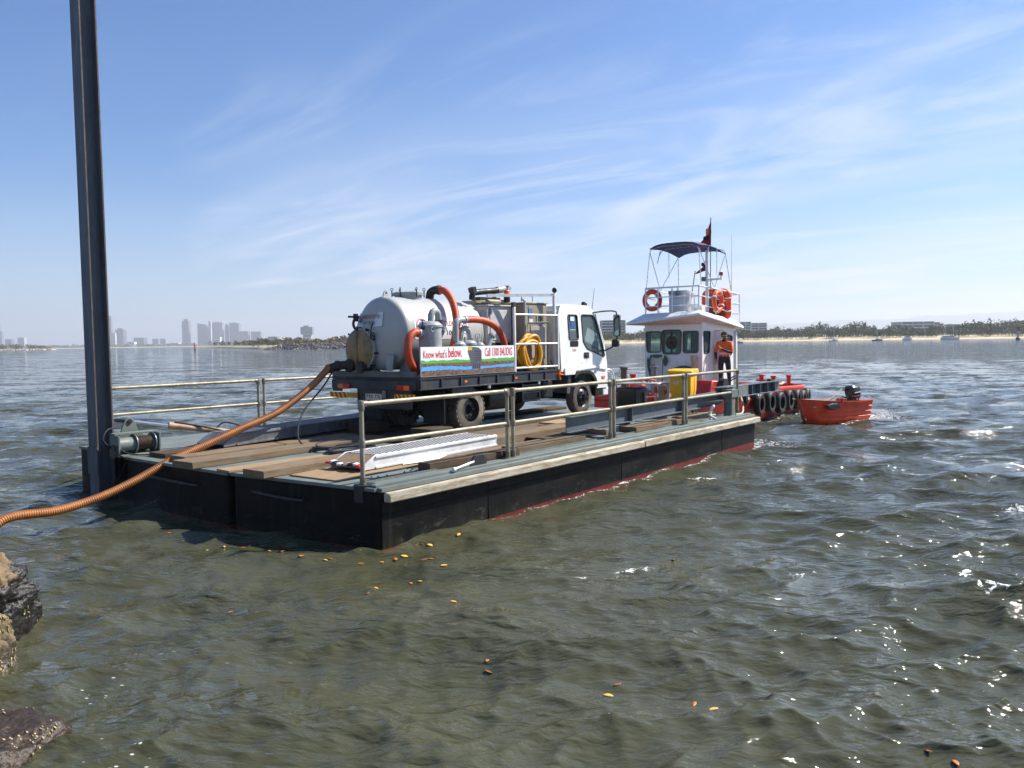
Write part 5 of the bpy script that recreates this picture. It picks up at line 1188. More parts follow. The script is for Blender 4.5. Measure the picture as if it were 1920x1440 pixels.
MB().tube([(3.60, -1.16, 1.20), (3.75, -1.10, 1.42)], .016, 6).tube([(3.70, -1.16, 1.18), (3.82, -1.12, 1.34)], .016, 6).build('lance_tube', M_alu, TR)
MB().beam((4.05, -1.2, 1.30), (4.2, -1.2, 1.10), .03, .03).build('rack_brace', M_black, TR)
MB().cyl((4.36, -1.2, .86), (4.36, -1.2, 1.08), .035).lathe([(.09, 0), (.10, .01), (.09, .03)], 14, (4.36, -1.2, .96)).build('corner_lamp', M_orl, TR)

# ---- cab
prof_side = [(4.56, 1.02), (4.54, 2.36), (4.62, 2.50), (4.80, 2.545), (5.66, 2.53), (5.88, 2.47), (6.02, 2.34), (6.36, 1.62), (6.46, 1.20), (6.49, .80), (6.47, .58), (6.02, .58), (5.98, .72), (5.86, .88), (5.70, .97), (5.20, .99), (5.02, .94), (4.98, 1.02)]
def cy(x, z, d):       # tumblehome of the side
    k = 1 - .055 * max(0., (z - 1.62) / .9) ** 1.3
    return d * k
def side(y_in, y_out, s_):
    qw = rrect(4.88, 5.26, 1.74, 2.30, .05, 3); dw = rpoly([(5.43, 2.31), (5.90, 2.31), (6.02, 2.22), (6.27, 1.62), (6.36, 1.34), (6.30, 1.32), (5.60, 1.53), (5.44, 1.70)], .05, 3)
    m = MB(); m.holed(prof_side, [qw, dw], lambda a, b, d: (a, s_ * cy(a, b, d), b), y_in, y_out)
    c = m.build('cab_side', M_cab, TR, smooth=30)
    for nm, lp in (('quarter', qw), ('door', dw)):
        g = MB().prism(lp, lambda a, b, d: (a, s_ * cy(a, b, d), b), y_out - .022, y_out - .016).build('%s_glass' % nm, M_pane, c, smooth=0)
        r_ = MB().tube([(a, s_ * cy(a, b, y_out + .002), b) for a, b in lp], .014, 6, True).build('window_seal', M_seal, c)
    return c
cs = side(1.085, 1.12, -1); side(1.085, 1.12, 1)
# skins between the sides (roof, back, front); windscreen left open for the glass
def skin(idx, name, mat, inset=0, par=None):
    m = MB()
    P = [prof_side[i] for i in idx]
    for (a, b), (c, d) in zip(P, P[1:]):
        y0, y1 = cy(a, b, 1.10), cy(c, d, 1.10); m.add([(a, -y0, b), (a, y0, b), (c, y1, d), (c, -y1, d)], [(0, 1, 2, 3)])
    return m.build(name, mat, par or TR, fix=False, smooth=50)
skin([0, 1, 2, 3, 4, 5, 6], 'cab_roof', M_cab); skin([7, 8, 9, 10, 11], 'cab_front', M_cab); ws = skin([6, 7], 'windscreen', M_pane)
MB().tube([(6.02, y, 2.34) for y in (-1.06, 0, 1.06)], .02, 6).tube([(6.02, -1.07, 2.34), (6.36, -1.10, 1.62)], .028, 6).tube([(6.02, 1.07, 2.34), (6.36, 1.10, 1.62)], .028, 6).build('windscreen_pillar', M_cab, TR)
MB().box(4.50, 4.56, -1.03, 1.03, 1.1, 2.40).build('cab_back_panel', M_cabinet, TR, bevel=.01)
# door cut lines, flare, handle, steps
m = MB()
for P in ([(5.36, 2.36), (5.36, 1.08)], [(5.36, 1.08), (6.40, 1.06)]):
    m.tube([(a, -cy(a, b, 1.121), b) for a, b in P], .006, 4)
m.build('door_gap', M_hole, cs)
MB().tube([(5.44, -1.122, 1.10), (5.78, -1.122, 1.52)], .004, 4).tube([(5.52, -1.122, 1.10), (5.90, -1.122, 1.50)], .004, 4).build('door_crease', M_cabinet, cs)
h = MB().prism(rrect(5.46, 5.68, 1.30, 1.44, .04, 3), lambda a, b, d: (a, d, b), -1.128, -1.11).build('door_handle', M_seal, cs); MB().box(5.52, 5.64, -1.142, -1.129, 1.35, 1.385).build('handle_grip', M_black, h, bevel=.004)
MB().prism([(4.66, .94), (5.06, .94), (5.10, 1.02), (5.9, 1.06), (6.40, 1.0), (6.42, 1.08), (5.5, 1.14), (5.0, 1.16), (4.66, 1.10)], lambda a, b, d: (a, d, b), -1.15, -1.115).build('step_flare', M_cab, cs, bevel=.008)
MB().prism(rrect(4.92, 5.24, 1.58, 1.71, .02, 2), lambda a, b, d: (a, d, b), -1.124, -1.112).build('air_vent', M_hole, cs)
for i in range(4): MB().box(4.94, 5.22, -1.130, -1.1245, 1.595 + i * .028, 1.607 + i * .028).build('vent_slat', M_seal, cs)
lettering(cs, '500', pm('lettering_orange', S(206, 120, 84), .5), lambda a, b: (5.0 + .16 * a, -1.1225, 1.47 + .06 * b), .01)
for i, (z0, z1, c) in enumerate(((2.16, 2.26, S(208, 220, 224)), (2.0, 2.13, S(40, 90, 170)), (1.90, 1.97, S(214, 224, 190)), (1.80, 1.88, S(206, 216, 120)))):
    MB().box(4.98 + .03 * (i % 2), 5.14 + .02 * i, -1.085, -1.083, z0, z1).build('window_sticker', pm('cab_sticker_%d' % i, c, .5), cs, smooth=0)
MB().prism([(5.02, .86), (5.08, .98), (5.25, 1.035), (5.62, 1.03), (5.80, .97), (5.94, .82), (6.0, .62), (5.92, .62), (5.86, .78), (5.74, .90), (5.60, .95), (5.25, .95), (5.12, .90), (5.08, .86)], lambda a, b, d: (a, d, b), -1.165, -1.06).build('wheel_arch', M_black, TR, bevel=.006)
MB().prism([(4.98, .52), (5.06, .9), (4.92, .92), (4.86, .52)], lambda a, b, d: (a, d, b), -1.05, -.7).build('arch_liner', M_alud, TR)
MB().box(6.22, 6.36, -1.135, -1.115, .80, .87).build('side_indicator', M_orl, TR, bevel=.008)
MB().box(6.30, 6.56, -1.10, 1.10, .38, .60).build('bumper', M_cab, TR, bevel=.03)
MB().box(5.98, 6.30, -1.10, -.8, .40, .58).build('entry_step', M_black, TR, bevel=.01)
MB().tube(spline([(6.45, -1.02, .62), (6.62, -1.04, .66), (6.78, -1.06, .70), (6.84, -1.08, .60), (6.84, -1.08, .40)], 5), .028, 10).tube(spline([(6.45, -1.0, .98), (6.62, -1.02, 1.0), (6.78, -1.04, .96), (6.84, -1.06, .82), (6.84, -1.08, .58)], 5), .03, 10).cyl((6.84, -1.08, .30), (6.84, -1.08, .62), .05).build('bull_bar', pm('bar_pale', S(206, 206, 200), .35, .5, var=.1), TR)
MB().tube([(6.8, -1.05, .95), (6.8, 1.05, .95)], .03, 10).tube([(6.84, -1.05, .62), (6.84, 1.05, .62)], .03, 10).build('bull_bar', MATS['bar_pale'], TR)
# mirrors and aerials
mr_ = MB().tube(spline([(5.92, -1.06, 2.36), (6.2, -1.2, 2.40), (6.45, -1.34, 2.40), (6.5, -1.38, 2.30), (6.5, -1.38, 1.74), (6.45, -1.36, 1.60), (6.28, -1.22, 1.48), (6.12, -1.13, 1.46)], 5), .017, 8).build('mirror_arm', M_black, TR)
MB().prism(rrect(-.085, .085, 1.80, 2.32, .03, 2), lambda a, b, d: (6.46 + d, -1.40 + a, b), -.02, .06).build('mirror_housing', M_black, mr_, bevel=.01)
MB().prism(rrect(-.07, .07, 1.82, 2.30, .02, 2), lambda a, b, d: (6.438 + d, -1.40 + a, b), 0, .0015).build('mirror_glass', pm('mirror_silver', S(200, 204, 206), .03, 1., var=.01), mr_)
MB().prism(rrect(-.09, .09, 1.55, 1.73, .04, 3), lambda a, b, d: (6.46 + d, -1.36 + a, b), -.02, .05).build('spot_mirror', M_black, mr_)
MB().tube([(6.02, -.98, 2.36), (6.08, -1.03, 2.95)], [.008, .004], 6).build('whip_aerial', M_black, TR)
MB().lathe([(.06, 0), (.05, .02), (.02, .03)], 12, (5.78, -.9, 2.50)).obox((5.83, -.9, 2.57), (.12, .08, .07), RY(20)).build('roof_lamp', M_black, TR)
# interior
MB().prism([(5.0, 1.15), (5.5, 1.15), (5.5, 1.32), (5.15, 1.38), (5.05, 2.0), (4.92, 2.0)], lambda a, b, d: (a, d, b), -.85, -.30).build('driver_seat', M_int, TR, bevel=.03)
MB().prism([(5.0, 1.15), (5.5, 1.15), (5.5, 1.32), (5.15, 1.38), (5.05, 2.0), (4.92, 2.0)], lambda a, b, d: (a, d, b), .30, .85).build('passenger_seat', M_int, TR, bevel=.03)
MB().prism([(5.95, 1.1), (6.3, 1.1), (6.32, 1.50), (6.15, 1.56), (5.98, 1.48)], lambda a, b, d: (a, d, b), -1.05, 1.05).build('dashboard', M_int, TR, bevel=.02)
MB().torus((5.86, -.58, 1.58), .21, .016, RY(35), 24, 6).cyl((5.86, -.58, 1.58), (6.05, -.58, 1.42), .025).build('steering_wheel', M_black, TR)
MB().box(4.6, 6.4, -1.05, 1.05, 1.04, 1.10).build('cab_floor', M_int, TR)

# ================================================================== TUG
TG = thing('tug_boat', 'small red hulled tug with white wheelhouse tied at the far end of the barge', 'boat', (17.0, 4.85, 0))
def red_hull():
    b = NB('tug_red'); p = b.tex(); z = b.sep(p)[2]; n = b.noise(p, 2.2, 8, .65, .4); st = b.noise(b.mapping(p, (8, 8, .7)), 1, 6, .65)
    c = b.mix(b.mr(n, .35, .7), S(196, 52, 34), S(170, 40, 28)); c = b.mix(b.math('MULTIPLY', b.mr(st, .55, .78), .55), c, S(112, 44, 30)); c = b.mix(b.math('MULTIPLY', b.mr(n, .6, .75), .4), c, S(214, 110, 84))
    e = b.math('ADD', z, b.math('MULTIPLY', b.math('SUBTRACT', b.noise(p, 6, 4), .5), .07)); c = b.mix(b.mr(e, .05, .02), c, S(38, 34, 30))
    b.set('Base Color', c); b.set('Roughness', .42); return b.m
M_tred = red_hull(); M_tw = grime_white('tug_white', S(232, 232, 226), S(150, 140, 126)); M_tdeck = pm('tug_deck', S(112, 96, 86), .7, var=.2, dirt=S(104, 74, 58), damt=.4)
M_navy = pm('navy_canvas', S(44, 52, 104), .85, var=.12, scale=8, bump=.2, bscale=80); M_tube = pm('bright_tube', S(206, 208, 210), .25, .7, var=.05)
M_gw = pm('rail_white', S(224, 226, 228), .4, var=.06); M_or = pm('life_orange', S(228, 78, 34), .5, var=.1, dirt=S(176, 60, 36), damt=.2); M_orw = pm('life_white', S(226, 222, 214), .5)
M_tglass = glass('wheelhouse_glass', (.66, .84, .80), .02, .30, (.10, .18, .17)); M_brown = pm('frame_olive', S(84, 80, 68), .6, var=.15)
PF = lambda x: .68 if x > 0 else .68 + x * .125      # port side is fined away towards the bow
ST = [(-4.3, 1.5, .98), (-4.1, 1.9, .98), (-3.4, 2.35, .98), (-2, 2.6, .97), (0, 2.65, .97), (2, 2.65, .93), (3.4, 2.62, .89), (4.6, 2.52, .85), (5.3, 2.32, .83), (5.75, 1.95, .82), (6.05, 1.4, .82), (6.2, .7, .82), (6.24, .02, .82)]
m = MB()
for s_ in (-1, 1):
    o = len(m.v); rows_ = 6
    for x, b, g in ST:
        for (k, z) in ((.86, -.5), (.95, .0), (1.0, g - .22), (1.02, g - .03), (1.0, g), (.965, g)):
            m.v.append((x * (1 if x < 4 or k > .9 else .985), (s_ if s_ < 0 else PF(x)) * b * k, z))
    for i in range(len(ST) - 1):
        for j in range(rows_ - 1): a = o + i * rows_ + j; m.f.append((a, a + rows_, a + rows_ + 1, a + 1)); m.mi.append(0)
m.v += [(-4.3, s_ * 1.5 * k, z) for s_ in (-1, PF(-4.3)) for k, z in ((.86, -.5), (1.0, .8), (1.0, .98), (.965, .98))]
q = len(m.v) - 8; m.f += [(q, q + 1, q + 5, q + 4), (q + 1, q + 2, q + 6, q + 5)]; m.mi += [0, 0]
hull = m.build('hull', M_tred, TG, smooth=40)
m = MB()
for s_ in (-1, 1):
    o = len(m.v)
    for x, b, g in ST: m.v += [(x, (s_ if s_ < 0 else PF(x)) * b * .965, g - .001), (x, (s_ if s_ < 0 else PF(x)) * b * .95, .40)]
    for i in range(len(ST) - 1): a = o + i * 2; m.f.append((a, a + 2, a + 3, a + 1)); m.mi.append(0)
m.build('bulwark_lining', M_tred, hull, smooth=40)
def deckpoly(x0, x1, z):
    P = [(x, b) for x, b, g in ST if x0 - 1e-6 <= x <= x1 + 1e-6]; L_ = [(x, -b * .95) for x, b in P] + [(x, b * .95 * PF(x)) for x, b in reversed(P)]; return MB().prism(L_, lambda a, b, d: (a, b, d), z - .04, z)
deckpoly(-4.3, 3.4, .88).build('main_deck', M_tdeck, TG); deckpoly(3.4, 6.24, .46).build('stern_deck', M_tdeck, TG)
MB().box(3.40, 3.44, -2.4, 1.6, .40, .88).build('deck_step', M_tred, TG)
m = MB()
for s_ in (-1, 1): m.tube([(x, (s_ if s_ < 0 else PF(x)) * b * 1.005, g + .005) for x, b, g in ST], .035, 8)
m.build('gunwale_rail', pm('gunwale_orange', S(226, 78, 48), .45, var=.1), TG)
# wheelhouse walls with real openings
wf = lambda a, b, d: (d + .05 * (b - .9) * 0, a, b)
fw = [rpoly([(.44, 2.12), (.93, 2.12), (.98, 2.78), (.42, 2.78)], .07, 3), rpoly([(-.27, 2.06), (.37, 2.06), (.40, 2.82), (-.30, 2.82)], .12, 4), rpoly([(-.86, 2.10), (-.36, 2.10), (-.36, 2.77), (-.88, 2.77)], .07, 3)]
wh = MB().holed([(-1.0, .88), (1.0, .88), (1.02, 3.15), (-1.02, 3.15)], fw, wf, 0, .04).build('wheelhouse_front', M_tw, TG, smooth=0)
for i, lp in enumerate(fw):
    MB().prism(lp, wf, .015, .02).build('window_pane', M_tglass, wh, smooth=0); MB().tube([wf(a, b, -.004) for a, b in lp], .022, 6, True).build('window_frame', M_brown, wh)
cv = MB().lathe([(.20, -.01), (.225, -.02), (.225, -.03), (.20, -.035), (.19, -.01)], 28, (-.02, .05, 2.42), RY(-90)).build('clear_view_ring', M_brown, wh)
MB().lathe([(.001, -.03), (.05, -.02), (.05, .02), (.001, .03)], 14, (-.03, .05, 2.42), RY(-90)).box(-.03, -.01, .03, .07, 2.1, 2.20).box(-.03, -.01, .03, .07, 2.62, 2.76).build('clear_view_hub', M_black, wh)
sf = lambda a, b, d: (a, d, b)
sw = [rpoly([(.14, 2.08), (.50, 2.08), (.58, 2.76), (.10, 2.76)], .07, 3), rrect(.90, 1.58, .92, 2.80, .06, 3), rpoly([(1.80, 1.98), (2.20, 1.98), (2.26, 2.60), (1.78, 2.66)], .07, 3)]
ws_ = MB().holed([(.042, .88), (2.55, .88), (2.44, 3.0), (.042, 3.15)], sw, sf, -1.0, -.96).build('wheelhouse_side', M_tw, TG, smooth=0)
for i in (0, 2):
    MB().prism(sw[i], sf, -.985, -.98).build('window_pane', M_tglass, ws_, smooth=0); MB().tube([sf(a, b, -1.003) for a, b in sw[i]], .018, 6, True).build('window_frame', M_seal, ws_)
MB().holed([(.042, .88), (2.55, .88), (2.44, 3.0), (.042, 3.15)], [rrect(.3, 1.0, 2.1, 2.75, .07, 3), rrect(1.3, 2.1, 2.1, 2.7, .07, 3)], sf, .96, 1.0).build('wheelhouse_side', M_tw, TG, smooth=0)
MB().holed([(-.955, .88), (.955, .88), (.955, 3.0), (-.955, 3.0)], [rrect(-.7, -.1, 2.1, 2.7, .07, 3), rrect(.1, .7, 2.1, 2.7, .07, 3)], wf, 2.42, 2.46).build('wheelhouse_back', M_tw, TG, smooth=0)
d_ = MB().prism([(.88, .94), (.90, 2.78), (.94, 2.78), (.92, .94)], sf, -1.22, -1.005).build('open_door', M_tw, ws_); MB().box(2.44, 2.56, -1.06, -.98, .9, 2.75).build('corner_post', M_tw, ws_, bevel=.02)
MB().box(.2, .55, -.9, .9, .9, 1.95).box(.55, .6, -.3, .3, 1.6, 1.9).build('helm_console', M_int, TG, bevel=.02); MB().torus((.70, -.15, 1.95), .24, .018, RY(70), 24, 6).build('helm_wheel', M_brown, TG)
MB().box(.75, 2.3, -.28, -.24, .90, 3.0).build('doorway_shade_panel', M_int, TG)  # dark panel added behind the open door so the inside looks shaded
MB().tube([(-.012, .30, 2.84), (-.012, .40, 1.0)], .012, 6).build('conduit', M_brown, wh)
# roof with flared eaves
P1 = [(-.10, -1.0), (2.45, -1.0), (2.45, 1.0), (-.10, 1.0)]; 
m = MB(); top = [(-.10, -.98, 3.42), (.95, -1.0, 3.30), (2.5, -1.0, 3.14), (2.5, 1.0, 3.14), (.95, 1.0, 3.30), (-.10, 1.0, 3.36)]
ev = [(-.50, -1.18, 3.32), (.95, -1.32, 3.10), (2.75, -1.2, 2.92), (2.75, 1.2, 2.92), (.95, 1.42, 3.06), (-.45, 1.46, 3.08)]
n = 6; m.v = top + ev + [(x, y, z - .07) for x, y, z in ev] + [(x * .97, y * .97, 3.0) for x, y, z in top]
m.f = [tuple(range(6))] + [(i, (i + 1) % 6, 6 + (i + 1) % 6, 6 + i) for i in range(6)] + [(6 + i, 6 + (i + 1) % 6, 12 + (i + 1) % 6, 12 + i) for i in range(6)] + [(12 + i, 12 + (i + 1) % 6, 18 + (i + 1) % 6, 18 + i) for i in range(6)] + [tuple(range(18, 24))]
m.mi = [0] * len(m.f); rf = m.build('roof', M_tw, TG, bevel=.015)
# roof rails
C4 = [(-.05, .95), (-.05, -.92), (1.0, -1.0), (2.85, -1.0), (2.85, .98), (1.0, 1.0)]
zt_ = lambda x: 4.18 - .06 * x; zb_ = lambda x: 3.38 - .09 * x
for f_, r_ in ((1, .026), (.62, .018), (.26, .018)):
    m = MB()
    for (a, b), (c, d) in zip(C4, C4[1:] + C4[:1]): m.tube([(a, b, zb_(a) + (zt_(a) - zb_(a)) * f_), (c, d, zb_(c) + (zt_(c) - zb_(c)) * f_)], r_, 8)
    m.build('roof_rail', M_gw, TG)
for a, b in C4 + [(-.05, 0.0), (1.9, -1.0), (1.9, 1.0), (-.05, .5)]: MB().cyl((a, b, zb_(a) - .08), (a, b, zt_(a)), .022, n=8).build('rail_post', M_gw, TG)
cn = MB().prism([(.15, 3.3), (.62, 3.3), (.62, 3.92), (.52, 4.08), (.15, 4.08)], sf, -.34, .22).build('upper_helm', pm('helm_grey', S(186, 190, 196), .4, .2, var=.05), TG, bevel=.012)
MB().tube(spline([(.62, -.30, 4.05), (.78, -.32, 4.0), (.85, -.33, 3.8), (.85, -.33, 3.3)], 5), .02, 8).build('grab_hoop', M_gw, cn)
MB().obox((.12, .14, 4.02), (.08, .12, .1)).lathe([(.03, -.04), (.08, 0), (.08, .03), (.07, .035)], 14, (.10, -.12, 3.99), RY(-90)).build('helm_lamps', M_alud, cn)
MB().cyl((.35, .02, 4.08), (.35, .02, 4.20), .012).box(.33, .37, -.06, .10, 4.2, 4.215).build('helm_bracket', M_alud, cn)
MB().box(.9, 1.25, -.55, .05, 3.3, 3.62).build('helm_seat', M_gw, TG, bevel=.03)
# bimini
cp = thing('bimini_canopy', 'navy canvas sun canopy on tubes above the wheelhouse roof', 'canopy', (17.0, 4.85, 0))
m = MB(); nu, nv_ = 8, 8
for i in range(nu + 1):
    for j in range(nv_ + 1):
        s_, t_ = i / nu, j / nv_; x = .02 + 2.05 * s_; y = .84 - 1.72 * t_
        z = 5.38 + .17 * math.sin(math.pi * min(1, max(0, .15 + .7 * s_))) - .14 * s_ + .14 * (1 - (2 * t_ - 1) ** 4) - .015 * math.sin(s_ * math.pi * 3) ** 2
        m.v.append((x, y, z))
for i in range(nu):
    for j in range(nv_): a = i * (nv_ + 1) + j; m.f.append((a, a + 1, a + nv_ + 2, a + nv_ + 1)); m.mi.append(0)
cc = m.build('canvas', M_navy, cp, smooth=60, fix=False); md = cc.modifiers.new('thickness', 'SOLIDIFY'); md.thickness = .02
MB().tube([(.85, .86, 5.52), (.85, .3, 5.665), (.85, -.3, 5.665)], .016, 5).build('cover_zip', M_gw, cp)
for s_ in (1, -1):
    y = .84 if s_ > 0 else -.88; yr = .95 if s_ > 0 else -.98
    for k, P in enumerate(([(.95, yr, 4.14), (.05, y, 5.36)], [(.95, yr, 4.14), (2.0, y, 5.30)], [(.55, y, 5.02), (.75, y, 5.45)], [(.05, y, 5.34), (.0, yr, 4.2)], [(2.02, y, 5.28), (2.25, yr, 4.06)], [(1.35, y, 4.6), (1.35, y, 5.44)])): MB().tube(P, .013, 6).build('bow_tube', M_tube, cp)
for x in (.05, .75, 2.02):
    MB().tube(spline([(x, .84, 5.32), (x, .76, 5.44), (x, .4, 5.50), (x, -.4, 5.50), (x, -.78, 5.44), (x, -.88, 5.32)], 4), .013, 6).build('bow_tube', M_tube, cp)
# mast, lights, aerial
ms = MB().cyl((.92, -.74, 3.25), (.92, -.74, 5.35), .062, .05, n=14).build('mast', M_gw, TG)
MB().obox((.92, -.95, 4.42), (.06, .62, .06)).cyl((.92, -1.22, 4.42), (.92, -1.22, 4.55), .03).lathe([(.06, 0), (.06, .12), (.03, .14)], 12, (.92, -1.22, 4.52)).build('light_bracket', M_gw, ms)
MB().lathe([(.062, 0), (.062, .1)], 12, (.92, -1.22, 4.53)).build('red_light', M_rdl, ms)
MB().obox((.86, -.66, 4.44), (.16, .12, .14)).build('deck_lamp', M_alud, ms, bevel=.02)
MB().tube([(1.02, -.80, 3.3), (1.04, -.82, 6.40)], .014, 6).build('flag_staff', M_brown, ms)
MB().tube([(2.25, -.98, 3.9), (2.28, -.98, 5.95)], [.014, .006], 6).lathe([(.03, 0), (.03, .2), (.015, .22)], 10, (2.25, -.98, 3.85)).build('whip_aerial', M_gw, TG)
def flag(label, org, pts_top, drop, mat, extra):
    t = thing('flag', label, 'flag', (17 + org[0], 4.85 + org[1], org[2])); m = MB(); nx, nz = 8, 8
    for i in range(nx + 1):
        for j in range(nz + 1):
            s_, q = i / nx, j / nz; m.v.append((.05 * math.sin(s_ * 8 + q * 2) * s_, pts_top * s_ * q ** 1.1 + .02 * math.sin(q * 9), -drop * q - .12 * s_ * (1 - q) - .10 * s_))
    for i in range(nx):
        for j in range(nz): a = i * (nz + 1) + j; m.f.append((a, a + 1, a + nz + 2, a + nz + 1)); m.mi.append(0)
    c = m.build('cloth', mat, t, smooth=70, fix=False); c.modifiers.new('thickness', 'SOLIDIFY').thickness = .006
    for k, (y0, z0, sy, sz, mm) in enumerate(extra):
        MB().prism(rrect(y0, y0 + sy, z0, z0 + sz, min(sy, sz) * .3, 3), lambda a, b, d: (d, a, b), -.032, -.026).build('emblem', mm, t, smooth=0)
M_fr_ = pm('flag_crimson', S(184, 32, 38), .8, var=.25, scale=5); M_fd = pm('flag_maroon', S(104, 44, 42), .8, var=.3, scale=6); M_fy = pm('flag_gold', S(208, 140, 50), .8); M_fk = pm('flag_black', S(40, 34, 40), .8)
flag('crimson pennant with gold and black emblem at the masthead', (1.04, -.82, 6.38), .50, .84, M_fr_, [(.06, -.52, .10, .20, M_fy), (.05, -.68, .20, .12, M_fk)])
flag('smaller maroon flag hanging below the canopy edge by the mast', (1.0, -.72, 5.28), .42, .55, M_fd, [(.10, -.42, .10, .12, M_fk)])
MB().tube([(1.3, .1, 3.3), (1.18, -.20, 4.75)], .014, 6).build('boat_hook', M_brown, TG)
# life rings, float, vent
def life_ring(label, loc, M, R_=.27):
    t = thing('life_ring', label, 'life ring', loc); MB().torus((0, 0, 0), R_, .075, M, 36, 12).build('ring', M_or, t)
    for a in (45, 135, 225, 315):
        A = M @ RZ(a); MB().torus(A @ Vector((R_, 0, 0)), .079, .024, A @ RX(90), 14, 6).build('white_band', M_orw, t)
    MB().torus((0, 0, 0), R_ + .085, .010, M, 28, 5).build('grab_line', M_rope, t)
life_ring('orange life ring on the left front corner of the roof rails', (17.06, 5.62, 3.80), RY(90) @ RX(0) @ RZ(0))
life_ring('orange life ring hung on the near side roof rail beside the mast', (18.05, 3.80, 3.72), RX(90) @ RZ(20) @ RY(0), .29)
t = thing('float_raft', 'upright orange rescue float lashed at the back of the wheelhouse roof', 'life raft', (18.85, 4.22, 3.12))
m = MB(); pr = rrect(-.42, .42, .08, .96, .16, 5); m.tube([(.0, a, b) for a, b in pr], .095, 12, True); m.build('float_tube', M_or, t)
MB().box(-.03, .03, -.38, .38, .12, .92).build('webbing', pm('float_web', S(150, 54, 34), .8), t)
for a, b in ((-.42, .3), (-.42, .72), (.42, .5), (-.1, .96)): MB().torus((0, a, b), .10, .022, RX(0) if abs(b - .96) > .01 else RX(90), 14, 6).build('lashing_band', M_orw, t)
t = thing('cowl_vent', 'white cowl ventilator with red mouth on the wheelhouse roof', 'ventilator', (18.95, 3.98, 3.15))
MB().tube(spline([(0, 0, 0), (0, 0, .25), (-.02, -.02, .40), (-.12, -.06, .50)], 5), [.09] * 10 + [.09 + .012 * i for i in range(6)], 16).build('cowl', M_gw, t)
MB().lathe([(.15, 0), (.17, .01), (.15, .03), (.01, .035)], 18, (-.13, -.065, .505), RZ(28) @ RY(-62)).build('cowl_mouth', M_red, t)
t = thing('fire_extinguisher', 'small red extinguisher on the front roof rail', 'extinguisher', (16.98, 5.30, 3.55))
MB().lathe([(.05, 0), (.055, .02), (.055, .20), (.03, .25), (.02, .30)], 12).build('bottle', M_red, t); MB().obox((0, 0, .33), (.05, .08, .04)).build('valve_head', M_black, t)
# rope hank on the wheelhouse front
t = thing('rope_hank', 'green rope hank hung below the left wheelhouse window', 'rope', (16.96, 5.35, 1.98)); M_gr = pm('green_rope', S(74, 100, 88), .9, var=.25, scale=30, bump=.5, bscale=140)
for k in range(9):
    dx = .035 * (k % 3); w = .44 - .025 * (k // 2); dp = .62 - .04 * k
    MB().tube(spline([(-.05 - dx, -w * .62, -dp * .5), (-.05 - dx, -w * .78, -.12), (-.06 - dx, -w * .55, .02), (-.06 - dx, 0, .05 - .01 * k), (-.06 - dx, w * .55, .02), (-.05 - dx, w * .80, -.14), (-.05 - dx, w * .62, -dp), (-.05 - dx, w * .2, -dp - .12 + .02 * k)], 5), .02, 7).build('rope_turn', M_gr, t)
for y in (-.24, .26): MB().box(-.14, .02, y - .02, y + .02, .03, .07).box(-.15, -.13, y - .02, y + .02, -.06, .08).build('hook', M_gw, t)
hd_ = MB().prism([(-.10, 1.35), (-.10, 1.62), (.16, 1.70), (.34, 1.66), (.45, 1.55), (.45, 1.35)], lambda a, b, d: (d, -.30 - a, b), -.42, -.04).build('hatch_hood', pm('hood_grey', S(74, 74, 76), .6), TG, bevel=.01)
ep = MB().cyl((-.16, -.80, .9), (-.16, -.80, 1.98), .075, n=16).lathe([(.09, 1.85), (.095, 1.99), (.07, 2.02)], 16, (-.16, -.80, 0)).build('exhaust_stack', pm('stack_cream', S(178, 164, 132), .6, var=.1, dirt=S(132, 76, 44), damt=.5), TG)
MB().cyl((-.16, -.80, 1.2), (-.16, -.80, 1.55), .085, n=16).build('heat_wrap', M_brown, ep)
# bow gear
for y, h, mm in ((-.28, .85, M_brown), (-1.24, .88, M_alud)):
    MB().cyl((-3.5, y, .88), (-3.5, y, .88 + h), .09, n=16).lathe([(.10, 0), (.12, .01), (.12, .05), (.10, .06)], 16, (-3.5, y, .86 + h)).build('bitt', mm, TG)
for x, y, z_, h in ((-3.5, -.57, .88, .66), (5.0, -1.9, .46, .72), (2.9, -1.75, .88, .40), (3.05, -2.1, .88, .36)):
    b_ = MB().cyl((x, y, z_), (x, y, z_ + h), .075, n=14).lathe([(.09, 0), (.10, .01), (.10, .04), (.085, .05)], 14, (x, y, z_ + h - .02)).build('red_bitt', M_red, TG); MB().cyl((x, y - .18, z_ + h * .6), (x, y + .18, z_ + h * .6), .03, n=10).build('cross_pin', M_red, b_)
wn = MB().prism([(-1.6, .88), (-.3, .88), (-.5, 1.25), (-1.4, 1.32)], sf, -2.0, -1.1).build('deck_machinery', M_tred, TG, bevel=.03)
MB().cyl((-.9, -2.2, 1.15), (-.9, -2.02, 1.15), .2, n=18).tube(spline([(-.6, -2.1, 1.2), (-.4, -2.3, 1.35), (-.2, -2.2, 1.1), (-.3, -2.1, .95)], 5), .02, 7).tube(spline([(-.7, -2.1, 1.25), (-.55, -2.35, 1.42), (-.3, -2.25, 1.15), (-.4, -2.1, .95)], 5), .02, 7).build('hose_reel', M_black, wn)
MB().box(-4.0, -3.2, -1.2, .2, .88, 1.02).build('bow_locker', M_tred, TG, bevel=.02)
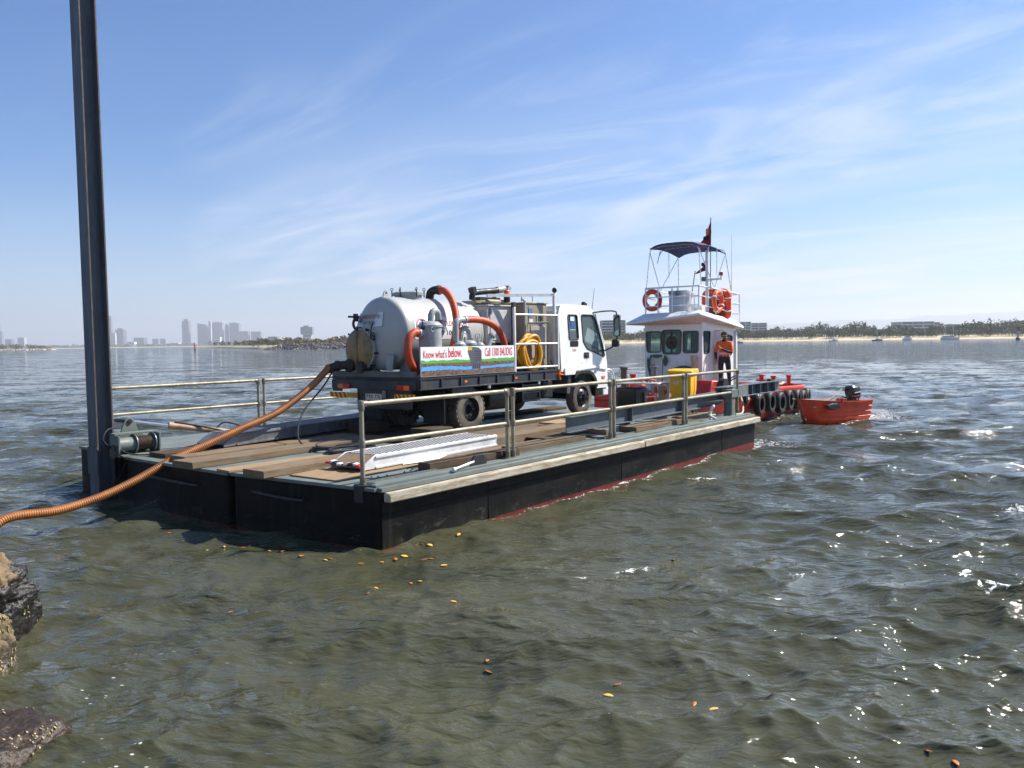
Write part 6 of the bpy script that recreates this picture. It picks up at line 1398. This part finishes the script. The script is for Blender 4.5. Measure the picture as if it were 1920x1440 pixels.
# tyre fenders, each its own thing hanging on the hull
def half_b(x):
    for (a, b, g), (c, d, h) in zip(ST, ST[1:]):
        if a <= x <= c: t_ = (x - a) / (c - a); return b + (d - b) * t_, g + (h - g) * t_, math.atan2(-(d - b), c - a)
ordn = ['nearest the barge', 'second from the barge', 'third from the barge', 'fourth from the barge', 'fifth from the barge', 'sixth from the barge', 'next to the last by the stern', 'last at the round stern']
for i, x in enumerate((.15, 1.0, 1.85, 2.65, 3.42, 4.12, 4.75, 5.3)):
    b, g, an = half_b(x); t = thing('tyre_fender', 'black tyre fender hung on the red tug side, ' + ordn[i], 'tyre', (17 + x + .10 * math.sin(an), 4.85 - b - .13, g - .43 + .03 * math.sin(i * 2.3)), an + R(random.uniform(-5, 5)), 'B', 'tyre fenders on the tug', None)
    MB().lathe([(.19, -.085), (.24, -.10), (.30, -.095), (.335, -.06), (.345, 0), (.335, .06), (.30, .095), (.24, .10), (.19, .085), (.20, .05), (.27, .03), (.27, -.03), (.20, -.05), (.19, -.085)], 28, (0, 0, 0), RX(90), ).build('tyre_ring', pm('tyre_black', (.010, .010, .010), .65, var=.3, scale=8, bump=.15, dirt=S(70, 66, 60), damt=.12), t)
    MB().tube([(-.03, .06, .27), (-.05, .13, .42)], .013, 6).tube([(.03, .06, .27), (.05, .13, .42)], .013, 6).build('hanging_line', M_rope, t)
for k, (x, y, z, lab) in enumerate(((-.55, -2.78, .78, 'round rubber roller fender at the tug side by the barge corner, left'), (.1, -2.80, .86, 'round rubber roller fender at the tug side by the barge corner, right'))):
    t = thing('roller_fender', lab, 'fender', (17 + x - .35, 4.85 + y, z), 0, 'B', 'roller fenders'); MB().lathe([(.03, -.10), (.12, -.09), (.14, -.05), (.14, .05), (.12, .09), (.03, .10)], 20, (0, 0, 0), RX(90)).build('roller', M_rubber, t); MB().cyl((0, -.115, 0), (0, .1, 0), .045, n=12).build('hub', M_gw, t)
single(MB().tube(spline([(0, 0, 0), (.5, .1, .06), (1.0, -.04, .02), (1.6, .12, .08), (2.2, .0, .03), (2.8, .1, .06)], 8), .04, 8), 'rope_bundle', M_rope, 'frayed rope bundle along the tug gunwale behind the tyres', 'rope', (17.1, 2.25, 1.0))

# ================================================================== SKIFF
DK = thing('skiff', 'small orange red aluminium skiff tied beside the tug stern', 'boat', (9.62, 24.89, 0), R(30), 'W'); DK.scale = (.85, .92, 1)
M_dk = pm('skiff_red', S(228, 74, 42), .42, var=.15, scale=4, bump=.1, bscale=30, dirt=S(150, 50, 34), damt=.35, dscale=3); M_dkin = pm('skiff_inside', S(176, 172, 166), .6, var=.15)
SS = [(-1.62, .006, .70, -.02), (-1.45, .26, .68, -.08), (-1.1, .48, .655, -.14), (-.6, .62, .62, -.17), (.0, .70, .60, -.18), (.6, .72, .59, -.18), (1.25, .70, .60, -.17)]
def skf(x, b, g, kz, s_):        # section: keel, chine, strakes, gunwale
    rk = max(0., (-.9 - x)) * .55
    X_ = x
    return [((X_ + rk * (1 - max(0, q[2]) / .7)), q[1], q[2]) for q in [(x, 0, kz), (x, s_ * b * .62, kz + .07), (x, s_ * b * .86, .10), (x, s_ * b * .90, .24), (x, s_ * b * .895, .26), (x, s_ * b * .945, .40), (x, s_ * b * .94, .42), (x, s_ * b, g), (x, s_ * (b + .03), g), (x, s_ * (b + .03), g + .03), (x, s_ * (b - .03), g + .03), (x, s_ * (b - .04), g - .05), (x, s_ * b * .70, .10), (x, 0, .06)]]
m = MB()
for s_ in (-1, 1):
    o = len(m.v)
    for st in SS: m.v += skf(*st, s_)
    k = 14
    for i in range(len(SS) - 1):
        for j in range(k - 1): a = o + i * k + j; m.f.append((a, a + k, a + k + 1, a + 1)); m.mi.append(1 if j >= 10 else 0)
m.build('hull', [M_dk, M_dkin], DK, smooth=35)
m = MB(); a = [p for p in skf(*SS[-1], -1)[:8]]; b = [p for p in skf(*SS[-1], 1)[:8]]
m.prism([(p[1], p[2]) for p in a] + [(p[1], p[2]) for p in reversed(b)][:-1], lambda y, z, d: (1.25 + d, y, z), -.03, .03); m.build('transom', M_dk, DK)
for zr in (.16, .30, .45): MB().tube([(x, -(b * (.87 + .12 * zr / .6)) - .006, zr) for x, b, g, kz in SS[2:]], .012, 5).build('pressed_rib', M_dk, DK)
MB().box(-.2, .12, -.58, .58, .36, .40).build('thwart', M_dkin, DK, bevel=.006); MB().box(.72, 1.0, -.60, .60, .38, .42).build('thwart', M_dkin, DK, bevel=.006); MB().box(-1.3, -.9, -.35, .35, .46, .50).build('thwart', M_dkin, DK, bevel=.006)
MB().prism([(.55 * math.cos(a_), .095 * math.sin(a_)) for a_ in np.linspace(0, 2 * math.pi, 21)[:-1]], lambda a, b, d: (-.75 + a * .62, d, .50 + b), -.70, -.60).build('rubber_pad', M_rubber, DK, bevel=.02)
for x in (-.4, .5): MB().cyl((x, -.70, .62), (x, -.70, .70), .018, n=8).torus((x, -.70, .73), .035, .009, RX(90), 12, 5).build('rowlock', M_black, DK)
ob = thing('outboard_motor', 'black outboard motor with red flash on the skiff transom', 'outboard', (9.62 + .90 * math.cos(R(30)), 24.89 + .90 * math.sin(R(30)), 0), R(30), 'W')
m = MB(); secs = [(.62, .15, .12), (.66, .19, .15), (.86, .22, .16), (.98, .20, .15), (1.03, .14, .10)]; vs_ = []
for z, hx_, hy_ in secs: vs_ += [(.12 + x - (z - .62) * .12, y, z) for x, y in rrect(-hx_, hx_, -hy_, hy_, .06, 3)]
m.v = vs_; n = 16
for i in range(4):
    for j in range(n): m.f.append((i * n + j, i * n + (j + 1) % n, (i + 1) * n + (j + 1) % n, (i + 1) * n + j)); m.mi.append(0)
m.f += [tuple(range(n))[::-1], tuple(range(4 * n, 5 * n))]; m.mi += [0, 0]
cw = m.build('cowl', pm('cowl_black', (.012, .012, .014), .25, var=.1), ob)
MB().box(-.09, .31, -.163, -.12, .70, .735).build('red_flash', M_red, cw); MB().prism([(-.03, .80), (.24, .82), (.26, .85), (-.02, .825)], sf, -.178, -.13).build('white_flash', M_gw, cw)
MB().box(.06, .20, -.06, .06, -.2, .62).prism([(.0, -.3), (.32, -.3), (.26, -.15), (.04, -.15)], sf, -.03, .03).build('leg', M_black, ob, bevel=.01); MB().box(-.02, .08, -.12, .12, .42, .66).tube([(.0, 0, .62), (-.35, .05, .70)], .02, 7).build('clamp_tiller', M_black, ob)
single(MB().tube(spline([(0, 0, 0), (.6, .2, -.10), (1.2, .45, -.16), (1.9, .8, -.10), (2.6, 1.2, .15)], 6), .012, 6), 'painter_line', M_rope, 'thin line from the tug stern down to the skiff bow', 'rope', (8.3, 24.45, .72), R(15), 'W')
# splash thrown up behind the skiff
m = MB(); r_ = np.random.default_rng(9)
for i in range(260):
    a = r_.normal(0, .30); b = r_.normal(0, .22); h = abs(r_.normal(0, .13)) * math.exp(-(a * a + b * b) * 3); s_ = r_.uniform(.008, .028)
    c = Vector((a, b, .02 + h)); m.lathe([(.001, -s_), (s_ * .8, -s_ * .4), (s_ * .8, s_ * .4), (.001, s_)], 5, c)
o = m.build('splash', pm('water_spray', S(236, 238, 238), .25), None, smooth=60); o.location = (11.55, 25.5, water_z(11.55, 25.5)); tag(o, 'white spray thrown up by a wave right of the skiff', None, None, 'stuff')

# ================================================================== PERSON
def person():
    t = thing('person', 'person in orange work shirt, dark trousers and cap standing at the wheelhouse door', 'person', (17.98, 3.55, .90), R(-62)); t.scale = (1.06, 1.06, 1.04)
    J = dict(pel=(0, 0, .95), spine=(0, 0, 1.12), chest=(0, .01, 1.32), neck=(0, 0, 1.49), head=(0, -.02, 1.58), top=(0, -.015, 1.72),
             rsh=(-.19, 0, 1.42), rel=(-.25, .03, 1.15), rwr=(-.24, -.03, .92), rha=(-.24, -.05, .84),
             lsh=(.19, 0, 1.42), lel=(.21, -.13, 1.12), lwr=(-.12, -.28, 1.26), lha=(-.19, -.30, 1.31),
             rhp=(-.10, 0, .90), rkn=(-.11, -.02, .50), ran=(-.12, .02, .10), rto=(-.13, -.13, .05), lhp=(.10, 0, .90), lkn=(.13, -.01, .50), lan=(.15, .02, .10), lto=(.17, -.13, .05))
    Rr = dict(pel=(.16, .12), spine=(.15, .11), chest=(.17, .12), neck=(.055, .055), head=(.075, .09), top=(.07, .085), rsh=(.07, .07), rel=(.05, .05), rwr=(.033, .03), rha=(.04, .025), lsh=(.07, .07), lel=(.05, .05), lwr=(.033, .03), lha=(.04, .025),
              rhp=(.10, .10), rkn=(.068, .07), ran=(.05, .05), rto=(.045, .035), lhp=(.10, .10), lkn=(.068, .07), lan=(.05, .05), lto=(.045, .035))
    E = [('pel', 'spine', 1), ('spine', 'chest', 0), ('chest', 'neck', 0), ('neck', 'head', 3), ('head', 'top', 3), ('chest', 'rsh', 0), ('rsh', 'rel', 0), ('rel', 'rwr', 2), ('rwr', 'rha', 3), ('chest', 'lsh', 0), ('lsh', 'lel', 0), ('lel', 'lwr', 2), ('lwr', 'lha', 3),
         ('pel', 'rhp', 1), ('rhp', 'rkn', 1), ('rkn', 'ran', 1), ('ran', 'rto', 4), ('pel', 'lhp', 1), ('lhp', 'lkn', 1), ('lkn', 'lan', 1), ('lan', 'lto', 4)]
    ks = list(J); me = bpy.data.meshes.new('body'); me.from_pydata([J[k] for k in ks], [(ks.index(a), ks.index(b)) for a, b, _ in E], [])
    o = bpy.data.objects.new('body', me); COL.objects.link(o); sk = o.modifiers.new('skin', 'SKIN'); o.modifiers.new('sub', 'SUBSURF').levels = 2
    for i, k in enumerate(ks): me.skin_vertices[0].data[i].radius = Rr[k]; me.skin_vertices[0].data[i].use_root = (k == 'pel')
    dg = bpy.context.evaluated_depsgraph_get(); ev = bpy.data.meshes.new_from_object(o.evaluated_get(dg)); bpy.data.objects.remove(o)
    V = [tuple(v.co) for v in ev.vertices]; F = [tuple(p.vertices) for p in ev.polygons]; mi = []
    for p in ev.polygons:
        c = p.center; best = (9, 0)
        for a, b, g in E:
            A, B = Vector(J[a]), Vector(J[b]); q = max(0, min(1, (c - A).dot(B - A) / (B - A).length_squared)); d = (c - (A + (B - A) * q)).length - .4 * (Rr[a][0] * (1 - q) + Rr[b][0] * q)
            if d < best[0]: best = (d, g)
        g = best[1]; g = 1 if (c.z < .99 and g == 0) else g; g = 0 if (g == 1 and c.z > 1.02) else g; mi.append(g)
    m = MB(); m.v = V; m.f = F; m.mi = mi
    for ha, wr in (('rha', 'rwr'), ('lha', 'lwr')):     # fingers rooted in the palm
        H_, Wr = Vector(J[ha]), Vector(J[wr]); d = (H_ - Wr).normalized(); sd = d.cross(Vector((0, 0, 1))).normalized(); up = sd.cross(d)
        for k in range(4):
            off = up * (.024 - .016 * k); ln = (.060, .072, .068, .052)[k]; base = H_ + off
            m.tube([base - d * .02, base + d * ln * .5 + sd * .004, base + d * ln * .8 + sd * .022, base + d * ln * .72 + sd * .045], [.010, .0095, .009, .007], 7, mi=3)
        m.tube([H_ - d * .035 + up * .02, H_ - d * .01 + up * .045 + sd * .01, H_ + d * .02 + up * .055 + sd * .025], [.012, .011, .008], 7, mi=3)
    m.lathe([(.001, -.02), (.012, -.008), (.016, .012), (.006, .03)], 8, (0, -.115, 1.605), RX(-12), mi=3)   # nose
    for s_ in (-1, 1): m.lathe([(.001, -.006), (.026, -.004), (.028, .004), (.001, .006)], 10, (s_ * .082, -.01, 1.605), RY(90), mi=3)
    skin_ = pm('skin', S(176, 122, 94), .55, var=.1); b = m.build('body', [pm('hi_vis_orange', S(240, 104, 30), .8, var=.1, scale=9, bump=.3, bscale=18), pm('navy_trousers', S(34, 38, 52), .85, bump=.3, bscale=16), pm('navy_sleeve', S(36, 40, 58), .85), skin_, pm('boots', S(52, 42, 34), .7)], t, smooth=60, fix=False)
    MB().lathe([(.098, 1.655), (.104, 1.67), (.102, 1.72), (.085, 1.765), (.045, 1.788), (.005, 1.792)], 20, (0, -.01, 0)).prism([(-.075, -.08), (.075, -.08), (.085, -.12), (.05, -.185), (-.05, -.185), (-.085, -.12)], lambda a, c, d: (a, c, 1.662 + d - (abs(c) - .08) * .2), 0, .012).build('cap', pm('cap_grey', S(92, 88, 78), .9), t)
    MB().prism(rrect(-.072, -.008, 1.615, 1.652, .014, 3), lambda a, c, d: (a, d, c), -.105, -.092).prism(rrect(.008, .072, 1.615, 1.652, .014, 3), lambda a, c, d: (a, d, c), -.105, -.092).box(-.01, .01, -.103, -.097, 1.635, 1.645).tube([(-.07, -.10, 1.64), (-.09, -.01, 1.64)], .004, 4).tube([(.07, -.10, 1.64), (.09, -.01, 1.64)], .004, 4).build('sunglasses', pm('sunglass_black', (.01, .01, .01), .1), t)
    MB().lathe([(.085, 1.475), (.09, 1.50), (.07, 1.53), (.062, 1.53)], 16, (0, .0, 0)).build('collar', pm('collar_navy', S(40, 44, 62), .85), t)
    MB().lathe([(.166, 1.085), (.170, 1.09), (.170, 1.135), (.166, 1.14)], 22, (0, 0, 0), Matrix.Diagonal((1, .78, 1))).build('reflective_band', pm('reflective_tape', S(206, 206, 200), .4), t)
person()

# ================================================================== FOREGROUND ROCKS
def rock_mat(name, dry, wet, zline):
    b = NB(name); p = b.geo(); z = b.sep(p)[2]; n = b.noise(p, 3, 8, .65); n2 = b.noise(p, 14, 6, .7); v = b.vor(p, 26)
    c = b.mix(b.mr(n, .3, .7), dry, tuple(x * .62 for x in dry)); c = b.mix(b.math('MULTIPLY', b.mr(n2, .5, .7), .5), c, tuple(x * .45 for x in dry))
    e = b.math('ADD', z, b.math('MULTIPLY', b.math('SUBTRACT', b.noise(p, 5, 6, .7), .5), .45)); k = b.mr(e, zline - .04, zline + .05)
    w = b.mix(b.mr(n2, .35, .7), wet, tuple(min(1, x * 2.2) for x in wet))
    b.set('Base Color', b.mix(k, w, c)); b.set('Roughness', b.mr(k, 0, 1, .35, .85))
    h = b.math('ADD', b.math('MULTIPLY', n, .6), b.math('ADD', b.math('MULTIPLY', n2, .35), b.math('MULTIPLY', v, .2))); b.set('Normal', b.bump(h, .9, .05)); return b.m
def rock(label, loc, size, seed, mat, oy, cut=None, rot=0, ex=.65):
    from mathutils import noise as mn
    bm = bmesh.new(); bmesh.ops.create_icosphere(bm, subdivisions=6, radius=1); sv = Vector((seed * 3.7, seed * 1.3, seed))
    for v in bm.verts:
        d = v.co.normalized(); p = Vector((math.copysign(abs(d.x) ** ex, d.x), math.copysign(abs(d.y) ** ex, d.y), math.copysign(abs(d.z) ** (ex - .05), d.z)))
        f = 1 + .26 * mn.noise(d * 1.5 + sv) + .13 * mn.noise(d * 3.6 + sv) - .09 * abs(mn.noise(d * 6 + sv)) + .05 * mn.noise(d * 13 + sv) + .035 * abs(mn.noise(d * 27 + sv)) + .018 * mn.noise(d * 55 + sv)
        v.co = Vector((p.x * size[0], p.y * size[1], p.z * size[2])) * f
    me = bpy.data.meshes.new('rock_body'); bm.to_mesh(me); fc = [(f.calc_center_median().copy(), f.normal.copy()) for f in bm.faces]; bm.free()
    me.materials.append(mat); me.polygons.foreach_set('use_smooth', [True] * len(me.polygons))
    t = thing('shore_rock', label, 'rock', loc, R(rot), 'W', 'rocks of the shore in the left foreground'); o = bpy.data.objects.new('rock_body', me); COL.objects.link(o); o.parent = t
    m = MB(); rr = random.Random(seed)
    for i in range(oy[0]):
        c, n = rr.choice(fc)
        if n.z < oy[2] or not (oy[3] < c.z + loc[2] < oy[4]) or mn.noise(c * 3.5 + sv) < oy[5]: continue
        s_ = rr.uniform(.35, 1.) * oy[1]; q = n.to_track_quat('Z', 'Y').to_matrix() @ RZ(rr.uniform(0, 360)) @ RX(rr.uniform(-30, 30))
        m.lathe([(s_ * .2, -s_ * .2), (s_ * .9, s_ * .05), (s_ * .55, s_ * .28), (s_ * .1, s_ * .22)], 6, c + n * s_ * .1, q @ Matrix.Diagonal((1, .6, 1)))
    if m.v: tag(m.build('oyster_crust', pm('oyster_shell', S(176, 160, 122), .75, var=.4, scale=14, bump=.5, bscale=60, dirt=S(92, 78, 58), damt=.5, dscale=10), t, smooth=30), kind='stuff')
    return t
MR1 = rock_mat('rock_tan', S(126, 104, 76), S(26, 23, 19), .50); MR2 = rock_mat('rock_oyster', S(128, 112, 76), S(52, 44, 32), .18); MR3 = rock_mat('rock_wet', S(76, 60, 38), S(44, 33, 20), .34)
rock('tan boulder with black wet underside at the left edge', (-5.02, 7.30, .06), (.60, .52, .54), 3, MR1, (5000, .016, -.4, -.1, .62, .08))
rock('oyster crusted boulder below the tan boulder at the left edge', (-4.62, 6.25, .12), (.58, .48, .42), 8, MR2, (9000, .019, -.4, -.1, .8, -.12))
rock('low wet brown rock awash in the bottom left corner', (-3.80, 4.85, -.24), (1.02, .92, .44), 5, MR3, (7000, .017, -.1, -.1, .5, -.02), rot=20, ex=.95)

# ================================================================== FLOATING LEAVES
LP = [(318, 1012), (345, 1018), (372, 1020), (398, 1014), (420, 1024), (445, 1019), (468, 1023), (388, 1030), (492, 1026), (455, 1031), (505, 1034), (540, 1030), (565, 1042), (610, 1052), (622, 1049), (676, 1057), (715, 1056), (740, 1048), (742, 1052), (758, 1044), (795, 1049), (808, 1047), (832, 1061), (780, 1014), (790, 1013), (806, 1024), (862, 990), (770, 1091), (787, 1090), (690, 1111), (432, 1149), (850, 1132), (916, 1270), (914, 1254), (1140, 1302), (1158, 1290), (1302, 1320), (1338, 1331), (1740, 1412), (1792, 1432), (705, 1101), (715, 1098), (530, 1038), (860, 1005), (1262, 1050)]
LM = [pm('leaf_orange', S(190, 112, 40), .55, var=.25, scale=20), pm('leaf_yellow', S(220, 172, 70), .55, var=.2, scale=20), pm('leaf_brown', S(124, 78, 40), .6, var=.3, scale=20)]
protos = []
for k in range(3):
    m = MB(); n = 6; ln, wd = .075, .017
    for i in range(n + 1):
        s_ = i / n; w = wd * math.sin(math.pi * min(1, s_ * .97 + .02)) ** .8; x = (s_ - .5) * ln; z = .004 * math.sin(s_ * 3 + k)
        m.v += [(x, -w, z + .003), (x, 0, z), (x, w, z + .002)]
    for i in range(n):
        for j in range(2): a = i * 3 + j; m.f.append((a, a + 3, a + 4, a + 1)); m.mi.append(0)
    o = m.build('floating_leaf', LM[k], None, smooth=60, fix=False); md = o.modifiers.new('thickness', 'SOLIDIFY'); md.thickness = .002; protos.append(o)
for i, (px, py) in enumerate(LP):
    o = protos[i] if i < 3 else protos[(i * 7) % 3].copy()
    if i >= 3: COL.objects.link(o)
    p = at_z(px, py, 0); z = water_z(p.x, p.y); p = at_z(px, py, z); z = water_z(p.x, p.y)
    o.location = (p.x, p.y, z + .006); o.rotation_euler = (random.uniform(-.12, .12), random.uniform(-.12, .12), random.uniform(0, 6.28)); s_ = random.uniform(.75, 1.15) * (1 if py > 1080 else 1.15); o.scale = (s_, s_ * random.uniform(.7, 1.5), s_)
    tag(o, 'small orange or yellow fallen leaf floating on the murky water', 'leaf', 'fallen leaves adrift beside the barge')
